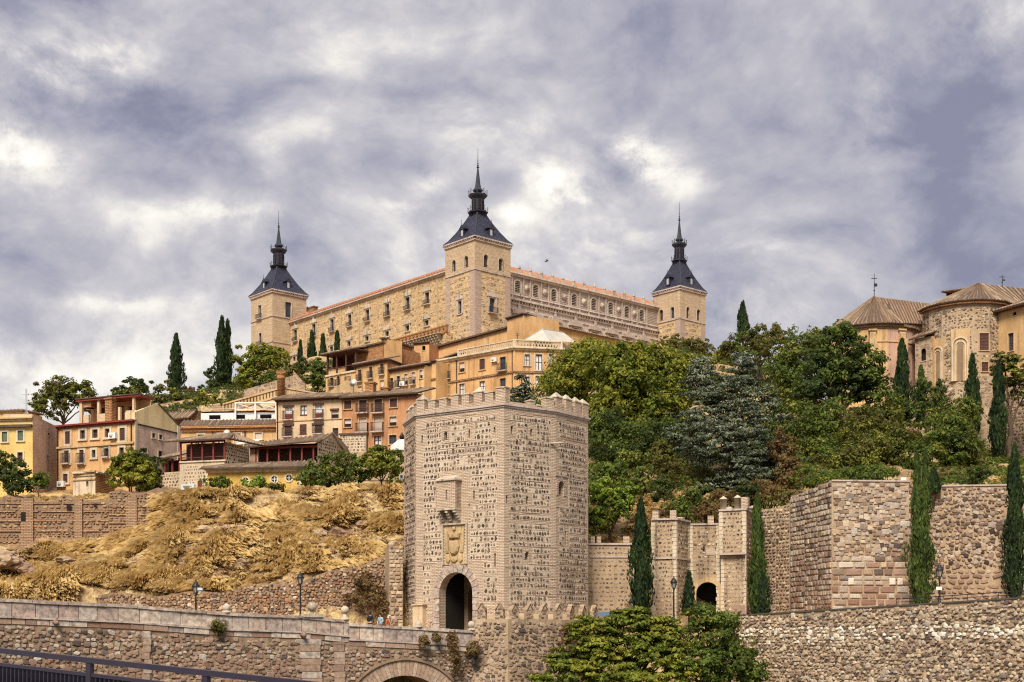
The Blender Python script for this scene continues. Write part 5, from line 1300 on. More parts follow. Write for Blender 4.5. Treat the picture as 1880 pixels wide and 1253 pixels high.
m.build('wall', 'stucco_orange', h3); back_box(h3, P3, 8, 33, z3, 'stucco_orange')
roof(h3, P3.P(0, z3, .5), P3.P(P3.L+.5, z3, .5), P3.P(P3.L+.5, z3+1.2, -4), P3.P(0, z3+1.2, -4), rib_mat='tile_ribs_dark')
# ---- stepped houses to the left of the corner block
h = thing('stepped_house', PX(655, 198, 34), 'stepped ochre house with a glazed wooden gallery and a brick upper box', 'house')
F = face_px(598, 206.5, 711, 198.0)
zt = ZP(662, 198.3); zlow = ZP(690.5, 206.4)
uG = F.u(654)
facade(h, F, 31, zlow, [R6(362, 408, 735, 860)+('dark', 1), R6(458, 500, 715, 860)+('dark', 1), R6(605, 655, 668, 820)+('shutter', 1), R6(762, 815, 622, 790)+('shutter', 1), R6(925, 972, 578, 745)+('shutter', 1)][:0]+
   [R6(362, 408, 735, 860)+('dark', 1), R6(458, 500, 715, 860)+('dark', 1)], 'stucco_ochre', 'trim_ochre', u1=uG)
facade(h, F, 31, zt, [R6(605, 655, 668, 820)+('shutter', 1), R6(765, 815, 622, 790)+('shutter', 1), R6(925, 972, 578, 745)+('shutter', 1), R6(1085, 1135, 535, 690)+('shutter', 1),
   R6(760, 820, 860, 945)+('blind',), R6(918, 982, 810, 950)+('blind',), R6(1078, 1140, 770, 930)+('blind',), R6(625, 660, 890, 935)+('dark',)], 'stucco_ochre', 'trim_ochre', u0=uG)
eave(h, F, zt+.1, 'wood_dark', uG-.3, F.L+.2, .5, .2); m = MB(); m.fbox(F, 0, uG, zlow-.2, zlow+.05, -.1, .2); m.build('string_course', 'trim_cream', h)
back_box(h, F, 10, 31, zt-.5, 'brick_orange', uG); back_box(h, F, 10, 31, zlow, 'stucco_ochre', 0, uG)
roof(h, F.P(uG-.4, zt+.12, .6), F.P(F.L+.3, zt+.12, .6), F.P(F.L+.3, zt+1.0, -2.4), F.P(uG-.4, zt+1.0, -2.4))
S2 = Face(F.b, PX(760, 205)); m = MB(); wall(m, S2, 0, S2.L, 31, zt); m.build('side_wall', 'brick_orange', h); m = MB(); m.fbox(S2, 0, S2.L, zt, zt+.2, -1, .3); m.build('side_coping', 'tiles', h); drain(h, S2, S2.L*.5, 31, zt)
# gallery
zg1 = ZP(641.5, 199)+.0; zg1 = zlow+3.1
m = MB()
for i in range(4): u = uG*(.03+.31*i); m.fbox(F, u-.09, u+.09, zlow, zg1, -.25, -.07)
for i in range(3): m.fbox(F, .03, .2, zlow, zg1, -.5-i*1.0, -.33-i*1.0)
m.fbox(F, 0, uG, zlow+.95, zlow+1.05, -.2, -.12); m.build('gallery_post', 'wood_dark', h)
m = MB(); m.fbox(F, 0, uG*.62, zlow, zlow+.9, -.5, -.35); m.fbox(F, uG*.55, uG, zlow, zg1, -2.6, -2.5); m.build('gallery_wall', 'stucco_ochre', h)
m = MB(); m.fbox(F, uG*.72, uG*.9, zlow+.1, zlow+2.1, -2.5, -2.44); m.build('gallery_door', 'curtain', h)
m = MB(); m.fbox(F, 0, uG*.58, zlow, zg1, -3.4, -3.3); m.fbox(F, -.02, .02, zlow, zg1, -3.4, -1.5); m.build('gallery_back', 'wood_dark', h)
m = MB(); m.fbox(F, -.6, uG+.2, zg1, zg1+.15, -4, .5); m.build('gallery_roof', 'wood_dark', h)
roof(h, F.P(-.7, zg1+.16, .55), F.P(uG+.2, zg1+.16, .55), F.P(uG+.2, zg1+.8, -2.0), F.P(-.7, zg1+.8, -2.0))
# brick upper box
B1 = face_px(655, 205.5, 703, 202); zb1 = ZP(622.5, 202); z_c = ZP(640, 203)
m = MB(); wall(m, B1, 0, B1.L, 33, z_c+.5); m.build('upper_wall', 'brick_orange', h)
B1b = Face(B1.P(B1.L*.35, 0, -1.5)[:2], B1.P(B1.L, 0, -.2)[:2]); m = MB(); m.fbox(B1b, 0, B1b.L, 38, zb1, -3, 0); m.build('upper_box', 'stucco_orange', h)
B2_ = Face(B1.b, PX(757, 208.5)); m = MB(); wall(m, B2_, 0, B2_.L, 33, zb1); m.build('upper_wall', 'brick_orange', h)
back_box(h, B1, 8, 33, z_c+.4, 'brick_orange')
for X, z, a in ((B1, z_c+.5, 0), (B2_, zb1, 0)): m = MB(); m.fbox(X, a-.1, X.L+.1, z, z+.22, -.6, .3); m.build('coping', 'tiles', h)
# second stepped house
h = thing('stepped_house', PX(745, 195, 34), 'lower ochre house with a shared balcony and half-lowered pale blinds', 'house')
F = face_px(709, 199, 779, 194.5); zt = ZP(671, 194.8)
facade(h, F, 31, zt, [R6(1222, 1270, 740, 905)+('dark', 1), R6(1320, 1368, 712, 880)+('dark', 1), R6(1430, 1480, 680, 845)+('blind', 1), R6(1535, 1585, 655, 830)+('blind', 1), R6(1648, 1695, 622, 745)+('blind',), R6(1640, 1690, 870, 960)+('blind',), R6(1540, 1580, 900, 950)+('dark',)], 'stucco_ochre', 'trim_cream', fw=.1)
eave(h, F, zt+.1, 'wood_dark', out_=.5, h=.2); back_box(h, F, 8, 31, zt, 'stucco_ochre'); drain(h, F, .25, 31, zt)
roof(h, F.P(-.3, zt+.12, .6), F.P(F.L+.2, zt+.12, .6), F.P(F.L+.2, zt+1.0, -3), F.P(-.3, zt+1.0, -3))
acunit(F, 741, 705, 'air conditioning box on the shared balcony of the lower ochre house')

# ================================================================ church on the right
h = thing('monastery_church', PX(1680, 160, 28), 'old brick and rubble church with two round apses and low tiled roofs', 'church')
def drum(cx, cy, r, a0, a1, n, Lz0, Lz1):
    out = []
    for k in range(n):
        t0, t1 = R(a0+(a1-a0)*k/n), R(a0+(a1-a0)*(k+1)/n)
        out.append(Face((cx+r*math.cos(t0), cy+r*math.sin(t0)), (cx+r*math.cos(t1), cy+r*math.sin(t1))))
    return out
def conroof(root, cx, cy, r, apex, faces, z, n_out=.55, mat='tiles'):
    for F in faces:
        ka = 1+(n_out+.06)/r; q0, q1 = F.P(0, z), F.P(F.L, z)
        a = Vector((cx+(q0.x-cx)*ka, cy+(q0.y-cy)*ka, z)); b = Vector((cx+(q1.x-cx)*ka, cy+(q1.y-cy)*ka, z))
        roof(root, a, b, apex, apex, mat, 'roof', .42)
# left apse (smooth brick, polygonal)
cx, cy = PX(1607, 166)[0], 167.5; r = 5.6
zL = ZP(592, 164)
fs_ = drum(cx, cy, r*1.0, 180, 330, 8, 0, 0)
zL = ZP(597, 162.5)
opsets = {2: [], 3: []}
for i, F in enumerate(fs_):
    m = MB(); ops = []
    for (px, py, w_, hh, ar) in ((1626.5, 648, .75, 1.15, True), (1629, 682, .8, 1.1, False), (1629, 706, .8, 1.3, False)):
        u, z = F.uz(px, py)
        if w_*.5 < u < F.L-w_*.5: ops.append((u-w_/2, u+w_/2, z-hh/2, z+hh/2, ar))
    wall(m, F, 0, F.L, 24, zL, ops, .5); m.build('apse_wall', 'stucco_ochre' if i < 5 else 'stucco_pink', h)
    for o in ops:
        window_parts(h, F, o[:4], 'trim_ochre', 'shutter' if not o[4] else 'dark', o[4], .45, True, .12 if not o[4] else .35, not o[4])
    m = MB(); m.fbox(F, -.05, F.L+.05, zL-.3, zL, -.2, .35); m.fbox(F, -.05, F.L+.05, zL-.5, zL-.3, -.2, .15); m.build('cornice', 'brick_brown', h)
    m = MB(); z9 = ZP(628, 162); m.fbox(F, -.02, F.L+.02, z9, z9+.12, 0, .1); m.build('string_course', 'trim_ochre', h)
apx = Vector((PX(1605, 167)[0], 167, ZP(545.5, 167)))
conroof(h, cx, cy, r, apx, fs_[:6], zL)
# nave roof running back right
zN = zL+.1
Fn = Face(fs_[5].a, PX(1722, 166)); m = MB(); wall(m, Fn, 0, Fn.L, 24, ZP(590, 163)); m.build('nave_wall', 'stucco_pink', h)
roof(h, Fn.P(-.5, zL, .5), Fn.P(Fn.L+2, ZP(590, 163)+.3, .5), PX(1740, 172, ZP(562, 172)), apx, 'tiles', 'roof', rib_mat='tile_ribs_church')
m = MB(); c = Fn.P(Fn.u(1669), ZP(593.5, 163), .0); d3 = Vector((Fn.n.x, Fn.n.y, 0)); m.tube(c, c+d3*.03, .28, n=14); ro_ = m.build('round_window', 'painted_dark', h)
# buttresses with scroll tops
for px, py0 in ((1602, 603), (1655, 602)):
    Fb = min(fs_, key=lambda f: abs(f.u(px)-f.L/2) if 0 <= f.u(px) <= f.L else 99)
    u = Fb.u(px); m = MB(); z_ = ZP(py0, 161.5)
    m.fbox(Fb, u-.45, u+.45, 24, z_-1.2, 0, .7); m.fbox(Fb, u-.35, u+.35, z_-1.2, z_-.2, 0, .45, .3); m.fbox(Fb, u-.5, u+.5, z_-.2, z_, 0, .35); m.build('buttress', 'trim_ochre', h)
# middle lean-to with niches
Fm = face_px(1680, 162, 1712, 160.5); zm = ZP(619, 161)
facade(h, Fm, 24, zm, [(1691, 1700, 640, 663, 'gone~')], 'rubble_loose', frame=False, name='link_wall')
roof(h, Fm.P(-.6, zm-.1, .5), Fm.P(Fm.L, zm+.3, .5), Fm.P(Fm.L, zm+1.0, -1.5), Fm.P(-.6, zm+.8, -1.5), rib_mat='tile_ribs_dark'); back_box(h, Fm, 4, 24, zm, 'stucco_ochre')
# right apse (rubble in brick courses) with blind arches
cx2, cy2, r2 = PX(1775, 163)[0], 163.5, 5.1
fs2 = drum(cx2, cy2, r2, 178, 325, 7, 0, 0)
zR = ZP(556, 159.5)
for i, F in enumerate(fs2):
    m = MB(); ops = []
    for (px, py, w_, hh) in ((1811, 628, 1.1, 2.0), (1808, 674, .8, 1.1), (1808, 723, .9, 1.5)):
        u, z = F.uz(px, py)
        if 0 < u < F.L: u = min(max(u, w_/2+.1), F.L-w_/2-.1); ops.append((u-w_/2, u+w_/2, z-hh/2, z+hh/2, False))
    wall(m, F, 0, F.L, 24, zR, ops, .4); m.build('apse_wall', 'stucco_ochre' if i > 5 else 'mortar_warm', h)
    for j, o in enumerate(ops): window_parts(h, F, o[:4], 'wood_red' if o[2] > ZP(640, 160) else 'trim_ochre', 'stained' if o[2] > ZP(645, 160) else 'shutter', False, .3, True, .09, True)
    def okk(u, z, w_, hh, F=F, ops=ops): return not any(o[0]-.35 < u < o[1]+.35 and o[2]-.4 < z < o[3]+.4 for o in ops)
    if i <= 5:
        zz = 26.0
        while zz < zR-.8:
            place = field(rnd, .02, F.L-.02, zz, zz+.44, .42, inside=okk)
            place_stones(h, F, place, None, 'tiny', .07, 0, rg=rnd, matf=lambda l, g: g.choice(['stones_mixed', 'stones_dark', 'stones_cream'])); zz += .66
    m = MB(); m.fbox(F, -.05, F.L+.05, zR-.35, zR, -.2, .4); m.build('cornice', 'brick_orange', h)
apx2 = Vector((PX(1797, 164)[0], 164, ZP(521, 164)))
conroof(h, cx2, cy2, r2, apx2, fs2, zR)
m = MB()
for px, wpx, y0, y1 in ((1723, 9, 636, 725), (1763, 22, 618, 700)):
    F = min(fs2, key=lambda f: abs(f.u(px)-f.L/2) if 0 <= f.u(px) <= f.L else 99)
    # a flat brick panel carrying the layered blind arch, set on the drum
    u, zt_ = F.uz(px, y0); _, zb_ = F.uz(px, y1); r_ = .38 if wpx > 12 else .3
    m.fbox(F, u-r_*2.75, u+r_*2.75, zb_, zt_+.9, -.3, .10)
    m.build('blind_arch_panel', 'trim_ochre', h); m = MB()
    zs9 = zt_-r_*2.6
    arch_ring(m, F, u, zb_, zs9, r_*2.0, r_*.45, .08, .24, 12); arch_ring(m, F, u, zb_, zs9-.15, r_*1.3, r_*.4, .08, .18, 12)
    m.build('blind_arch', 'trim_cream', h); m = MB(); m.fbox(F, u-r_*.9, u+r_*.9, zb_, zs9+.2, .10, .115); m.build('niche', 'mortar_brown', h); m = MB()
# roof ridge beyond and little belfry
roof(h, fs2[-1].P(fs2[-1].L, zR, .55), PX(1905, 163, ZP(558, 163)), PX(1905, 170, ZP(533, 170)), apx2, 'tiles', 'roof')
Fz = face_px(1737, 170, 1752, 169.5); m = MB(); zq = ZP(536, 170); wall(m, Fz, 0, Fz.L, 40, zq, [(.1, .7, zq-1.2, zq-.2)], .3); m.build('stair_turret', 'stucco_brick_orange', h); back_box(h, Fz, 2.5, 40, zq, 'stucco_brick_orange')
m = MB(); m.fbox(Fz, .05, .8, zq-1.3, zq-.1, -.5, -.35); m.build('turret_opening', 'painted_dark', h)
roof(h, Fz.P(-.5, zq, .5), Fz.P(Fz.L+1.5, zq, .5), Fz.P(Fz.L+1.5, zq+.5, -2.5), Fz.P(-.5, zq+.5, -2.5))
# right block
Fr = face_px(1833, 159, 1935, 152); zr2 = ZP(566, 156.5)
facade(h, Fr, 22, zr2, [(1851, 1861.5, 612, 645, 'dark'), (1859, 1866, 573, 580, 'gone')], 'stucco_ochre', 'trim_cream', fw=.08, name='range_wall')
m = MB(); m.fbox(Fr, -.3, Fr.L, zr2, zr2+.18, -.3, .8); m.build('roof_eave', 'wood_dark', h)
roof(h, Fr.P(-.3, zr2+.19, .85), Fr.P(Fr.L, zr2+.19, .85), Fr.P(Fr.L, zr2+3.4, -6), Fr.P(.6, zr2+2.2, -6)); back_box(h, Fr, 7, 22, zr2, 'stucco_ochre')
# crosses
for px, y0, y1, Y, lb, wv in ((1605, 546, 503, 167, 'iron cross with a small vane on the left apse roof', 1), (1840, 525, 505, 168, 'small iron weather vane on the right church roof', 0)):
    t = thing('roof_cross', PX(px, Y, ZP(y0, Y)), lb, 'cross' if wv else 'weather vane'); m = MB(); x = PX(px, Y)[0]; zt_ = ZP(y1, Y); zb_ = ZP(y0, Y)
    m.tube((x, Y, zb_-.3), (x, Y, zt_), .05, .035, 6); L_ = zt_-zb_
    m.tube((x-.35, Y, zt_-L_*.2), (x+.35, Y, zt_-L_*.2), .045, n=5); m.build('cross', 'iron', t)
    m = MB(); m.poly([(x, Y, zt_-L_*.42), (x+.30, Y, zt_-L_*.40), (x+.42, Y, zt_-L_*.5), (x+.25, Y, zt_-L_*.56), (x, Y, zt_-L_*.54)]); m.poly([(x, Y+.03, zt_-L_*.42), (x+.30, Y+.03, zt_-L_*.40), (x+.42, Y+.03, zt_-L_*.5), (x+.25, Y+.03, zt_-L_*.56), (x, Y+.03, zt_-L_*.54)]); m.lathe((x, Y, zt_-L_*.75), [(.03, 0), (.12, .08), (.03, .2)], 6); m.build('vane', 'iron', t)
# rubble retaining wall under the church at the right edge
F = face_px(1838, 150, 1960, 143); h = thing('retaining_wall', F.P(3, 20, 0), 'tall weathered rubble wall under the church at the right edge, half hidden by a pine', 'wall')
m = MB(); zt = ZP(688, 149); wall(m, F, 0, F.L, 16, zt); m.fbox(F, 0, F.L, 16, zt, -3, -.01); m.build('wall_core', 'rubble_loose', h)
place_stones(h, F, courses(rnd, .1, F.L-.1, 19, zt-.1, .42, .5, .07, .3, .5, .1), 'stones_mixed', 'rubble', .08, 0)
F = face_px(1560, 153, 1838, 151); zt = ZP(745, 152)
h = thing('retaining_wall', F.P(6, 22, 0), 'low terrace wall glimpsed through the trees below the church', 'wall'); m = MB(); wall(m, F, 0, F.L, 18, zt); m.fbox(F, 0, F.L, 18, zt, -2, -.01); m.build('wall_core', 'rubble_loose', h)
m = MB(); m.fbox(face_px(1795, 151.5, 1836, 151), 0, 3, 18, ZP(690, 151), -6, .2); m.build('pier', 'rubble_loose', h)
# ================================================================ the gate tower
A0 = Vector((-0.62, 104.0)); A1 = Vector((-7.68, 109.04)); A2 = Vector((-8.98, 113.4)); B1v = Vector((3.43, 107.07)); B2v = Vector((6.2, 110.8))
TZ = 18.2
gt = thing('gate_tower', (-0.6, 108, 0), 'great polygonal bridge gate tower of pinkish brick with rows of dark stones', 'tower')
FLt, FFr, FRt, FLL = Face(A1, A0), Face(A0, B1v), Face(B1v, B2v), Face(A2, A1)
FBk = [Face(B2v, (4.5, 117)), Face((4.5, 117), (-5, 118)), Face((-5, 118), A2)]
c6t = crop(720, 700, 4.82); c7 = crop(700, 940, 4.0)
slits = {id(FLt): [(773.6, 776.4, 799.6, 813, 'r'), (815.8, 821.4, 793, 808, 'a'), (860, 863, 789, 804, 'r'), (906.4, 909.4, 784.5, 794.5, 'r'), (805.8, 809.2, 906, 922, 'r'), (868.6, 871.6, 901, 917, 'r'), (860, 862.2, 925, 930, 'r'), (907.2, 910.2, 1016, 1041, 'r')],
         id(FFr): [(937.8, 942.2, 782.5, 797, 'r'), (973.6, 977.8, 788, 800.5, 'r'), (928.8, 932.4, 909.6, 924.5, 'r'), (966, 970.2, 911.6, 926, 'r'), (963.7, 970.7, 1013.5, 1027.7, 'a')],
         id(FRt): [(1024.8, 1035.2, 884, 910, 'a'), (1037.5, 1040, 976, 1002, 'r')], id(FLL): []}
ZD0 = 0.2
ud0, ud1 = FLt.u(807.5), FLt.u(868.5)
# keep door on the face
for F in (FLL, FLt, FFr, FRt):
    ops = []
    for s_ in slits[id(F)]:
        r = F.rect(*s_[:4]); ops.append((r[0], r[1], r[2], r[3], s_[4] == 'a'))
    dm = 1.0
    m = MB()
    if F is FLt:
        zt = F.uz(838, 1051)[1]; ops.append((ud0, ud1, ZD0, zt, True))
    wall(m, F, 0, F.L, -13, TZ, ops, .75, 12); m.build('wall', 'brick_tower', gt, label={id(FLt): 'main sunlit brick face above the doorway'}.get(id(F)))
    for o in ops[:len(slits[id(F)])]:
        m = MB(); m.fbox(F, o[0]-.05, o[1]+.05, o[2]-.05, o[3]+.05, -.95, -.72); m.build('arrow_slit_dark', 'painted_dark', gt)
        if o[4]: m = MB(); rr = (o[1]-o[0])/2; arch_ring(m, F, (o[0]+o[1])/2, o[2], o[3]-rr, rr, .12, 0, .04, 8); m.build('slit_surround', 'brick_pinkgrey', gt)
m = MB()
for F in FBk: wall(m, F, 0, F.L, -13, TZ)
m.build('rear_wall', 'brick_tower', gt)
m = MB(); m.poly([(q[0], q[1], TZ-.5) for q in (A0, B1v, B2v, (4.5, 117), (-5, 118), A2, A1)]); m.build('roof_deck', 'mortar_warm', gt)
# rows of rubble in cream mortar between the brick courses
def excl(F, u, z, w_):
    """features the stone rows stop at, in metres on each face"""
    for s_ in slits[id(F)]:
        r = F.rect(*s_[:4]); p_ = .30
        if r[0]-p_-w_/2 < u < r[1]+p_+w_/2 and r[2]-.25 < z < r[3]+.3: return True
    if F is FLt:
        for x0, x1, y0, y1 in ((808, 864, 868, 968), (812, 862, 960, 1048), (790, 886, 1038, 1160)):
            r = F.rect(x0, x1, y0, y1)
            if r[0]-w_/2 < u < r[1]+w_/2 and r[2] < z < r[3]: return True
    if F is FRt:
        r = F.rect(1020, 1044, 872, 930)
        if r[0] < u < r[1] and r[2] < z < r[3]: return True
    return False
rg = random.Random(11)
for F, q0, q1 in ((FLL, .55, .25), (FLt, .75, .55), (FFr, .55, .5), (FRt, .45, .25)):
    band = MB(); lay = []; zb = 2.9; row = 0
    zz = TZ-.95
    while zz > zb:
        hh = .335*rg.uniform(.8, 1.2); wv = rg.random()*6
        # band runs, broken at features
        u = q0+rg.uniform(-.08, .3)*(row % 2 == 0); end = F.L-q1-rg.uniform(0, .3)*(row % 2)
        run0 = None; uu = u
        while uu < end:
            bad = excl(F, uu, zz, .1)
            if not bad and run0 is None: run0 = uu
            if (bad or uu+.12 >= end) and run0 is not None:
                if uu-run0 > .35:
                    if True:
                        band.fbox(F, run0-.04, uu+.04, zz-hh/2-.03, zz+hh/2+.03, -.02, .014)
                    v = run0+.02
                    while v < uu-.12:
                        w_ = rg.uniform(.15, .40); w_ = min(w_, uu-v)
                        if rg.random() < .93:
                            h2 = hh*rg.uniform(.55, .95); lay.append((v+w_/2, zz+rg.uniform(-.02, .02), w_*rg.uniform(.85, 1.05), h2*1.05))
                            if rg.random() < .25: lay.append((v+w_/2, zz+hh*.5, w_*.8, .07))
                        v += w_+rg.uniform(.01, .05)
                run0 = None
            uu += .1
        zz -= .455 if rg.random() < .85 else rg.uniform(.5, .7); row += 1
    band.build('mortar_band', 'mortar_band', gt, kind='stuff')
    place_stones(gt, F, lay, None, 'tiny', .055, 0, name='row_stone', o0=.005, rg=rg, matf=lambda l, g: 'stones_dark' if g.random() < .55 else 'stones_mixed')
    # fine ledge lines of brick courses that stand out a little
    led = MB(); zz = TZ-.5
    while zz > 2.8:
        a = rg.uniform(0, F.L*.6); b = a+rg.uniform(1, F.L*.6)
        if not any(excl(F, a+(b-a)*t_/6, zz, .05) for t_ in range(7)): led.fbox(F, a, min(b, F.L), zz, zz+.05, -.02, .03)
        zz -= rg.uniform(.12, .34)
    led.build('brick_ledge', 'brick_tower', gt, kind='stuff')
# tower foot: rougher masonry and a low skirt
# string course and merlons on top
m = MB()
for F in (FLL, FLt, FFr, FRt)+tuple(FBk): m.fbox(F, -.12, F.L+.12, TZ-.08, TZ+.06, -.3, .16); m.fbox(F, -.05, F.L+.05, TZ-.22, TZ-.08, -.3, .07)
m.build('string_course', 'stone_pinkgrey', gt)
def merlon(F, uc, w_, z, hh, cap=True, o=-.02, dpt=.62):
    m = MB(); m.fbox(F, uc-w_/2, uc+w_/2, z, z+hh, o-dpt, o); k = m.build('merlon', 'brick_tower', gt)
    m = MB(); P = F.P; b = [P(uc-w_/2-.05, z+hh, o+.05), P(uc+w_/2+.05, z+hh, o+.05), P(uc+w_/2+.05, z+hh, o-dpt-.05), P(uc-w_/2-.05, z+hh, o-dpt-.05)]; t_ = P(uc, z+hh+(.42 if cap else .12), o-dpt/2)
    bb_ = [q-Vector((0, 0, .07)) for q in b]
    for i in range(4): m.poly([b[i], b[(i+1) % 4], t_]); m.poly([bb_[i], bb_[(i+1) % 4], b[(i+1) % 4], b[i]])
    m.poly(bb_); m.build('merlon_cap', 'stone_pale', k)
cen = [(213, 1), (250, .9), (345, .0), (450, .0), (555, .0), (648, .0), (765, 1), (862, .0)]
for i, x in enumerate((250, 347, 447, 550, 645, 755, 855)):
    px = 720+x/4.82; u = FLt.u(px); merlon(FLt, u, rg.uniform(.66, .80), TZ+.05, rg.uniform(1.02, 1.2), x in (250, 755))
m = MB(); m.fbox(FLt, .2, FLt.L-.2, TZ+.05, TZ+.42, -.6, -.06); m.build('parapet_wall', 'brick_tower', gt)
merlon(FLt, FLt.L-.35, .95, TZ+.05, 1.3, False); merlon(FFr, .30, .6, TZ+.05, 1.25, False, -.03)
merlon(FLL, FLL.L-.5, .8, TZ+.05, .95); merlon(FLL, FLL.L-2.0, .8, TZ+.05, .9); merlon(FLL, FLL.L-3.4, .8, TZ+.05, .9)
m = MB(); m.fbox(FFr, .6, FFr.L, TZ+.05, TZ+.3, -.55, -.05); m.build('parapet_wall', 'brick_tower', gt); m = MB(); m.fbox(FRt, 0, FRt.L, TZ+.05, TZ+.4, -.6, -.06); m.build('parapet_wall', 'brick_tower', gt)
merlon(FFr, FFr.L-.55, .8, TZ+.05, .95, False); merlon(FFr, FFr.L-2.3, .5, TZ+.05, .55, False); merlon(FFr, FFr.L-1.6, .35, TZ+.05, .25, False)
for u in (.55, 1.9, 3.2, 4.3): merlon(FRt, u, .85, TZ+.05, 1.15)
for F in FBk:
    k = int(F.L/1.5)
    for i in range(k): merlon(F, (i+.5)*F.L/k, .75, TZ+.05, 1.1)
# doorway: stone arch, dark passage with an inner arch
zt = FLt.uz(838, 1051)[1]; rD = (ud1-ud0)/2; uD = (ud0+ud1)/2
m = MB(); n = 13
for k in range(n):
    a, b = math.pi*k/n+.012, math.pi*(k+1)/n-.012
    q = [(uD-rr*math.cos(t_), zt-rD+rr*math.sin(t_)) for t_, rr in ((a, rD), (a, rD+.62), (b, rD+.62), (b, rD))]
    mm = MB(); P = FLt.P
    mm.poly([P(x, z, .09) for x, z in q], q)
    for i in range(4): mm.poly([P(*q[i], .09), P(*q[(i+1) % 4], .09), P(*q[(i+1) % 4], -.05), P(*q[i], -.05)])
    mm.build('voussoir', 'slabs', gt)
zz = ZD0+.3
while zz < zt-rD-.1:
    for s0, s1 in ((ud0-.55, ud0), (ud1, ud1+.55)): mm = MB(); w_ = rg.uniform(-.12, .2); mm.fbox(FLt, s0-(w_ if s0 < ud0-.1 else 0), s1+(w_ if s1 > ud1+.1 else 0), zz, zz+.46, -.05, .08+rg.uniform(0, .02)); mm.build('jamb_stone', 'slabs', gt)
    zz += .5
m = MB(); G = Face(FLt.P(0, 0, -3.2)[:2], FLt.P(FLt.L, 0, -3.2)[:2]); wall(m, G, ud0-.6, ud1+.6, ZD0-.4, zt+.3, [(ud0+.35, ud1-.75, ZD0-.3, zt-.5, True)], .6, 10)
m.build('inner_arch', 'mortar_brown', gt); m = MB()
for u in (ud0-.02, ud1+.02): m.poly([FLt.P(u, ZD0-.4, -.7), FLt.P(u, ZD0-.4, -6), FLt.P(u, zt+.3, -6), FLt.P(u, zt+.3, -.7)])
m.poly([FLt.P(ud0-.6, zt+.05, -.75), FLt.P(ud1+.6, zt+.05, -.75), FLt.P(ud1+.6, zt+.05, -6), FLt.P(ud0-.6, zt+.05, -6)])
m.fbox(FLt, ud0-.6, ud1+.6, ZD0-.4, zt+.3, -6.2, -6); m.build('passage_wall', 'painted_dark', gt)  # walls coloured near-black to paint in the passage's shade
# machicolated box over the door
r = FLt.rect(815, 853, 880, 966)
u0, u1 = FLt.u(813), FLt.u(846.5); zT = FLt.uz(836, 884)[1]; zB = FLt.uz(836, 945)[1]
m = MB(); F9 = Face(FLt.P(u0, 0, .75)[:2], FLt.P(u1, 0, .75)[:2])
slu = F9.L*.52; wall(m, F9, 0, F9.L, zB+.35, zT, [(slu-.06, slu+.06, F9.uz(832, 918)[1], F9.uz(832, 899)[1])], .3)
m.fbox(FLt, u0, u1, zB+.35, zT, -.02, .55)
for u in (u0, u1): m.poly([FLt.P(u, zB+.35, 0), FLt.P(u, zB+.35, .75), FLt.P(u, zT, .75), FLt.P(u, zT, 0)], [(0, zB), (.95, zB), (.95, zT), (0, zT)])
m.poly([FLt.P(u0, zT, 0), FLt.P(u1, zT, 0), FLt.P(u1, zT, .75), FLt.P(u0, zT, .75)])
m.build('machicolation', 'brick_tower', gt)
m = MB(); m.fbox(FLt, u0-.05, u1+.05, zB+.3, zB+.42, 0, .83); m.build('machicolation_base', 'stone_pale', gt); m = MB(); m.fbox(FLt, u0-.12, u1+.12, zT, zT+.12, 0, .88)
P = FLt.P; m.poly([P(u0-.1, zT+.12, .85), P(u1+.1, zT+.12, .85), P(u1-.1, zT+.5, 0), P(u0+.1, zT+.5, 0)]); m.poly([P(u0-.1, zT+.12, 1.05), P(u0+.1, zT+.5, 0), P(u0-.1, zT+.12, 0)]); m.poly([P(u1+.1, zT+.12, 1.05), P(u1-.1, zT+.5, 0), P(u1+.1, zT+.12, 0)])
m.build('machicolation_roof', 'stone_pale', gt)
for i in range(3):
    u = u0+.12+(u1-u0-.24)*i/2; m = MB()
    for j in range(4): m.fbox(FLt, u-.13, u+.13, zB+.3-(j+1)*.2, zB+.3-j*.2-.02, 0, .75-j*.17)
    m.build('corbel', 'stone_pale', gt)
# carved coat of arms panel
e0_, e1_ = FLt.u(815), FLt.u(857); zE1 = FLt.uz(836, 964)[1]; zE0 = FLt.uz(836, 1037)[1]; uE = (e0_+e1_)/2; hE = zE1-zE0; wE = e1_-e0_
m = MB(); m.fbox(FLt, e0_, e1_, zE0, zE1, 0, .06); pan = m.build('emblem_panel', 'emblem_gold', gt)
m = MB(); m.fbox(FLt, e0_-.1, e0_+.02, zE0, zE1+.12, 0, .16); m.fbox(FLt, e1_-.02, e1_+.1, zE0, zE1+.12, 0, .16); m.fbox(FLt, e0_+.02, e1_-.02, zE1, zE1+.12, 0, .22)
for i in range(13):
    for u in (e0_+.1, e1_-.1): c = FLt.P(u, zE0+hE*(i+.5)/13, .06); m.lathe(c-Vector((0, 0, .07)), [(.02, 0), (.07, .04), (.07, .10), (.02, .14)], 6)
m.build('emblem_frame', 'stone_pale', pan)
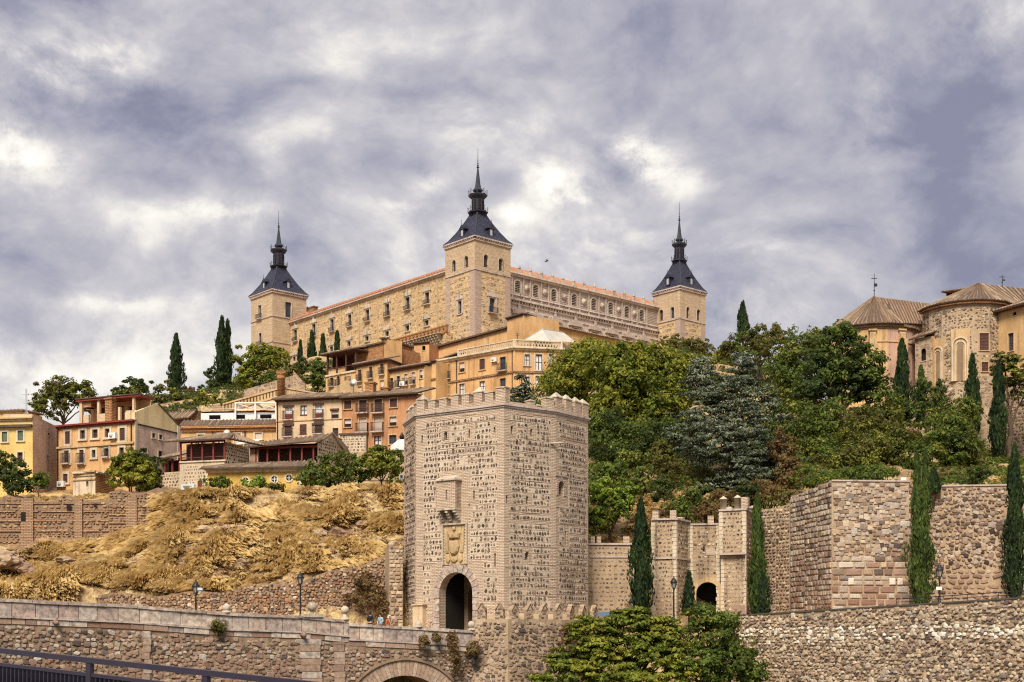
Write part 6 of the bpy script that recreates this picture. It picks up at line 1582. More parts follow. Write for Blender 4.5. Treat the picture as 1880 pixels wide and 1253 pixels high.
def relief(pts, o0, o1, name, mat='emblem_gold'):
    m = MB(); q = [(uE+x*wE, zE0+y*hE) for x, y in pts]; c = (sum(a for a, b in q)/len(q), sum(b for a, b in q)/len(q))
    q2 = [(c[0]+(x-c[0])*.82, c[1]+(y-c[1])*.82) for x, y in q]
    for i in range(len(q)):
        j = (i+1) % len(q); m.poly([FLt.P(*q[i], o0), FLt.P(*q[j], o0), FLt.P(*q[j], (o0+o1)*.6), FLt.P(*q[i], (o0+o1)*.6)])
        m.poly([FLt.P(*q[i], (o0+o1)*.6), FLt.P(*q[j], (o0+o1)*.6), FLt.P(*q2[j], o1), FLt.P(*q2[i], o1)]); m.poly([FLt.P(*q2[i], o1), FLt.P(*q2[j], o1), FLt.P(*c, o1*1.15)])
    m.build(name, mat, pan)
relief([(-.20, .60), (.18, .60), (.22, .45), (.17, .33), (.05, .25), (-.08, .26), (-.18, .35), (-.22, .46)], .05, .30, 'shield')
relief([(-.22, .66), (.22, .66), (.26, .78), (.16, .74), (.10, .84), (0, .76), (-.10, .84), (-.16, .74), (-.26, .78)], .05, .26, 'crown')
relief([(-.12, .20), (.12, .20), (.14, .12), (.05, .06), (-.05, .06), (-.14, .12)], .05, .22, 'small_medallion')
for s in (-1, 1):
    relief([(s*.25, .30), (s*.28, .62), (s*.33, .86), (s*.42, .90), (s*.42, .55), (s*.38, .30)], .05, .2, 'eagle_wing')
    relief([(s*.22, .27), (s*.34, .26), (s*.36, .10), (s*.26, .04), (s*.18, .12)], .05, .2, 'pillar')
relief([(-.05, .86), (.05, .86), (.06, .95), (-.06, .95)], .05, .24, 'eagle_head')
# spout and broken corner on the right edge
m = MB(); m.tube(FFr.P(FFr.u(1010), ZP(812, 106), 0), FFr.P(FFr.u(1010)+.9, ZP(812, 106)+.05, .6), .09, .09, 8); m.build('water_spout', 'stone_pale', gt)
# arched niche surround on right face
m = MB(); r = FRt.rect(1024.8, 1035.2, 884, 910); arch_ring(m, FRt, (r[0]+r[1])/2, r[2], r[3]-(r[1]-r[0])/2, (r[1]-r[0])/2, .3, 0, .05, 10); m.fbox(FRt, r[0]-.4, r[1]+.45, r[3]+.35, r[3]+.5, 0, .07); m.build('niche_surround', 'brick_pinkgrey', gt)

# ---- lower bastion round the foot, with pointed merlons
bs = thing('tower_bastion', (0, 104, -10), 'rough rubble bastion with small pointed merlons round the foot of the gate tower', 'bastion')
ZB = 1.75
q0, q1, q2, q3 = Vector((-3.0, 102.9)), Vector((-.3, 101.9)), Vector((4.2, 104.9)), Vector((7.2, 109.4))
Fa, Fb_, Fc = Face(q0, q1), Face(q1, q2), Face(q2, q3)
for F in (Fa, Fb_, Fc):
    m = MB(); wall(m, F, 0, F.L, -13.5, ZB); m.build('wall_core', 'mortar_warm', bs)
    place_stones(bs, F, field(rg, .02, F.L-.02, -6.5, ZB-.15, .42), 'stones_mixed', 'rubble', .09, 110 if F is not Fc else 40, name='stone', rg=rg, minpx=8.5)
m = MB(); m.poly([(q0.x, q0.y, ZB), (q1.x, q1.y, ZB), (q2.x, q2.y, ZB), (q3.x, q3.y, ZB), (6.2, 111, ZB+.3), (3.4, 107.2, ZB+.6), (-.6, 104.1, ZB+.6), (-3.2, 106, ZB)]); m.build('bastion_top', 'mortar_warm', bs)
for F, n in ((Fa, 2), (Fb_, 4), (Fc, 3)):
    for i in range(n):
        uc = F.L*(i+.5)/n; w_ = .66; P = F.P
        m = MB(); z0, z1, z2 = ZB-.02, ZB+.62, ZB+1.15; o = -.05; q = [(uc-w_/2, z0), (uc+w_/2, z0), (uc+w_/2, z1), (uc, z2), (uc-w_/2, z1)]
        m.poly([P(*t_, o) for t_ in q], q); m.poly([P(*t_, o-.32) for t_ in reversed(q)], q)
        for a, b in zip(q, q[1:]+q[:1]): m.poly([P(*a, o), P(*b, o), P(*b, o-.32), P(*a, o-.32)])
        k = m.build('merlon', 'rubble_loose', bs)
        m = MB()
        for a, b in ((q[4], q[3]), (q[3], q[2])): m.mesh([P(a[0], a[1]+.02, o+.07), P(b[0], b[1]+.02, o+.07), P(b[0], b[1]+.02, o-.327), P(a[0], a[1]+.02, o-.327), P(a[0], a[1]+.1, o+.07), P(b[0], b[1]+.1, o+.07), P(b[0], b[1]+.1, o-.327), P(a[0], a[1]+.1, o-.327)], [(0, 1, 5, 4), (4, 5, 6, 7), (0, 4, 7, 3), (1, 2, 6, 5), (2, 3, 7, 6)])
        m.build('merlon_cap', 'rubble_loose', k)
        place_stones(bs, Face(F.P(0, 0, -.05)[:2], F.P(F.L, 0, -.05)[:2]), [(uc-.2, ZB+.15, .32, .2), (uc+.18, ZB+.18, .3, .24), (uc-.05, ZB+.45, .4, .22), (uc, ZB+.75, .25, .2)], 'stones_mixed', 'rubble', .05, 0, name='merlon_stone')
# rough skirt of stone on the tower's lowest courses
for F in (FLt, FFr, FRt, FLL):
    lay = [l for l in courses(rg, .05, F.L-.05, .2, 2.8, .30, .34, .06, .3, .45, .1) if not (F is FLt and ud0-.85 < l[0] < ud1+.85)]
    place_stones(gt, F, lay, 'stones_cream', 'tiny', .05, 0, name='footing_stone', rg=rg)
# little buttress left of door (px 764-782)
m = MB(); r = FLt.rect(765, 783, 1112, 1165); m.fbox(FLt, r[0], r[1], -1, r[3], 0, .5); m.fbox(FLt, r[0]-.08, r[1]+.1, r[3], r[3]+.12, -.05, .6); m.build('side_pier', 'stucco_cream', gt)

# ================================================================ the bridge
br = thing('stone_bridge', (-20, 96, -10), 'old stone bridge with slab parapet, ball finials and rubble spandrels leading to the gate tower', 'bridge')
YL, YM, YR = 88.0, 99.5, 103.0
S1 = Face(PX(-120, 85.9), PX(640, YM)); S2b = Face(PX(640, YM), PX(874, YR))
zb = MB()
def zl1(u):
    """coping height along the first stretch (gently arched)"""
    px_z = [(-120, 1096), (0, 1099), (240, 1111), (420, 1125.5), (560, 1131), (640, 1139)]
    # px along wall
    q = S1.P(u, 0, 0); px = CX+FOC*q.x/q.y
    for (a, ya), (b, yb) in zip(px_z, px_z[1:]):
        if px <= b or b == 640:
            f = (px-a)/(b-a); return ZP(ya+(yb-ya)*f, q.y)
    return 0
def zl2(u):
    q = S2b.P(u, 0, 0); px = CX+FOC*q.x/q.y; f = (px-640)/234; return ZP(1145+13*f, q.y)
def strip(mb, F, zf, u0, u1, dz0, dz1, o0, o1, step=1.5):
    k = max(1, int((u1-u0)/step))
    for i in range(k):
        a, b = u0+(u1-u0)*i/k, u0+(u1-u0)*(i+1)/k; P = F.P
        za, zb = zf(a), zf(b)
        v = [P(a, za+dz0, o0), P(b, zb+dz0, o0), P(b, zb+dz1, o0), P(a, za+dz1, o0), P(a, za+dz0, o1), P(b, zb+dz0, o1), P(b, zb+dz1, o1), P(a, za+dz1, o1)]
        mb.mesh(v, [(4, 5, 6, 7), (0, 3, 2, 1), (7, 6, 2, 3), (0, 1, 5, 4), (0, 4, 7, 3), (5, 1, 2, 6)], [(a, za+dz0), (b, zb+dz0), (b, zb+dz1), (a, za+dz1)]*2)
def finish(F, zf, u0, u1, rgx, slabw):
    # coping stones
    u = u0; first = True
    while u < u1-.2:
        w_ = min(rgx.uniform(1.6, 2.6), u1-u); m = MB(); strip(m, F, lambda t_: zf(t_)+rgx.uniform(-.0, .0), u+.015, u+w_-.015, -.20+rgx.uniform(-.02, .02), rgx.uniform(-.02, .025), -.42, .12+rgx.uniform(-.02, .02), 1.2); m.build('coping_stone', 'slabs', br); u += w_
    u = u0
    while u < u1-.1:
        w_ = min(slabw*rgx.uniform(.7, 1.3), u1-u); m = MB(); strip(m, F, zf, u+.02, u+w_-.02, -1.12+rgx.uniform(-.02, .02), -.21, -.32, rgx.uniform(.0, .035), 3); m.build('parapet_slab', 'slabs', br); u += w_
    # ledge course
    m = MB(); strip(m, F, zf, u0, u1, -1.24, -1.13, -.5, .15, 1.0); m.build('ledge', 'stone_pinkgrey', br)
    u = u0
    while u < u1-.1:
        w_ = min(rgx.uniform(.6, 2.0), u1-u); m = MB(); strip(m, F, zf, u+.02, u+w_-.02, -1.62, -1.26, -.2, rgx.uniform(.04, .10), 3); m.build('course_stone', rgx.choice(['slabs', 'slabs', 'stones_redbrown']), br); u += w_
rgb = random.Random(3)
finish(S1, zl1, 0, S1.L, rgb, 1.35); finish(S2b, zl2, 0, S2b.L, rgb, 1.0)
# spandrel walls with the arch
m = MB(); strip(m, S1, lambda u: zl1(u) if False else 0, 0, 0.1, 0, .1, 0, 0)
m = MB()
k = 40
for i in range(k):
    a, b = S1.L*i/k, S1.L*(i+1)/k; P = S1.P; m.poly([P(a, -13.5), P(b, -13.5), P(b, zl1(b)-1.2), P(a, zl1(a)-1.2)], [(a, -13.5), (b, -13.5), (b, zl1(b)-1.2), (a, zl1(a)-1.2)])
m.build('spandrel_wall', 'mortar_brown', br)
# arch in the second stretch and a bit of the first: centre near px 735
uc = S2b.u(744); zc = ZP(1240, S2b.P(uc, 0)[1]); Rr = 3.8; zcen = zc-Rr
m = MB(); k = 30; P = S2b.P
def zarch(u):
    d = abs(u-uc); return zcen+math.sqrt(max(0, Rr*Rr-d*d)) if d < Rr else -13.5
ulo = -2.0
for i in range(k):
    a, b = ulo+(S2b.L-ulo)*i/k, ulo+(S2b.L-ulo)*(i+1)/k
    za, zb_ = max(zarch(a), -13.5), max(zarch(b), -13.5)
    oo = .02
    m.poly([P(a, za, oo), P(b, zb_, oo), P(b, zl2(max(b, 0))-1.2, oo), P(a, zl2(max(a, 0))-1.2, oo)], [(a, za), (b, zb_), (b, zl2(max(b, 0))-1.2), (a, zl2(max(a, 0))-1.2)])
    m.poly([P(a, za, oo), P(b, zb_, oo), P(b, zb_, -6), P(a, za, -6)], [(a, 0), (b, 0), (b, 6), (a, 6)])
m.build('spandrel_wall', 'mortar_brown', br)
m = MB(); m.fbox(S2b, ulo, S2b.L, -13.5, 0, -6.4, -6.2); m.build('far_spandrel', 'mortar_brown', br)
nv = 34
for i in range(nv):
    a, b = math.pi*(.12+.76*i/nv), math.pi*(.12+.76*(i+1)/nv)-.006
    for r0_, r1_, o_ in ((Rr-.03, Rr+1.10, .06),):
        q = [(uc-rr_*math.cos(t_), zcen+rr_*math.sin(t_)) for t_, rr_ in ((a, r0_), (a, r1_), (b, r1_), (b, r0_))]
        mm = MB(); mm.poly([P(x, z, o_) for x, z in q], q)
        for j in range(4): mm.poly([P(*q[j], o_), P(*q[(j+1) % 4], o_), P(*q[(j+1) % 4], -.3), P(*q[j], -.3)])
        mm.build('voussoir', 'pier_stone', br)
m = MB()
for i in range(40):
    a, b = math.pi*(.1+.8*i/40), math.pi*(.1+.8*(i+1)/40)
    q = [(uc-rr_*math.cos(t_), zcen+rr_*math.sin(t_)) for t_, rr_ in ((a, Rr+1.12), (a, Rr+1.28), (b, Rr+1.28), (b, Rr+1.12))]
    m.poly([P(x, z, .2) for x, z in q]); m.poly([P(*q[1], .2), P(*q[2], .2), P(*q[2], 0), P(*q[1], 0)]); m.poly([P(*q[0], .2), P(*q[3], .2), P(*q[3], 0), P(*q[0], 0)])
m.build('arch_moulding', 'mortar_brown', br)
# stones
lay1 = [l for l in field(rgb, 0, S1.L, -3.6, 3, .42) if l[1]+l[3]/2 < zl1(l[0])-1.66]
place_stones(br, S1, lay1, None, 'rubble', .10, 230, rg=rgb, matf=lambda l, g: g.choice(['stones_redbrown', 'stones_mixed', 'stones_grey', 'stones_mixed'] if l[1] > -1.2 else ['stones_redbrown', 'stones_mixed', 'stones_redbrown']), minpx=8.5)
lay2 = [l for l in field(rgb, -1.2, S2b.L, -3.6, 1, .38) if l[1]+l[3]/2 < zl2(max(0, l[0]))-1.66 and (l[0]-uc)**2+(l[1]-zcen)**2 > (Rr+1.4)**2]
place_stones(br, Face(S2b.P(0, 0, .03)[:2], S2b.P(S2b.L, 0, .03)[:2]), lay2, None, 'rubble', .10, 68, rg=rgb, matf=lambda l, g: g.choice(['stones_mixed', 'stones_redbrown', 'stones_grey']), minpx=8.5)
# buttress piers with ashlar at px 555-640
for x0, x1, o_ in ((552, 588, .22), (613, 632, .16), (262, 276, .16)):
    a, b = S1.u(x0), S1.u(x1); z = -4.0
    top = zl1(a)-1.65
    while z < top-.1:
        h_ = min(.48, top-z); mm = MB(); w_ = rgb.uniform(-.1, .1); mm.fbox(S1, a+w_, b+w_, z, z+h_-.03, -.05, o_+rgb.uniform(-.02, .02)); mm.build('pier_stone', rgb.choice(['slabs', 'pier_stone', 'stones_redbrown', 'pier_stone']), br); z += h_
# ball finials
for px, py, Fx, rr_ in ((417, 1116, S1, .30), (574, 1114, S1, .36), (634.5, 1120.5, S1, .30), (769, 1147.5, S2b, .26), (867, 1147.5, S2b, .30)):
    u = Fx.u(px); z_ = (zl1 if Fx is S1 else zl2)(u); c = Fx.P(u, 0, -.15); zc_ = ZP(py, c.y)
    m = MB(); m.lathe((c.x, c.y, z_-.02), [(.36, 0), (.34, .12), (.16, .2), (.13, max(.22, zc_-z_-rr_+.05))], 10)
    zb0 = zc_-rr_; m.lathe((c.x, c.y, zb0), [(rr_*math.sin(math.pi*k/10)+.001, rr_*(1-math.cos(math.pi*k/10))) for k in range(11)], 14); m.build('ball_finial', 'stone_pale', br)
m = MB(); c = S1.u(574); m.fbox(S1, c-.75, c+.75, zl1(c)-.05, zl1(c)+.18, -.5, .2); m.build('finial_base', 'stone_pale', br)
# gargoyle spouts in the ledge
for px in (101, 554):
    u = S1.u(px); z_ = zl1(u)-1.35; m = MB(); m.tube(S1.P(u, z_, 0), S1.P(u, z_-.1, .7), .2, .12, 8); m.tube(S1.P(u, z_, .55), S1.P(u, z_+.25, .6), .14, .05, 6); m.build('gargoyle_spout', 'stones_redbrown', br)
# roadway on the bridge and far parapet
m = MB()
pts = []
for F, zf in ((S1, zl1), (S2b, zl2)):
    for i in range(13):
        u = F.L*i/12; pts.append((F.P(u, zf(u)-1.15, -.3), F.P(u, zf(u)-1.15, -5.6)))
for (a, a2), (b, b2) in zip(pts, pts[1:]): m.poly([a, b, b2, a2])
e_ = pts[-1]; m.poly([e_[0], FLt.P(ud1+1, ZD0, 0), FLt.P(ud0-2, ZD0, 0), e_[1]])
m.poly([FLt.P(ud0-1, ZD0, .1), FLt.P(ud1+1, ZD0, .1), FLt.P(ud1+1, ZD0, -6), FLt.P(ud0-1, ZD0, -6)]); o = m.build('roadway', 'mortar_warm', br)
m = MB(); strip(m, Face(S1.P(0, 0, -5.3)[:2], S1.P(S1.L, 0, -5.3)[:2]), lambda u: zl1(u)-1.0, 0, S1.L, -1.5, .55, -.5, 0, 1.5); m.build('far_parapet', 'slabs', br)
# plaque by the door
# ================================================================ street lamps
def lamp(px, Y, ytop, ybase, label, extra=None):
    x = PX(px, Y)[0]; zb_, zt_ = ZP(ybase, Y), ZP(ytop, Y); H = zt_-zb_
    t = thing('street_lamp', (x, Y, zb_), label, 'street lamp', 'black lantern street lamps')
    m = MB(); m.lathe((x, Y, zb_), [(.16, 0), (.16, .25), (.10, .35), (.07, .8), (.055, H-1.15), (.09, H-1.1), (.09, H-1.05), (.04, H-.98)], 8); m.build('post', 'iron', t)
    m = MB(); zl_ = zt_-.98; m.lathe((x, Y, zl_), [(.10, 0), (.14, .05), (.23, .48)], 6, False); lo = m.build('lantern_glass', 'lamp_glass', t)
    m = MB()
    for k in range(6): t_ = k*math.pi/3; m.tube((x+.14*math.cos(t_), Y+.14*math.sin(t_), zl_+.05), (x+.24*math.cos(t_), Y+.24*math.sin(t_), zl_+.48), .022, n=4)
    m.lathe((x, Y, zl_+.47), [(.29, 0), (.29, .05), (.20, .16), (.13, .30), (.05, .38), (.06, .43), (.01, .52)], 8); m.lathe((x, Y, zl_-.06), [(.05, 0), (.15, .08), (.15, .12)], 6); m.build('lantern_frame', 'iron', lo)
    return t
l1 = lamp(359.5, 95.5, 1064, 1140, 'lantern street lamp with a small blue camera bracket, leftmost on the bridge')
x = PX(359.5, 95.5)[0]; m = MB(); zz = ZP(1084, 95.5); m.tube((x, 95.5, zz), (x+.42, 95.4, zz+.03), .05, n=6); m.fbox(Face((x+.2, 95.3), (x+.6, 95.3)), 0, .34, zz-.02, zz+.16, -.15, .15); m.build('blue_box', 'sign_blue', l1)
lamp(551.5, 102.5, 1049, 1145, 'lantern street lamp on the bridge beside the ball finials')
lamp(1237, 107.5, 1058, 1145, 'lantern street lamp in front of the small gatehouse turret')
lamp(1725, 94, 1034, 1115, 'lantern street lamp at the wall end carrying a small white notice')
x = PX(1725, 94)[0]; m = MB(); zz = ZP(1082, 94); m.box(x-.28, x+.12, 93.86, 93.9, zz-.06, zz+.16); 
t = thing('notice_plate', (x, 93.9, zz), 'small white notice fixed to the right street lamp post', 'sign'); m.build('plate', 'white_paint', t)
lamp(1160, 109, 1095, 1150, 'short lantern lamp rising from behind the shrubs by the tall cypress')
# wall lantern above the tower's left side
t = thing('wall_lantern', PX(738, 150, ZP(812, 150)), 'lantern on the corner of the brick-orange house', 'lamp'); m = MB(); x = PX(738, 150)[0]; z = ZP(815, 150)
m.lathe((x, 150, z), [(.08, 0), (.28, .7), (.33, .75), (.1, 1.1), (.02, 1.3)], 6); m.build('lantern', 'iron', t); m = MB(); m.tube((x, 150, z-.4), (x, 150, z+.1), .05); m.tube((x, 150, z-.35), (x+.1, 153.6, z-.35), .05); m.build('bracket', 'iron', t)

# ================================================================ right-hand walls and small gatehouse
def stonewall(name, label, F, z0, z1f, mat_core, lay, mats, dep=.1, maxn=0, style='tiny', minpx=9, matf=None, thick=1.2, root=None, cop=True):
    h = root or thing(name, F.P(F.L/2, z0, 0), label, 'wall')
    m = MB(); k = max(1, int(F.L/1.0)); P = F.P
    for i in range(k):
        a, b = F.L*i/k, F.L*(i+1)/k
        m.poly([P(a, z0), P(b, z0), P(b, z1f(b)), P(a, z1f(a))], [(a, z0), (b, z0), (b, z1f(b)), (a, z1f(a))]); m.poly([P(a, z1f(a)), P(b, z1f(b)), P(b, z1f(b), -thick), P(a, z1f(a), -thick)])
        m.poly([P(a, z0, -thick), P(b, z0, -thick), P(b, z1f(b), -thick), P(a, z1f(a), -thick)])
    for a in (0, F.L): m.poly([P(a, z0), P(a, z1f(a)), P(a, z1f(a), -thick), P(a, z0, -thick)], [(0, z0), (0, z1f(a)), (thick, z1f(a)), (thick, z0)])
    m.build('wall_core', mat_core, h)
    place_stones(h, F, [l for l in lay if l[1]+l[3]*.4 < z1f(l[0])], mats, style, dep, maxn, rg=rgb, matf=matf, minpx=minpx)
    return h
# curtain wall
F = face_px(1079, 113.5, 1168, 113.5); zt = ZP(1001, 113.5)
hc = stonewall('curtain_wall', 'short curtain wall of striped rubble between the gate tower and a tall cypress', F, -1, lambda u: zt+.0*u, 'mortar_warm', [], 'stones_mixed')
zz = 1.6; lay = []
while zz < zt-.2: lay += courses(rgb, .05, F.L-.05, zz, zz+.27, .26, .36, .05, .15, .45, .08); zz += .36
place_stones(hc, F, lay, 'stones_mixed', 'tiny', .06, 0, rg=rgb)
m = MB(); m.fbox(F, 0, F.L, zt, zt+.16, -.7, .12); m.build('coping', 'stone_pinkgrey', hc)
m = MB(); m.fbox(F, .2, F.L, zt-1.05, zt-.95, 0, .08); m.build('string_course', 'stone_pinkgrey', hc)
for px in (1090, 1098, 1150):
    u = F.u(px); m = MB(); m.fbox(F, u-.25, u+.25, zt+.16, zt+.75, -.6, 0); m.build('merlon', 'brick_tower', hc)
t = thing('information_board', PX(1111, 111, 0), 'low dark blue board at the foot of the curtain wall', 'sign'); x0, x1 = PX(1096, 111)[0], PX(1127, 111)[0]; z0, z1 = ZP(1132, 111), ZP(1123.5, 111)
m = MB(); m.box(x0, x1, 111, 111.1, z0, z1); m.build('board', 'sign_ink', t); m = MB(); m.box(x0+.1, x0+.2, 111.02, 111.1, 1, z0); m.box(x1-.2, x1-.1, 111.02, 111.1, 1, z0); m.build('leg', 'iron', t)
# gatehouse
g2 = thing('small_gatehouse', PX(1290, 113, 1), 'small stone gatehouse with two unequal turrets and a round-arched passage', 'gatehouse')
YG = 112.0
def gface(F, zb_, zt_, ops=(), dens=1.0, core='mortar_warm', stones='stones_mixed', excl_=None, cream=False):
    m = MB(); wall(m, F, 0, F.L, zb_, zt_, ops, 1.0, 12); m.build('wall', core, g2)
    lay = []; zz = max(zb_, 1.2)+.05
    while zz < zt_-.3:
        lay += courses(rgb, .25, F.L-.22, zz, zz+.27, .27, .29, .03, .12, .45, .06, .0, .1); zz += .34
    lay = [l for l in lay if not any(o[0]-.45 < l[0] < o[1]+.45 and l[1] < o[3]+.45 for o in ops) and (excl_ is None or not excl_(l))]
    place_stones(g2, F, lay, None, 'tiny', .055, 0, rg=rgb, matf=lambda l, g: g.choice(['stones_mixed', 'stones_dark', 'stones_cream']) if not cream else g.choice(['stones_cream', 'stones_cream', 'stones_mixed']))
    m = MB(); s_ = .22
    z = zb_
    while z < zt_-.2:
        for a, b in ((0, .22+.12*rgb.random()), (F.L-.22-.12*rgb.random(), F.L)): m.fbox(F, a, b, z+.01, min(z+.3, zt_), -.02, .045)
        z += .32
    m.build('quoin', 'trim_cream', g2, kind='stuff')
ztL = ZP(955, YG)
La = face_px(1196.5, YG, 1241, YG-.6); gface(La, -1, ztL)
Lb = Face(La.b, PX(1266, YG+2.0)); gface(Lb, -1, ztL, core='mortar_warm')
Ls = Face(PX(1197.5, YG+5), La.a); gface(Ls, -1, ztL)
zs9 = ZP(1026, YG)
for X in (La, Lb):
    for a9, b9, c9, d9 in ((zs9-.06, zs9+.07, 0, .12), (ztL-.04, ztL+.1, -.4, .14)): m = MB(); m.fbox(X, 0, X.L, a9, b9, c9, d9); m.build('string_course', 'stone_pinkgrey', g2)
m = MB(); m.poly([La.P(0, ztL), La.P(La.L, ztL), Lb.P(Lb.L, ztL), PX(1266, YG+6, ztL), PX(1198, YG+6, ztL)]); m.build('turret_top', 'mortar_warm', g2)
for X, u in ((La, .3), (La, La.L-.25), (Lb, Lb.L*.55)):
    m = MB(); m.fbox(X, u-.25, u+.25, ztL+.1, ztL+.75 if X is La else ztL+.3, -.5, 0); m.build('merlon', 'brick_tower', g2)
Mc = Face(Lb.b, PX(1321.5, YG+1.6)); zM = ZP(964, YG+1.8)
r = Mc.rect(1288, 1323, 1070, 1125); ua, ub = Mc.u(1289), Mc.L-.02
ua, ub = Mc.L-1.95, Mc.L-.06
gface(Mc, -1, zM, [(ua, ub, -.9, ZP(1069, YG+1.7), True)], core='mortar_warm')
m = MB(); rr = (ub-ua)/2; arch_ring(m, Mc, (ua+ub)/2, .5, ZP(1069, YG+1.7)-rr, rr, .38, 0, .09, 14); m.build('arch_surround', 'trim_ochre', g2)
m = MB(); m.fbox(Mc, ua-.5, ub+.6, -1, ZP(1060, YG), -2.2, -2.0); m.build('passage_dark_sheet', 'painted_dark', g2)  # near-black sheet added to make the passage look dark
m = MB(); m.fbox(Mc, 0, Mc.L, zM-.02, zM+.12, -.5, .1); m.build('string_course', 'stone_pinkgrey', g2)
m = MB(); m.fbox(Mc, Mc.L-1.0, Mc.L-.5, zM+.12, zM+.75, -.5, 0); m.build('merlon', 'brick_tower', g2)
m = MB(); u, z = Mc.uz(1292, 1011); m.fbox(Mc, u-.08, u+.08, z-.3, z+.35, 0, .02); o_ = m.build('arrow_slit_dark', 'painted_dark', g2)  # flat near-black plate painted as the shaded slit
m = MB(); u, z = Mc.uz(1303, 1013); m.fbox(Mc, u-.3, u+.45, z-.28, z+.28, 0, .05); m.build('stone_tablet', 'stones_grey', g2)
ztR = ZP(937, YG)
Ra = face_px(1321, YG+.6, 1369, YG-.4); zj = ZP(1016, YG); 
Rlow = Face(Ra.P(0, 0, -.35)[:2], Ra.P(Ra.L, 0, -.35)[:2]); gface(Rlow, -1, zj, core='mortar_warm', cream=True)
gface(Ra, zj, ztR, core='mortar_warm')
Rb = Face(Ra.b, PX(1393, YG+4.5)); gface(Rb, -1, ztR, core='mortar_brown')
Rl = Face(PX(1320, YG+3), Ra.a); gface(Rl, zj, ztR)
m = MB(); m.fbox(Ra, -.05, Ra.L+.05, zj-.12, zj, -.35, .08); m.build('string_course', 'stone_pinkgrey', g2); m = MB(); m.fbox(Ra, -.05, Ra.L+.1, ztR-.04, ztR+.1, -.4, .12); m.fbox(Rb, -.05, Rb.L, ztR-.04, ztR+.1, -.4, .1); m.build('string_course', 'stone_pinkgrey', g2)
m = MB(); m.poly([Ra.P(0, ztR), Ra.P(Ra.L, ztR), Rb.P(Rb.L, ztR), PX(1325, YG+6, ztR)]); m.build('turret_top', 'mortar_warm', g2)
for px, hh, rd in ((1326, .85, 1), (1352, .9, 1), (1366, .8, 0)):
    u = Ra.u(px); m = MB(); c = Ra.P(u, ztR+.1, -.32)
    if rd: m.lathe(c, [(.27, 0), (.27, hh), (.33, hh), (.33, hh+.06), (.02, hh+.28)], 10)
    else: m.fbox(Ra, u-.28, u+.28, ztR+.1, ztR+.1+hh+.15, -.6, -.05)
    m.build('merlon', 'brick_tower' if not rd else 'trim_cream', g2)
for px in (1337, 1380): u = Ra.u(px); m = MB(); m.lathe(Ra.P(u, ztR+.08, -.3), [(.35, 0), (.3, .15), (.1, .25)], 8); m.build('merlon', 'stone_pinkgrey', g2)
# wall right: receding, curved ashlar, flat face
WTOP = ZP(884, 108); WB = -1.0
hw = thing('curved_bastion', PX(1525, 108, 2), 'massive curved and flat-faced bastion of grey blocks over red-brown courses', 'bastion')
cps = [(1398, 119.0, 936), (1425, 117.6, 933), (1450, 116.2, 925), (1452, 116.0, 905), (1478, 113.2, 895), (1502, 110.6, 889), (1527, 108.0, 884)]
def mf(l, g):
    f = (l[1]-1)/(WTOP-1)+g.uniform(-.15, .15)
    return g.choice(['stones_grey', 'stones_grey', 'stones_cream', 'stones_mixed']) if f > .5 else (g.choice(['stones_redbrown', 'stones_grey', 'stones_redbrown', 'stones_mixed']) if f > .25 else g.choice(['stones_redbrown', 'stones_redbrown', 'stones_grey']))
for (a, Ya, ya), (b, Yb, yb) in zip(cps, cps[1:]):
    if b-a < 5: continue
    F = face_px(a, Ya, b, Yb); za, zb_ = ZP(ya, Ya), ZP(yb, Yb)
    if a >= 1452: za = zb_ = WTOP-.02*(1527-b)*.3
    big = a >= 1452
    stonewall('', '', F, WB, lambda u, za=za, zb_=zb_, F=F: za+(zb_-za)*u/F.L, 'mortar_warm', courses(rgb, .0, F.L, 1.0, max(za, zb_)-.05, .42 if big else .30, .55 if big else .42, .05, .25, .35, .02, .03, .1),
              None, .12, 45 if big else 0, 'block' if big else 'rubble', 9.5, mf if big else (lambda l, g: g.choice(['stones_redbrown', 'stones_mixed', 'stones_cream'] if l[1] < 8.5 else ['stones_cream', 'stones_mixed'])), root=hw)
F = face_px(1527, 108, 1669, 108.4)
stonewall('', '', F, WB, lambda u: WTOP, 'mortar_warm', courses(rgb, .0, F.L, 1.0, 6.9, .52, .95, .05, .3, .5, .02, .0, .08)+field(rgb, 0, F.L, 6.9, WTOP, .46), None, .12, 120, 'block', 9.5, mf, thick=4, root=hw)
Fs = Face(F.b, PX(1688, 115)); stonewall('', '', Fs, WB, lambda u: WTOP, 'mortar_brown', courses(rgb, 0, Fs.L, 1, WTOP, .5, .8, .05), None, .1, 0, 'block', 9, mf, root=hw)
m = MB(); F8 = F; m.fbox(F8, 0, F8.L, WTOP, WTOP+.12, -.8, .1); m.build('coping', 'stone_pinkgrey', hw)
for px, w_ in ((1562, .5), (1638, .55), (1652, .5)):   # the light reused blocks low on the face
    u = F.u(px); o = bpy.data.objects.new('pale_block', stone_mesh('block', 2, 'stones_white')); o.parent = hw; o.location = F.P(u, ZP(1068, 108.3), .02)-hw.location; o.rotation_euler = (0, 0, F.ang); o.scale = (w_, .13, .6); COL.objects.link(o)
F = face_px(1690, 113.6, 1852, 112.6); zt = ZP(893, 113)
h5 = stonewall('rampart_wall', 'rubble rampart between two cypresses, grey stones above and red-brown blocks below', F, WB, lambda u: zt, 'mortar_warm',
   courses(rgb, 0, F.L, 1.0, 6.2, .46, .8, .05, .3, .5, .02)+field(rgb, 0, F.L, 6.2, zt, .44), None, .12, 190, 'rubble', 9.5, lambda l, g: (g.choice(['stones_mixed', 'stones_grey', 'stones_dark', 'stones_mixed']) if l[1] > 6.4+g.uniform(-1, 1) else g.choice(['stones_redbrown', 'stones_redbrown', 'stones_mixed'])))
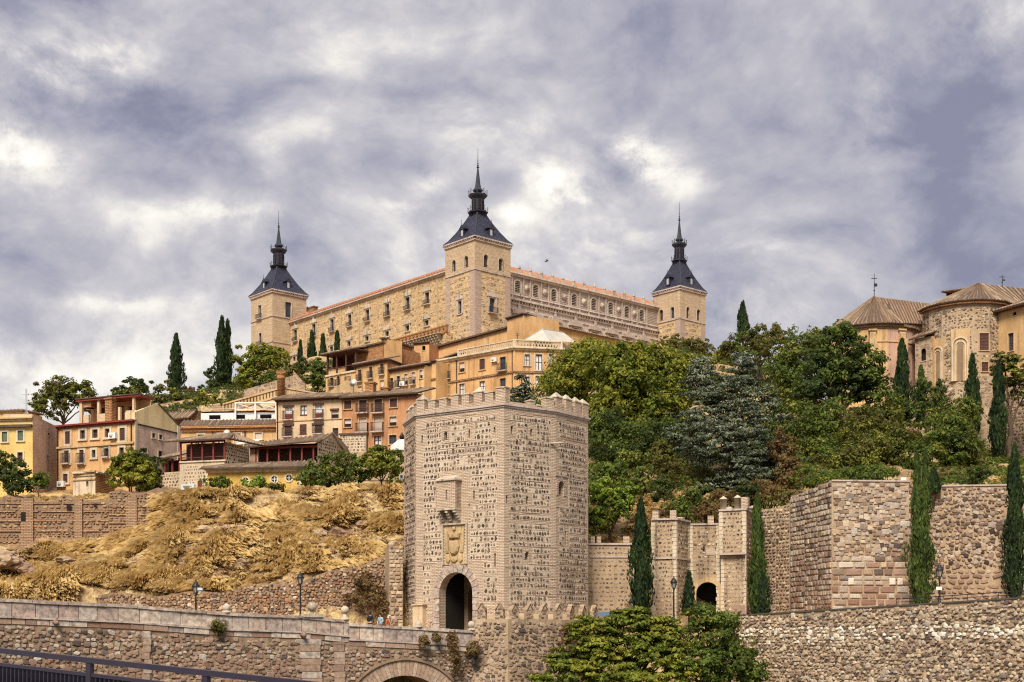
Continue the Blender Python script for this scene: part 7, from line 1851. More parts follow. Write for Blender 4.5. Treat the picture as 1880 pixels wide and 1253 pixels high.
m = MB(); m.fbox(F, 0, F.L, zt, zt+.12, -.9, .1); m.build('coping', 'stone_pinkgrey', h5)
F = face_px(1850, 110, 2000, 104); stonewall('rampart_wall', 'end of the rampart seen past the rightmost cypress', F, WB, lambda u: zt-.2, 'mortar_warm', courses(rgb, 0, 6, 1, zt-.4, .4, .5, .06), None, .1, 0, 'tiny', 9, lambda l, g: g.choice(['stones_mixed', 'stones_redbrown']))
# white box lamp on top of wall
t = thing('floodlight', PX(1658, 109, WTOP), 'small white floodlight box on top of the bastion', 'floodlight'); x = PX(1658, 109)[0]; m = MB(); m.box(x-.2, x+.22, 108.9, 109.3, WTOP+.12, WTOP+.42); m.build('housing', 'white_paint', t); m = MB(); m.tube((x, 109.1, WTOP), (x, 109.1, WTOP+.15), .05); m.build('stem', 'iron', t)
# terrace road and the big retaining wall below it
F = face_px(1300, 109.5, 2050, 78.0)
def ztop(u):
    q = F.P(u, 0, 0); px = CX+FOC*q.x/q.y; return ZP(1135-(px-1300)*.0615, q.y)
hr = thing('road_retaining_wall', F.P(F.L/2, -6, 0), 'long cream rubble retaining wall with a band of whitish stones carrying the road at lower right', 'wall')
def mr(l, g):
    q = F.P(l[0], l[1], 0); py = HY-FOC*l[1]/q.y
    px = CX+FOC*q.x/q.y; band = 1168-(px-1400)*.022
    if abs(py-band) < 14 and g.random() < .42: return 'stones_white'
    return g.choice(['stones_cream', 'stones_cream', 'stones_mixed', 'stones_cream', 'stones_cream', 'stones_grey'])
stonewall('', '', F, -14, ztop, 'mortar_warm', field(rgb, 0, F.L, -5.5, 3.4, .36), None, .13, 300, 'rubble', 9.0, mr, root=hr, thick=1.0)
m = MB(); strip(m, F, ztop, 0, F.L, .0, .10, -.6, .08, 1.5); m.build('coping', 'asphalt', hr)
m = MB()
for (dz, r_) in ((.55, .022), (.95, .028)):
    pass
a = F.u(1640)
k = 14
for i in range(k+1):
    u = a+(F.L-a)*i/k; m.tube(F.P(u, ztop(u)+.1, -.3), F.P(u, ztop(u)+.5, -.3), .02, n=5)
    if i: u2 = a+(F.L-a)*(i-1)/k; m.tube(F.P(u2, ztop(u2)+.5, -.3), F.P(u, ztop(u)+.5, -.3), .03, n=5); m.tube(F.P(u2, ztop(u2)+.3, -.3), F.P(u, ztop(u)+.3, -.3), .018, n=4)
m.build('handrail', 'iron', hr)
m = MB(); k = 20
for i in range(k):
    a, b = F.L*i/k, F.L*(i+1)/k; m.poly([F.P(a, ztop(a)-.02, -.5), F.P(b, ztop(b)-.02, -.5), F.P(b, ztop(b)+.1, -30), F.P(a, ztop(a)+.2, -18)])
m.build('terrace_road', 'mortar_warm', None, kind='structure')
# step stones at the gatehouse foot
F = face_px(1342, 110.2, 1371, 110); m = MB(); t = thing('stone_step', F.P(1, 1.5, 0), 'low red-brown block plinth at the right foot of the small gatehouse', 'plinth')
z = ZP(1128, 110)
for i in range(3): m = MB(); m.fbox(F, .05*i, F.L-.05*i, z-1.5+i*.75, z-.78+i*.75, -1.0, .12-.05*i); m.build('block', 'stones_redbrown', t)

# ================================================================ ruined wall on the left slope
F = face_px(-90, 126.1, 200, 126.0); F2 = Face(F.b, PX(332, 126.1))
zt = ZP(911, 126.5)
hr = thing('ruined_brick_wall', PX(120, 126, 10), 'ruined wall of brick bands and rubble panels with broken crest on the left slope', 'wall')
for X, fz in ((F, lambda u: zt+.28*math.sin(u*1.3)+.22*math.sin(u*3.7+1)-.3), (F2, lambda u: zt+.3+.25*math.sin(u*1.7)+.04*u)):
    stonewall('', '', X, 7.5, fz, 'mortar_brown', courses(rgb, 0, X.L, 8.0, zt+.3, .26, .42, .05, .3, .5, .08, .04, .2), 'stones_ruin', .12, 0, 'rubble', root=hr, thick=.9)
    m = MB(); zz = 8.5
    while zz < zt-.2:
        a = 0
        while a < X.L-.4:
            b = min(X.L, a+rgb.uniform(1.5, 4)); m.fbox(X, a, b, zz, zz+.16, -.05, .10+rgb.uniform(0, .04)); a = b+rgb.uniform(.1, .6)
        zz += rgb.uniform(.75, .95)
    m.build('brick_band', 'brick_ruin', hr)
m = MB()
for X, us in ((F, (40, 62, 138, 152)), (F2, (232, 252))):
    for i in range(0, len(us), 2): a, b = X.u(us[i]), X.u(us[i+1]); m.fbox(X, a, b, 7.5, zt-.1+rgb.uniform(-.2, .1), -.1, .22)
m.build('brick_pier', 'brick_ruin', hr)
m = MB()
for px, y0, y1, w_ in ((44.5, 941, 958, .22), (128, 926, 937, .2), (176, 925, 932, .12)):
    X = F; u = X.u(px); m.fbox(X, u-w_, u+w_, ZP(y1, 126), ZP(y0, 126), .2, .235)
m.build('wall_niche_dark', 'painted_dark', hr)  # flat near-black plates painted as shaded recesses
# rough retaining wall at the slope foot, behind the bridge
F = face_px(180, 111.8, 716, 112.4)
def zf(u):
    q = F.P(u, 0); px = CX+FOC*q.x/q.y; y = 1092-max(0, px-330)*.115-max(0, px-560)*.18+4*math.sin(px*.05); return ZP(y, q.y)
hl = stonewall('slope_foot_wall', 'rough rubble retaining wall at the foot of the dry grass slope behind the bridge', F, 0, zf, 'mortar_brown', field(rgb, 0, F.L, 1.2, 7.8, .34), None, .13, 0, 'rubble', matf=lambda l, g: g.choice(['stones_mixed', 'stones_ruin', 'stones_ruin', 'stones_cream']), thick=.8)
# corner pier of pale blocks beside gate tower (px 714-738, y 1000-1150)
F = face_px(714, 110.5, 740, 110.8); zt = ZP(1003, 110.6); h = stonewall('pier_wall', 'tall narrow pier of pale blocks squeezed against the left side of the gate tower', F, -1, lambda u: zt, 'mortar_warm', courses(rgb, 0, F.L, .5, zt, .33, .45, .05, .2, .4), 'stones_cream', .1, 0, 'block', thick=2)
m = MB(); m.lathe(F.P(.3, zt, -.5), [(.35, 0), (.3, .25), (.05, .4)], 8); m.build('cap', 'stones_grey', h)
# ochre rock ruins at far left foot
t = thing('rock_outcrop', PX(20, 111, 4), 'row of eroded brown rocks on the slope at the far left behind the bridge', 'rock')
def rockmesh(c, sx, sy, sz, seed, sub=3):
    bm = bmesh.new(); bmesh.ops.create_icosphere(bm, subdivisions=sub, radius=1)
    for v in bm.verts:
        n = mnoise.fractal(v.co*1.3+Vector((seed*7.1, 0, 0)), 1, 2, 4); k = 1+.45*n
        v.co = Vector((v.co.x*sx*k+c[0], v.co.y*sy*k+c[1], v.co.z*sz*k+c[2]))
    vs = [tuple(v.co) for v in bm.verts]; fs = [tuple(v.index for v in f.verts) for f in bm.faces]; bm.free(); return vs, fs
m = MB()
for i, (px, py, sx, sz) in enumerate(((6, 1025, 1.2, .9), (28, 1038, 1.0, .7), (-14, 1050, 1.0, 1.2), (52, 1050, .7, .5), (16, 1080, 1.6, .7), (60, 1078, 1.0, .6), (95, 1062, .8, .5), (140, 1080, .9, .4), (190, 1052, .8, .5), (120, 1030, .6, .4))):
    Y = 115.5+(i%3)*.6; c = PX(px, Y, ZP(py, Y)); vs, fs = rockmesh(c, sx*1.25, .8, sz*.75, i, 4); m.mesh(vs, fs)
m.build('rock_face', 'rock_mat', t)
m = MB(); rk = random.Random(8)
for i in range(260):
    px = rk.uniform(0, 735); Y = rk.uniform(110.5, 126); x = PX(px, Y)[0]; s = rk.uniform(.12, .38) if rk.random() < .9 else rk.uniform(.4, .7)
    vs, fs = rockmesh((x, Y, ground(x, Y)-s*.2), s*1.3, s, s*.7, i, 2); m.mesh(vs, fs)
m.build('slope_rocks', 'rock_mat', None, kind='stuff', label='scattered brown rocks poking out of the dry grass slope', cat='rocks')

# ================================================================ near railing (the walkway we stand beside)
t = thing('walkway_railing', (-5, 20, -1.5), 'dark purple-grey metal railing with close bars crossing the lower left corner', 'railing')
xa, Ya, xb, Yb = -9.9, 24.9, -1.0, 17.9
dirr = Vector((-1.536, 1.0)).normalized()
Bp = Vector(((590-CX)/FOC*19, 19.0)); 
Rf = Face(Bp+dirr*9.0, Bp-dirr*3.0)
def zrail(u):
    q = Rf.P(u, 0); s = (Bp-Vector((q.x, q.y))).dot(-dirr)  # metres from B towards the left
    s = Vector((q.x-Bp.x, q.y-Bp.y)).dot(dirr)
    return -.555+(.463/7.09)*s
for nm, dz0, dz1, o0, o1, in (('top_rail', -.085, 0, -.05, .05), ('lower_rail', -.30, -.245, -.03, .03), ('foot_rail', -1.05, -1.0, -.03, .03)):
    m = MB(); strip(m, Rf, zrail, 0, Rf.L, dz0, dz1, o0, o1, 12); m.build(nm, 'rail_paint', t)
for px in (165, 378.5, 592, -50):
    u = Rf.u(px); m = MB(); m.fbox(Rf, u-.055, u+.055, zrail(u)-1.15, zrail(u)-.085, -.04, .04); m.build('post', 'rail_paint', t)
u = Rf.u(-30); n = 0; lastu = Rf.u(640)
while u < lastu and n < 200:
    m = MB(); m.fbox(Rf, u-.011, u+.011, zrail(u)-1.0, zrail(u)-.30, -.012, .012); m.build('bar', 'rail_paint', t); u += .105; n += 1
m = MB(); strip(m, Face(Rf.P(0, 0, -.25)[:2], Rf.P(Rf.L, 0, -.25)[:2]), lambda u: zrail(u), 0, Rf.L, -1.05, -.33, -.02, 0, 12); m.build('backing_panel', 'rail_panel', t)
m = MB(); strip(m, Rf, zrail, 0, Rf.L, -1.4, -1.15, -.4, 2.6, 12); m.build('walkway_slab', 'asphalt', t)

# ================================================================ people on the bridge
def skin(name, parent, verts, edges, mat, root_i=0, sub=2):
    me = bpy.data.meshes.new(name); me.from_pydata([v[0] for v in verts], edges, []); me.materials.append(MATS[mat])
    o = bpy.data.objects.new(name, me); COL.objects.link(o); o.parent = parent
    md = o.modifiers.new('skin', 'SKIN'); me.skin_vertices.new() if hasattr(me.skin_vertices, 'new') and not me.skin_vertices else None
    sk = me.skin_vertices[0].data
    for i, v in enumerate(verts):
        sk[i].radius = (v[1], v[2] if len(v) > 2 else v[1]); sk[i].use_root = (i == root_i)
    md.use_smooth_shade = True
    s = o.modifiers.new('sub', 'SUBSURF'); s.levels = sub; s.render_levels = sub
    return o
def person(x, y, z, yaw, label, hair, top, legs, lean=0.0, arm=0.2, cap=False, strap=False, sc=1.0):
    t = thing('person', (x, y, z), label, 'person'); t.rotation_euler = (0, 0, yaw); t.scale = (sc,)*3
    L = lean
    V = [((0, 0, .95), .13, .10), ((0, -L*.3, 1.15), .13, .095), ((0, -L*.7, 1.35), .155, .10), ((0, -L, 1.46), .07, .07), ((0, -L*1.1, 1.52), .055, .055), ((0, -L*1.15-.01, 1.60), .085, .095), ((0, -L*1.15, 1.70), .075, .09),
         ((.19, -L*.8, 1.42), .055), ((.27, -L*.6-.02, 1.14), .042), ((.22, -L*.5-.02-arm, 1.0), .032), ((.17, -L*.5-.06-arm*1.3, .98), .028),
         ((-.19, -L*.8, 1.42), .055), ((-.27, -L*.6-.02, 1.14), .042), ((-.24, -L*.5-arm*.4, .92), .032), ((-.23, -L*.5-arm*.5, .84), .028),
         ((.10, 0, .88), .09), ((.11, -.02, .50), .062), ((.11, .02, .09), .042), ((.11, -.13, .04), .04),
         ((-.10, 0, .88), .09), ((-.11, .05, .50), .062), ((-.11, .10, .09), .042), ((-.11, -.05, .04), .04)]
    E = [(0, 1), (1, 2), (2, 3), (3, 4), (4, 5), (5, 6), (2, 7), (7, 8), (8, 9), (9, 10), (2, 11), (11, 12), (12, 13), (13, 14), (0, 15), (15, 16), (16, 17), (17, 18), (0, 19), (19, 20), (20, 21), (21, 22)]
    skin('body', t, V, E, 'skin')
    V2 = [((0, 0, .93), .15, .12), ((0, -L*.3, 1.15), .15, .115), ((0, -L*.7, 1.35), .175, .12), ((0, -L, 1.45), .09, .085), ((.20, -L*.8, 1.42), .07), ((.275, -L*.6-.02, 1.14), .056), ((.225, -L*.5-.02-arm, 1.01), .045), ((-.20, -L*.8, 1.42), .07), ((-.275, -L*.6-.02, 1.14), .056), ((-.245, -L*.5-arm*.4, .94), .045)]
    skin('jacket', t, V2, [(0, 1), (1, 2), (2, 3), (2, 4), (4, 5), (5, 6), (2, 7), (7, 8), (8, 9)], top)
    V3 = [((0, 0, .96), .14, .11), ((.10, 0, .86), .105), ((.11, -.02, .50), .078), ((.11, .02, .12), .06), ((-.10, 0, .86), .105), ((-.11, .05, .50), .078), ((-.11, .10, .12), .06)]
    skin('trousers', t, V3, [(0, 1), (1, 2), (2, 3), (0, 4), (4, 5), (5, 6)], legs)
    V4 = [((0, -L*1.1+.045, 1.60), .07, .085), ((0, -L*1.12+.03, 1.69), .09, .095), ((0, -L*1.15, 1.745), .075, .08)]
    skin('cap' if cap else 'hair', t, V4, [(0, 1), (1, 2)], hair, 1)
    m = MB(); o_ = origin(t)
    def q(a, b, c): return Vector((o_.x+a, o_.y+b, o_.z+c))
    m.tube(q(0, -L*1.15-.09, 1.63), q(0, -L*1.15-.125, 1.60), .012, .018, 5); m.build('nose', 'skin', t)
    m = MB()
    for s in (-1, 1): m.tube(q(s*.03, -L*1.15-.088, 1.65), q(s*.03, -L*1.15-.098, 1.65), .012, .009, 6)
    m.tube(q(-.022, -L*1.15-.09, 1.565), q(.022, -L*1.15-.09, 1.565), .006, n=4); m.build('face_features', 'hair_dark', t)
    if strap:
        m = MB(); m.tube(q(-.12, -L-.135, 1.44), q(.14, -L*.4-.16, 1.02), .028, n=5); m.tube(q(.12, -L-.135, 1.44), q(.16, -L*.4-.12, 1.2), .025, n=5); m.build('bag_strap', 'cloth_white', t)
    return t
def onb(px, Y, back=-2.0): x = PX(px, Y)[0]; return x, Y
for px, ytop, Y, yaw, lb, kw in ((679, 1123.5, 105.0, 2.6, 'person in black with dark hair leaning behind the bridge parapet', dict(hair='hair_dark', top='cloth_black', legs='cloth_black', lean=.06)),
     (700, 1125.8, 104.8, -.7, 'person in a pale blue top and dark cap resting on the parapet', dict(hair='hair_dark', top='cloth_blue', legs='cloth_navy', lean=.10, arm=.3, cap=True)),
     (713, 1129.5, 105.0, .8, 'person in an orange jacket with white bag straps next to the gate tower', dict(hair='cloth_white', top='cloth_orange', legs='cloth_jeans', lean=.06, strap=True, cap=True))):
    x = PX(px, Y)[0]; z = ZP(ytop, Y)-1.80
    person(x, Y, z, yaw, lb, **kw)
# ================================================================ white van behind the tower
t = thing('parked_car', PX(742, 146, 19.5), 'white car nose poking out behind the gate tower by the orange house', 'car'); x = PX(746, 146)[0]; z0 = ZP(834, 146)
m = MB(); prof = [(-2.0, .35), (-2.02, .75), (-1.75, .95), (-1.15, 1.45), (.5, 1.5), (1.6, 1.2), (2.0, .9), (2.05, .35)]
for s0, s1 in ((-.85, .85),):
    n = len(prof)
    for i in range(n):
        a, b = prof[i], prof[(i+1) % n]; ia = .12 if a[1] > 1.1 else 0; ib = .12 if b[1] > 1.1 else 0
        m.poly([(x+.4+a[0], 146+s0+ia, z0+a[1]), (x+.4+b[0], 146+s0+ib, z0+b[1]), (x+.4+b[0], 146+s1-ib, z0+b[1]), (x+.4+a[0], 146+s1-ia, z0+a[1])])
    for s_, e_ in ((s0, 1), (s1, -1)): m.poly([(x+.4+a[0], 146+s_+(.12*e_ if a[1] > 1.1 else 0), z0+a[1]) for a in prof])
m.build('body', 'car_paint', t)
m = MB(); m.poly([(x+.4-1.72, 145.3, z0+.99), (x+.4-1.2, 145.35, z0+1.41), (x+.4-1.2, 146.65, z0+1.41), (x+.4-1.72, 146.7, z0+.99)]); m.poly([(x+.4-1.5, 145.2, z0+.98), (x+.4-1.1, 145.25, z0+1.38), (x+.9, 145.25, z0+1.4), (x+1.6, 145.2, z0+.98)]); m.build('window', 'glass', t)
for a in (-1.25, 1.25):
    for s_ in (145.2, 146.65): m = MB(); m.tube((x+.4+a, s_, z0+.32), (x+.4+a, s_+.18, z0+.32), .32, n=14); m.build('wheel', 'rubber', t)
m = MB(); m.tube((x-1.62, 145.35, z0+.7), (x-1.64, 145.35, z0+.7), .14, n=8); m.build('headlight', 'lamp_glass', t); m = MB(); m.tube((x-1.62, 146.6, z0+.7), (x-1.64, 146.6, z0+.7), .14, n=8); m.build('headlight', 'lamp_glass', t)
m = MB(); m.box(x-5, x+9, 144.6, 149.5, z0-3, z0); m.build('parking_terrace', 'mortar_warm', None, kind='structure')
# utility box on the tower's side
t = thing('junction_box', PX(738, 113, ZP(880, 113)), 'small grey electrical box fixed to the left side of the gate tower', 'box'); x = PX(737, 113)[0]; z = ZP(880, 113); m = MB(); m.box(x-.15, x+.2, 112.8, 113.3, z, z+.4); m.build('case', 'metal_grey', t); m = MB(); m.box(x-.08, x+.12, 112.77, 112.8, z+.06, z+.32); m.build('door', 'iron', t)
# bird
t = thing('bird', PX(1004, 160, ZP(480, 160)), 'lone dark bird gliding right of the tallest tower', 'bird'); c = Vector(PX(1004, 160, ZP(480, 160))); m = MB()
m.lathe(c-Vector((.0, 0, .06)), [(.01, 0), (.06, .03), (.07, .07), (.01, .12)], 6)
m.tube(c+Vector((-.2, 0, -.01)), c+Vector((.22, 0, .02)), .06, .02, 6); m.tube(c+Vector((-.2, 0, -.01)), c+Vector((-.3, 0, 0)), .04, .01, 5)
m.build('body', 'cloth_black', t)
for s in (-1, 1):
    m = MB(); a = c+Vector((.05, 0, .02)); m.mesh([a+Vector((-.12, 0, 0)), a+Vector((.1, 0, 0)), a+Vector((0, s*.35, .10)), a+Vector((-.12, s*.35, .10)), a+Vector((-.22, s*.7, .0)), a+Vector((-.12, 0, -.02)), a+Vector((.1, 0, -.02))], [(0, 1, 2, 3), (3, 2, 4), (5, 6, 2, 3)]); m.build('wing', 'cloth_black', t)
# ================================================================ vegetation
def npmesh(name, V, Fc, mat, parent, off):
    """fast mesh from arrays: V (n,3), Fc (m,4) quads"""
    me = bpy.data.meshes.new(name); V = V-np.array(off)
    me.vertices.add(len(V)); me.vertices.foreach_set('co', V.astype(np.float32).ravel())
    k = Fc.shape[1]; me.loops.add(Fc.size); me.loops.foreach_set('vertex_index', Fc.astype(np.int32).ravel())
    me.polygons.add(len(Fc)); me.polygons.foreach_set('loop_start', np.arange(0, Fc.size, k, dtype=np.int32)); me.polygons.foreach_set('loop_total', np.full(len(Fc), k, dtype=np.int32))
    me.update(calc_edges=True); me.materials.append(MATS[mat] if isinstance(mat, str) else mat)
    o = bpy.data.objects.new(name, me); COL.objects.link(o); o.parent = parent; return o
def leaves(C, N, size, rs, aspect=.5, fold=.25):
    """a folded four-sided leaf clump at each centre, facing N"""
    n = len(C); N = N/np.maximum(np.linalg.norm(N, axis=1, keepdims=True), 1e-6)
    r = rs.normal(size=(n, 3)); a = np.cross(N, r); a /= np.maximum(np.linalg.norm(a, axis=1, keepdims=True), 1e-6); b = np.cross(N, a)
    s = size*rs.uniform(.6, 1.35, (n, 1)); l = a*s*.5; w_ = b*s*.5*aspect*rs.uniform(.7, 1.3, (n, 1))
    f = N*s*fold
    V = np.stack([C-l, C-w_+f*.5, C+l-f*.4, C+w_+f*.5], axis=1).reshape(-1, 3)
    F = np.arange(4*n).reshape(n, 4); return V, F
def unit(rs, n):
    v = rs.normal(size=(n, 3)); return v/np.linalg.norm(v, axis=1, keepdims=True)
def crown_pts(lobes, n, rs, tuft, per, inner=.18, up=.25, flat=1.0, droop=0):
    """tufts of leaves over the skin of several overlapping lobes, plus a few inside"""
    L = np.array(lobes); wts = (L[:, 3]*L[:, 5]+L[:, 3]*L[:, 4]+L[:, 4]*L[:, 5])**.9; wts /= wts.sum()
    nt = max(8, n//per); idx = rs.choice(len(L), nt, p=wts); d = unit(rs, nt); d[:, 2] = d[:, 2]+up*.5; d /= np.linalg.norm(d, axis=1, keepdims=True)
    rad = np.where(rs.rand(nt) < inner, rs.uniform(.2, .7, nt), rs.uniform(.78, 1.06, nt))
    rad = np.where(rs.rand(nt) < .07, rs.uniform(1.1, 1.3, nt), rad)
    # bumpy outline
    ph = L[idx, 0]*1.7
    rad = rad*(1+.13*np.sin(d[:, 0]*5+ph)*np.cos(d[:, 2]*6+ph*.7)+.08*np.sin(d[:, 1]*9+ph*2))
    T = L[idx, :3]+d*L[idx, 3:6]*rad[:, None]
    k = per; C = np.repeat(T, k, axis=0); D = np.repeat(d, k, axis=0)
    ts = tuft*rs.uniform(.55, 1.3, nt); ts = np.repeat(ts, k)
    e = unit(rs, len(C))*(rs.rand(len(C), 1)**.4); e[:, 2] *= .62*flat
    C = C+e*ts[:, None]
    N = D*.55+e*.8+np.array([0, 0, up])+rs.normal(scale=.45, size=C.shape)
    if droop: C[:, 2] -= droop*np.abs(e[:, 0]+e[:, 1])*ts
    return C, N
def lobe(px, py, rx, ry, Y, dr=.8): x = PX(px, Y)[0]; s = Y/FOC; return (x, Y, ZP(py, Y), rx*s, max(.6, rx*s*dr), ry*s)
def trunk(m, base, top, r0, r1, rg, wob=.15, k=5):
    base, top = Vector(base), Vector(top); prev = base; L_ = (top-base).length
    for i in range(1, k+1):
        f = i/k; q = base.lerp(top, f)+Vector((rg.uniform(-1, 1), rg.uniform(-1, 1), 0))*wob*L_*.12*(f < 1)
        m.tube(prev, q, r0+(r1-r0)*(i-1)/k, r0+(r1-r0)*f, 7, False); prev = q
def tree(name, lobes, leafm, label, cat='tree', n=None, size=None, tuft=None, per=26, group=None, seed=1, base=None, inner=.2, up=.3, flat=1.0, aspect=.55, mix=None, dens=1.0, limbs=True, droop=0, tr=None):
    rs = np.random.RandomState(seed); rg = random.Random(seed); L = np.array(lobes); Y = L[:, 1].mean()
    pxm = Y/1361.6       # metres per rendered pixel
    size = size or pxm*3.0; area = (L[:, 3]*L[:, 5]*3.14).sum()/(pxm*pxm)
    n = n or int(min(60000, max(500, area*2.3*dens))); tuft = tuft or max(.4, min(1.25, L[:, 3:6].mean()*.40))
    cx = L[:, 0].mean(); cy = L[:, 1].mean(); bz = ground(cx, cy)-.3 if base is None else base[2]
    if base is None: base = (cx, cy+.3, bz)
    t = thing(name, base, label, cat, group); off = base
    C, N = crown_pts(lobes, n, rs, tuft, per, inner, up, flat, droop)
    ALT = {'leaf_bright': 'leaf_yellowgreen', 'leaf_green': 'leaf_pine', 'leaf_dark': 'leaf_green', 'leaf_pine': 'leaf_olive', 'leaf_yellowgreen': 'leaf_bright', 'leaf_olive': 'leaf_green', 'leaf_brown': 'leaf_olive', 'leaf_fresh': 'leaf_bright'}
    if leafm in ALT and len(C) > 3000:
        g9 = np.array([mnoise.noise(Vector((q[0]*.5+seed, q[1]*.5, q[2]*.5))) for q in C[::per]]); g9 = np.repeat(g9, per)[:len(C)]+rs.normal(scale=.10, size=len(C))
        k9 = g9 > .13
        if k9.sum() > 50: V, F = leaves(C[k9], N[k9], size, rs, aspect); npmesh('crown', V, F, ALT[leafm], t, off); C, N = C[~k9], N[~k9]
    if mix:
        sel = rs.rand(len(C)//per+1)[:len(C)//per] if False else None
    V, F = leaves(C, N, size, rs, aspect); npmesh('crown', V, F, leafm, t, off)
    if limbs:
        m = MB(); cz = L[:, 2].min(); ctr = Vector((cx, cy, min(L[:, 2].mean(), bz+(L[:, 2].mean()-bz)*.8)))
        H = max(.5, ctr.z-bz); r0 = tr or max(.08, min(.42, H*.045)); fork = Vector(base).lerp(ctr, .55)
        trunk(m, (base[0], base[1], bz-.4), fork, r0, r0*.75, rg, .3)
        for q in lobes[:9]:
            e_ = Vector((q[0], q[1], q[2])); trunk(m, fork, e_, r0*.5, r0*.12, rg, .5, 4)
            for _ in range(2):
                s_ = fork.lerp(e_, .6); e2 = e_+Vector((rg.uniform(-1, 1)*q[3], rg.uniform(-1, 1)*q[4], rg.uniform(-.3, 1)*q[5]))*.75; trunk(m, s_, e2, r0*.22, r0*.06, rg, .4, 3)
        m.build('trunk', 'bark', t)
    return t
def cypress(px, y0, y1, wpx, Y, label, seed, leafm='leaf_cypress', tips=1, group='cypresses', lean=0):
    rs = np.random.RandomState(seed); x = PX(px, Y)[0]; zt, zb = ZP(y0, Y), ZP(y1, Y); H = zt-zb; r = wpx*.5*Y/FOC
    t = thing('cypress_tree', (x, Y, zb), label, 'cypress', group); pxm = Y/1361.6; size = max(.16, pxm*2.6)
    n = int(min(26000, max(900, (2*r*H)/(pxm*pxm)*2.1)))
    h = rs.rand(n)**.85; th = rs.rand(n)*6.283
    prof = np.minimum(1, (1-h)**.62*1.25)*np.minimum(1, .55+h*4)
    bump_ = 1+.17*np.sin(th*3+h*H*1.3)+.13*np.sin(th*5-h*H*2.3+seed)+.10*np.sin(h*H*1.1+seed*2)+(rs.rand(n) < .06)*.22
    rr = r*prof*bump_*np.where(rs.rand(n) < .25, rs.uniform(.3, .8, n), rs.uniform(.82, 1.1, n))
    if tips > 1:
        ox = np.where(rs.rand(n) < .5, -1, 1)*r*.35*np.clip(h*1.5, 0, 1); rr = rr*np.where(h > .4, .65, 1)
    else: ox = 0
    kk = np.array([mnoise.noise(Vector((math.cos(a)*1.3+seed, math.sin(a)*1.3, b*H*.55))) for a, b in zip(th, h)]); rr = rr*np.where(kk < -.12, .72, 1)*(1+.25*kk)
    C = np.stack([x+ox+rr*np.cos(th)+lean*h*H, Y+rr*np.sin(th), zb+h*H+rs.normal(scale=.05, size=n)], axis=1)
    D = np.stack([np.cos(th), np.sin(th), np.zeros(n)], axis=1)
    # upright flame-like sprays
    up = np.stack([np.cos(th)*.25, np.sin(th)*.25, np.ones(n)], axis=1)+rs.normal(scale=.18, size=(n, 3)); up /= np.linalg.norm(up, axis=1, keepdims=True)
    b = np.cross(D+rs.normal(scale=.5, size=(n, 3)), up); b /= np.linalg.norm(b, axis=1, keepdims=True)
    s = size*rs.uniform(.7, 1.6, (n, 1)); V = np.stack([C-up*s*.6, C-b*s*.28+D*s*.15, C+up*s*.95, C+b*s*.28+D*s*.15], axis=1).reshape(-1, 3); F = np.arange(4*n).reshape(n, 4)
    npmesh('foliage', V, F, leafm, t, (x, Y, zb)); m = MB(); m.tube((x, Y, zb-1.0), (x+lean*H*.9, Y, zb+H*.9), max(.1, r*.22), .03, 7); m.build('trunk', 'bark', t); return t

# ---- left skyline
tree('pine_tree', [lobe(88, 728, 26, 26, 196), lobe(120, 712, 28, 16, 195), lobe(108, 738, 42, 26, 195), lobe(155, 722, 20, 18, 196), lobe(165, 742, 18, 16, 196), lobe(75, 752, 16, 18, 197), lobe(100, 704, 10, 12, 195)], 'leaf_pine', 'broad rounded pine behind the yellow and orange houses on the left skyline', 'pine tree', seed=3, per=40, inner=.3, up=.5)
tree('pine_tree', [lobe(243, 712, 26, 15, 206), lobe(262, 708, 18, 12, 206), lobe(222, 722, 14, 12, 206)], 'leaf_dark', 'dark domed pine crown just left of the tall single cypress', 'pine tree', seed=4, per=40)
tree('pine_tree', [lobe(228, 732, 24, 16, 198), lobe(255, 730, 20, 18, 198), lobe(206, 738, 12, 10, 198)], 'leaf_pine', 'olive green pine in front of the dark domed crown', 'pine tree', seed=5, per=40, up=.5)
tree('pine_tree', [lobe(300, 724, 24, 20, 196), lobe(325, 738, 26, 16, 196), lobe(285, 742, 28, 14, 196), lobe(348, 742, 14, 12, 196)], 'leaf_pine', 'olive green pine at the foot of the tall single cypress', 'pine tree', seed=6, per=40, up=.5)
tree('bushy_shrub', [lobe(378, 732, 20, 16, 190), lobe(398, 740, 18, 13, 190), lobe(366, 745, 10, 8, 190)], 'leaf_yellowgreen', 'yellow-green bush beside the head of the terrace balustrade', 'shrub', seed=7, per=34)
tree('bushy_shrub', [lobe(388, 712, 16, 14, 205), lobe(375, 722, 14, 10, 205)], 'leaf_dark', 'dark shrub at the left foot of the cypress pair', 'shrub', seed=8)
tree('conifer_tree', [lobe(395, 690, 18, 12, 214), lobe(388, 680, 8, 8, 214)], 'leaf_dark', 'dark spreading conifer branch left of the cypress pair', 'tree', seed=9, flat=.5)
cypress(323.5, 616, 726, 27, 210, 'tall single cypress standing alone on the left skyline', 21)
cypress(407, 584, 725, 24, 216, 'taller of the two cypresses standing together, pointed like a spear', 22)
cypress(418, 590, 725, 17, 217.5, 'shorter right twin of the pair of tall cypresses', 23)
tree('broadleaf_tree', [lobe(452, 668, 22, 26, 212), lobe(480, 648, 28, 16, 214), lobe(505, 664, 26, 20, 214), lobe(450, 695, 18, 22, 211), lobe(470, 680, 30, 26, 212), lobe(524, 676, 14, 12, 214)], 'leaf_yellowgreen', 'large olive-yellow tree below the plain left corner tower', 'tree', seed=10, per=46, inner=.25)
tree('bushy_shrub', [lobe(538, 690, 15, 16, 206), lobe(536, 682, 13, 9, 206)], 'leaf_olive', 'clipped olive-brown bush beside the round brick turret', 'shrub', seed=11, per=20)
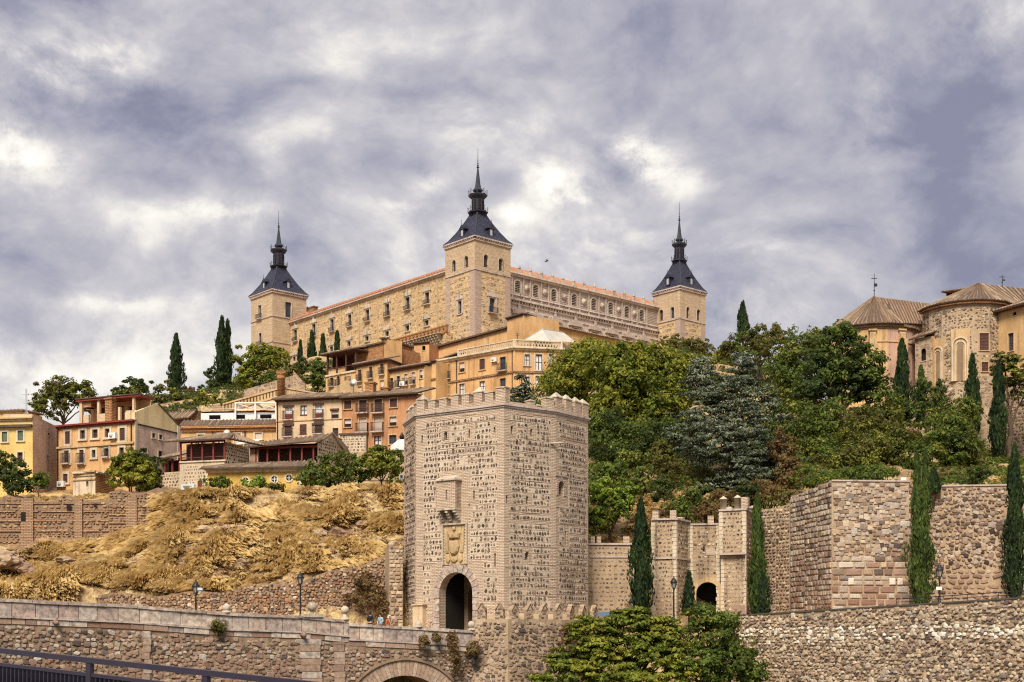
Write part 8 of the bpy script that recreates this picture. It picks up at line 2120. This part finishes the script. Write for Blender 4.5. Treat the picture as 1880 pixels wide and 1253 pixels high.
tree('bushy_shrub', [lobe(508, 692, 16, 10, 208), lobe(486, 700, 14, 10, 207)], 'leaf_green', 'low green bushes above the rubble wall left of the brick turret', 'shrub', seed=12)
tree('conifer_tree', [lobe(585, 680, 18, 16, 209), lobe(592, 700, 22, 14, 209), lobe(575, 696, 14, 12, 209), lobe(580, 668, 10, 10, 209)], 'leaf_green', 'rounded green conifer next to the wooden gallery house', 'tree', seed=13, flat=.45)
tree('bushy_shrub', [lobe(556, 672, 12, 12, 222)], 'leaf_dark', 'dark shrub under the left end of the ochre palace wing', 'shrub', seed=14)
for i, (px, y0, y1, w_, nth) in enumerate(((551.5, 629, 684, 7, 'first'), (572.5, 611, 668, 12, 'second'), (593, 617, 662, 9.5, 'third'), (619, 612, 652, 8, 'fourth'))):
    cypress(px, y0, y1, w_, 262-i*2, 'slim cypress against the ochre palace wing, %s of four from the left' % nth, 24+i)
# ---- left ledge
tree('broadleaf_tree', [lobe(22, 872, 32, 30, 131), lobe(-8, 850, 26, 22, 131), lobe(45, 886, 22, 16, 131), lobe(28, 895, 14, 16, 130)], 'leaf_dark', 'dark tree in front of the yellow house at the left edge', 'tree', seed=15, per=40)
tree('bushy_shrub', [lobe(74, 884, 16, 12, 131), lobe(66, 892, 14, 10, 131)], 'leaf_green', 'small green bush at the foot of the blank pink wall', 'shrub', seed=16)
tree('broadleaf_tree', [lobe(262, 850, 22, 24, 138), lobe(285, 860, 16, 22, 138), lobe(280, 880, 16, 16, 138)], 'leaf_dark', 'dark tree behind the bright yellow-green tree', 'tree', seed=17)
tree('broadleaf_tree', [lobe(232, 858, 30, 24, 134.5), lobe(255, 866, 28, 26, 134), lobe(222, 880, 20, 16, 134), lobe(262, 884, 24, 16, 134), lobe(238, 840, 20, 12, 134.5), lobe(212, 850, 10, 10, 134.5)], 'leaf_yellowgreen', 'bright yellow-green round tree in front of the orange house', 'tree', seed=18, per=44, size=.36)
tree('bushy_shrub', [lobe(393, 893, 24, 18, 130.5), lobe(408, 885, 14, 12, 130.5), lobe(380, 905, 14, 8, 130)], 'leaf_green', 'feathery green shrub in front of the small arched doorway', 'shrub', seed=19, per=24)
tree('bushy_shrub', [lobe(462, 893, 20, 15, 130.5), lobe(475, 886, 12, 10, 130.5), lobe(450, 903, 12, 8, 130)], 'leaf_fresh', 'fresh green shrub below the round windows of the golden annex', 'shrub', seed=20, per=24)
tree('bushy_shrub', [lobe(505, 897, 18, 9, 130.5)], 'leaf_olive', 'low olive bush between the golden annex and the grass', 'shrub', seed=41)
tree('broadleaf_tree', [lobe(590, 872, 36, 22, 132), lobe(625, 852, 36, 22, 133.5), lobe(560, 880, 16, 14, 131.5), lobe(600, 893, 24, 12, 131), lobe(640, 872, 30, 20, 132.5)], 'leaf_green', 'sprawling green sumac right of the golden annex', 'tree', seed=42, per=30)
tree('broadleaf_tree', [lobe(690, 848, 32, 26, 133), lobe(715, 860, 24, 28, 133), lobe(668, 862, 26, 22, 133), lobe(700, 832, 20, 14, 133.5), lobe(728, 848, 12, 20, 134)], 'leaf_bright', 'rounded green fig tree against the left side of the gate tower', 'tree', seed=43, per=40)
# ---- behind gate tower and the wooded slope
tree('spruce_tree', [lobe(955, 724, 21, 16, 150), lobe(955, 706, 15, 14, 150), lobe(957, 692, 7, 8, 150), lobe(950, 735, 24, 10, 150)], 'leaf_blue', 'small dark spruce poking up behind the gate tower battlements', 'spruce', seed=44, base=(PX(955, 150)[0], 150, 22), flat=.5)
tree('broadleaf_tree', [lobe(1045, 690, 44, 44, 152), lobe(1078, 648, 30, 26, 154), lobe(1020, 710, 30, 26, 151), lobe(1095, 690, 40, 50, 153)], 'leaf_yellowgreen', 'feathery light green tree right behind the gate tower', 'tree', seed=45, per=30)
tree('broadleaf_tree', [lobe(1130, 672, 50, 34, 147), lobe(1190, 665, 52, 30, 148), lobe(1240, 690, 34, 40, 148), lobe(1150, 720, 60, 50, 146), lobe(1215, 740, 50, 50, 147), lobe(1110, 770, 34, 44, 146.5), lobe(1180, 790, 50, 40, 147)], 'leaf_bright', 'largest bright green broadleaf tree filling the middle of the wooded slope', 'tree', seed=46, per=60, inner=.25, size=.40)
tree('broadleaf_tree', [lobe(1115, 800, 40, 44, 139.5), lobe(1180, 815, 50, 42, 139), lobe(1235, 805, 30, 36, 139.5), lobe(1140, 838, 34, 24, 138)], 'leaf_dark', 'dense undertree with leaves coloured dark for the shade below the bright green crown', 'tree', seed=47)  # dark leaf colour stands in for shade under the bright tree
tree('broadleaf_tree', [lobe(1238, 630, 26, 16, 215), lobe(1270, 640, 30, 14, 215), lobe(1300, 650, 20, 12, 214), lobe(1225, 645, 14, 14, 214)], 'leaf_olive', 'bronze-green tree at the foot of the right corner tower', 'tree', seed=48)
tree('broadleaf_tree', [lobe(1320, 655, 24, 14, 200), lobe(1290, 665, 26, 14, 198), lobe(1260, 665, 20, 12, 198)], 'leaf_yellowgreen', 'low yellowish tree line right of the right corner tower', 'tree', seed=49)
cypress(1364, 557, 624, 20, 190, 'pointed cypress rising alone above the wooded slope', 30)
tree('broadleaf_tree', [lobe(1370, 632, 30, 20, 182), lobe(1400, 618, 26, 20, 182), lobe(1425, 606, 10, 16, 182), lobe(1440, 625, 22, 18, 181), lobe(1395, 645, 40, 20, 180), lobe(1340, 645, 20, 14, 182)], 'leaf_olive', 'bronze-brown tree with tufted top right of the lone cypress', 'tree', seed=50, per=30)
tree('cedar_tree', [lobe(1290, 672, 16, 18, 134), lobe(1284, 705, 36, 28, 133.5), lobe(1362, 662, 16, 18, 134), lobe(1362, 700, 32, 30, 133.5), lobe(1325, 740, 66, 34, 132.5), lobe(1325, 780, 94, 36, 132), lobe(1345, 825, 100, 38, 131.5), lobe(1380, 865, 74, 34, 130.5), lobe(1330, 895, 44, 20, 129), lobe(1420, 845, 36, 30, 131), lobe(1400, 740, 30, 30, 133)], 'leaf_blue', 'big blue-grey cedar with two tops in the middle of the slope', 'cedar', seed=51, per=34, flat=.28, up=.7, inner=.3, size=.34, aspect=.4, tuft=.85, dens=.85, base=(PX(1340, 132)[0], 132.5, 13))
tree('broadleaf_tree', [lobe(1470, 650, 40, 34, 160), lobe(1440, 680, 34, 34, 160), lobe(1500, 625, 24, 22, 161), lobe(1460, 720, 40, 40, 159)], 'leaf_green', 'green tree with upright shoots between the cedar and the dark oak', 'tree', seed=52, per=26)
tree('oak_tree', [lobe(1545, 640, 46, 32, 148), lobe(1590, 665, 34, 30, 148), lobe(1515, 680, 44, 42, 147.5), lobe(1570, 705, 50, 34, 148), lobe(1495, 730, 40, 36, 147), lobe(1540, 612, 30, 14, 148), lobe(1600, 700, 22, 26, 148)], 'leaf_dark', 'tall dark oak in front of the left church apse', 'tree', seed=53, per=44, size=.38)
tree('broadleaf_tree', [lobe(1470, 790, 50, 50, 142), lobe(1520, 790, 44, 46, 142), lobe(1500, 840, 60, 34, 140), lobe(1430, 780, 24, 40, 143)], 'leaf_green', 'dense mid-green tree below the dark oak', 'tree', seed=54, per=36)
tree('broadleaf_tree', [lobe(1580, 790, 34, 40, 138), lobe(1625, 770, 30, 34, 139), lobe(1600, 830, 50, 34, 136), lobe(1560, 850, 40, 24, 134), lobe(1650, 820, 30, 34, 136)], 'leaf_pine', 'olive-leaved spreading tree above the flat bastion face', 'tree', seed=55, per=26)
tree('broadleaf_tree', [lobe(1735, 800, 46, 44, 134), lobe(1760, 765, 36, 34, 136), lobe(1700, 840, 34, 36, 133), lobe(1770, 830, 32, 36, 133), lobe(1720, 745, 20, 20, 140)], 'leaf_green', 'thick green tree below the right church apse', 'tree', seed=56, per=34)
tree('broadleaf_tree', [lobe(1700, 720, 26, 22, 145), lobe(1680, 760, 26, 24, 143), lobe(1725, 715, 14, 18, 146)], 'leaf_dark', 'dark bush between the church cypresses', 'tree', seed=57)
tree('broadleaf_tree', [lobe(1620, 730, 28, 22, 147), lobe(1645, 745, 20, 20, 147)], 'leaf_green', 'small green tree under the left church apse', 'tree', seed=58)
tree('broadleaf_tree', [lobe(1440, 835, 24, 40, 128), lobe(1450, 870, 22, 30, 127)], 'leaf_brown', 'dull brown conifer on the right flank of the blue-grey cedar', 'tree', seed=59)
tree('bushy_shrub', [lobe(1430, 915, 40, 22, 121), lobe(1395, 905, 34, 24, 123)], 'leaf_brown', 'brown dying brush above the curved wall', 'shrub', seed=60)
tree('bushy_shrub', [lobe(1521, 879, 26, 10, 114), lobe(1500, 886, 14, 8, 114)], 'leaf_bright', 'low rounded bright shrub on top of the curved bastion', 'shrub', seed=61)
tree('bushy_shrub', [lobe(1478, 878, 22, 20, 122), lobe(1590, 876, 50, 18, 121)], 'leaf_green', 'bank of green shrubs just behind the bastion top', 'shrub', seed=62)
tree('bushy_shrub', [lobe(1800, 872, 20, 16, 119), lobe(1790, 880, 14, 8, 119)], 'leaf_dark', 'dark round shrub on top of the rampart', 'shrub', seed=63)
tree('pine_tree', [lobe(1845, 665, 26, 16, 142), lobe(1868, 685, 34, 22, 142), lobe(1835, 690, 14, 22, 143), lobe(1882, 720, 24, 26, 142), lobe(1850, 710, 16, 14, 142)], 'leaf_pine', 'yellowish umbrella pine at the right edge in front of the church wall', 'pine tree', seed=64, per=36, up=.6, flat=.5)
cypress(1656, 625, 770, 30, 152, 'dark cypress against the left apse buttress', 31)
cypress(1691, 674, 770, 20, 152, 'slim grey-green cypress between the two apses', 32, 'leaf_cypress_green')
cypress(1785, 653, 800, 26, 149, 'dark cypress in front of the right apse', 33)
cypress(1833, 668, 836, 29, 140.5, 'very dark column cypress beside the umbrella pine', 34)
cypress(1725, 700, 770, 13, 150, 'short thin cypress below the blind arches', 35)
# ---- cypresses by the walls
cypress(1177, 918, 1128, 38, 108.5, 'broad dark cypress between the curtain wall and the small gatehouse', 36)
cypress(1391, 908, 1134, 30, 109.0, 'slender tall cypress right of the small gatehouse', 37, 'leaf_cypress_green')
cypress(1400, 1055, 1134, 26, 108.3, 'short stubby cypress at the foot of the slender one', 38)
cypress(1265, 1052, 1130, 24, 109.3, 'small conical cypress left of the gatehouse arch', 39)
cypress(1691, 832, 1114, 41, 103.5, 'fat two-tipped light green cypress between bastion and rampart', 40, 'leaf_cypress_green', tips=2)
cypress(1863, 818, 1098, 38, 98.0, 'tall pointed cypress at the right edge of the rampart', 41)
cypress(1714, 862, 905, 20, 113, 'little cypress tip behind the fat two-tipped cypress', 42)
# ---- slope shrubs right of the gate tower
tree('bushy_shrub', [lobe(1125, 870, 30, 24, 126), lobe(1160, 850, 26, 26, 129), lobe(1185, 880, 20, 24, 127)], 'leaf_green', 'blue-green bush high on the bank right of the gate tower', 'shrub', seed=65, per=24)
tree('bushy_shrub', [lobe(1105, 905, 24, 30, 119), lobe(1130, 930, 30, 30, 118), lobe(1100, 955, 22, 24, 117), lobe(1145, 900, 24, 20, 120)], 'leaf_fresh', 'fresh bright green shrub leaning on the right side of the gate tower', 'shrub', seed=66, per=26, size=.3)
tree('bushy_shrub', [lobe(1215, 835, 20, 26, 131), lobe(1228, 865, 22, 26, 129), lobe(1205, 855, 14, 18, 130)], 'leaf_olive', 'yellowish-brown bush left of the blue-grey cedar', 'shrub', seed=67)
tree('bushy_shrub', [lobe(1262, 915, 22, 26, 119), lobe(1250, 935, 14, 18, 118)], 'leaf_green', 'green bush above the left turret of the small gatehouse', 'shrub', seed=68)
tree('bushy_shrub', [lobe(1305, 940, 24, 18, 117.5), lobe(1330, 915, 26, 14, 119)], 'leaf_brown', 'brownish brush between the two gatehouse turrets', 'shrub', seed=69)
tree('bushy_shrub', [lobe(1215, 900, 22, 22, 122), lobe(1290, 905, 24, 18, 122), lobe(1370, 905, 26, 16, 122)], 'leaf_dark', 'line of dark bushes on the bank above the small gatehouse', 'shrub', seed=80)
# ---- foreground growth at the river bank
tree('fig_tree', [lobe(1090, 1160, 44, 26, 99), lobe(1160, 1140, 50, 20, 99.5), lobe(1215, 1155, 40, 22, 99.5), lobe(1120, 1210, 60, 36, 98), lobe(1190, 1215, 50, 36, 98.5), lobe(1060, 1238, 50, 24, 97.5), lobe(1230, 1190, 30, 30, 99), lobe(1000, 1250, 30, 12, 97.5), lobe(1150, 1250, 60, 16, 97), lobe(1035, 1215, 30, 22, 98.5), lobe(1240, 1235, 40, 26, 98), lobe(1100, 1190, 40, 26, 98.5), lobe(1190, 1180, 40, 22, 99)], 'leaf_bright', 'big bright ailanthus thicket in the foreground below the gate tower', 'tree', seed=70, per=36, size=.30, up=.8, flat=.45, base=(PX(1130, 98.5)[0], 99, -9))
tree('broadleaf_tree', [lobe(1290, 1130, 30, 20, 101), lobe(1310, 1170, 50, 36, 100.5), lobe(1350, 1215, 44, 36, 100), lobe(1290, 1225, 44, 34, 99.5), lobe(1325, 1145, 30, 20, 101), lobe(1380, 1240, 26, 18, 100)], 'leaf_green', 'darker green bank tree beside the ailanthus, under the gatehouse', 'tree', seed=71, per=34, size=.28, base=(PX(1320, 100)[0], 101, -9))
tree('bushy_shrub', [lobe(1045, 1165, 14, 18, 101.0), lobe(1035, 1190, 12, 16, 100.6)], 'leaf_brown', 'reddish dry bush clinging to the bastion corner', 'shrub', seed=72, base=(PX(1040, 101)[0], 102, -6))
tree('bushy_shrub', [lobe(1075, 1145, 22, 12, 104), lobe(1055, 1152, 12, 9, 103.5)], 'leaf_fresh', 'small green shrub at the right foot of the gate tower', 'shrub', seed=73, base=(PX(1070, 104)[0], 105, -2))
tree('hanging_plant', [lobe(833, 1195, 10, 18, 101.8), lobe(838, 1225, 8, 16, 101.7), lobe(828, 1170, 8, 8, 101.9)], 'leaf_brown', 'withered brown plant hanging from the bridge wall beside the arch', 'plant', seed=74, base=(PX(833, 102)[0], 102.2, -2.5))
tree('hanging_plant', [lobe(778, 1178, 10, 9, 101.0), lobe(800, 1172, 6, 6, 101.3)], 'leaf_brown', 'dry tuft growing from the parapet ledge above the arch', 'plant', seed=75, base=(PX(780, 101)[0], 101.4, -.5), limbs=False)
tree('hanging_plant', [lobe(402, 1152, 9, 8, 94.6)], 'leaf_olive', 'small yellow weed tuft in the bridge ledge left of the first ball finial', 'plant', seed=76, base=(PX(402, 94.6)[0], 94.8, .8), limbs=False)
tree('hanging_plant', [lobe(868, 1190, 8, 10, 102.2)], 'leaf_brown', 'rusty weed tuft at the bridge end under the last ball finial', 'plant', seed=77, base=(PX(868, 102.2)[0], 102.4, -.6), limbs=False)
tree('autumn_shrub', [lobe(670, 1075, 34, 24, 112), lobe(690, 1100, 28, 18, 111.4), lobe(650, 1100, 22, 16, 111.5), lobe(708, 1120, 16, 14, 110.8)], 'leaf_brown', 'orange-brown withered shrub left of the gate tower behind the people', 'shrub', seed=78, per=20, inner=.3, dens=.5)

# ---- dry grass over the slopes
def grass(name, regions, n, mat, seed, lo=.35, hi=.9, label=None, thr=-.08, w_=.05):
    rs = np.random.RandomState(seed); rg = random.Random(seed); C = []; S_ = []
    while len(C) < n:
        px0, px1, Y0, Y1 = regions[rg.randrange(len(regions))]
        px = rg.uniform(px0, px1); Y = rg.uniform(Y0, Y1); x = PX(px, Y)[0]
        nn = mnoise.noise(Vector((x*.35, Y*.35, 3.1)))+.5*mnoise.noise(Vector((x*1.1, Y*1.1, 1)))
        if nn < thr: continue
        C.append((x, Y, ground(x, Y)-.05)); S_.append(min(1.3, .7+nn*1.2))
    C = np.array(C); S_ = np.array(S_); k = 15
    # each tuft droops downhill; neighbours lean the same way
    P_ = np.repeat(C, k, axis=0); sc = np.repeat(S_, k)[:, None]
    fl = np.array([mnoise.noise(Vector((q[0]*.22, q[1]*.22, 5.5))) for q in C])*2.6+rs.normal(scale=.35, size=len(C))
    lean = np.stack([fl, -1.1*np.ones(len(C)), np.zeros(len(C))], axis=1)
    D = np.repeat(lean, k, axis=0)+rs.normal(scale=.30, size=P_.shape); D[:, 2] = rs.uniform(.35, 1.0, len(P_)); D /= np.linalg.norm(D, axis=1, keepdims=True)
    P_ = P_+rs.normal(scale=.2, size=P_.shape)*np.array([1, 1, .1])
    Ln = rs.uniform(lo, hi, (len(P_), 1))*sc; side = np.cross(D, np.array([0, -.6, .8])+rs.normal(scale=.4, size=P_.shape)); side /= np.linalg.norm(side, axis=1, keepdims=True); side *= w_
    mid = P_+D*Ln*.55; tip = P_+D*Ln+np.array([0, -.3, -.45])*Ln
    V = np.stack([P_-side, P_+side, mid+side*.8, tip], axis=1).reshape(-1, 3)
    F = np.arange(len(V)).reshape(-1, 4); o = npmesh(name, V, F, mat, None, (0, 0, 0)); o['kind'] = 'stuff'; return o
grass('dry_grass', [(300, 745, 113.4, 130), (60, 330, 113.4, 125.6), (-60, 190, 111, 119)], 16000, 'grass_dry', 5, .6, 1.6, thr=-.14, w_=.036)
grass('dry_grass', [(300, 745, 113.3, 130), (-60, 330, 113.3, 125.6)], 4800, 'grass_brown', 6, .4, 1.1, thr=-.5)
grass('dry_grass', [(1080, 1200, 114, 128), (1200, 1400, 118.5, 128), (1780, 1960, 117, 135), (1380, 1500, 119, 124)], 3000, 'grass_dry', 7, thr=-.2)
grass('dry_grass', [(-60, 330, 116, 125.6)], 4200, 'grass_dry', 9, .35, .9, thr=-.12, w_=.036)
grass('dry_grass', [(-60, 330, 112, 124)], 1800, 'grass_brown', 11, .4, 1.0, thr=-.3, w_=.04)
grass('dry_grass', [(-60, 330, 120.5, 124)], 900, 'grass_dry', 10, .4, .9, thr=-.3, w_=.04)
grass('dry_grass', [(-60, 760, 127, 140)], 1500, 'grass_dry', 8, thr=-.1)
def undergrowth(name, regions, n, mat, seed, thr=-.15):
    rs = np.random.RandomState(seed); rg = random.Random(seed); C = []
    while len(C) < n:
        px0, px1, Y0, Y1 = regions[rg.randrange(len(regions))]; px = rg.uniform(px0, px1); Y = rg.uniform(Y0, Y1); x = PX(px, Y)[0]
        if mnoise.noise(Vector((x*.2, Y*.2, 9))) < thr: continue
        C.append((x, Y, ground(x, Y)))
    C = np.array(C); k = 22; P_ = np.repeat(C, k, axis=0); e = unit(rs, len(P_)); e[:, 2] = np.abs(e[:, 2])*.9; P_ = P_+e*rs.uniform(.2, .9, (len(P_), 1))
    V, F = leaves(P_, e+rs.normal(scale=.3, size=e.shape), .38, rs); o = npmesh(name, V, F, mat, None, (0, 0, 0)); o['kind'] = 'stuff'
undergrowth('undergrowth', [(1080, 1480, 122, 150), (1480, 1880, 120, 150)], 2600, 'leaf_green', 12)
undergrowth('undergrowth', [(1090, 1480, 118, 150), (1480, 1840, 120, 160)], 1500, 'leaf_brown', 13, -.05)
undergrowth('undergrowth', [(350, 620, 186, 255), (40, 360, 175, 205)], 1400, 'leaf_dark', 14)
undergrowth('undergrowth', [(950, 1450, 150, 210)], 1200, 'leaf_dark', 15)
undergrowth('undergrowth', [(780, 1090, 120, 165)], 1500, 'leaf_green', 16)
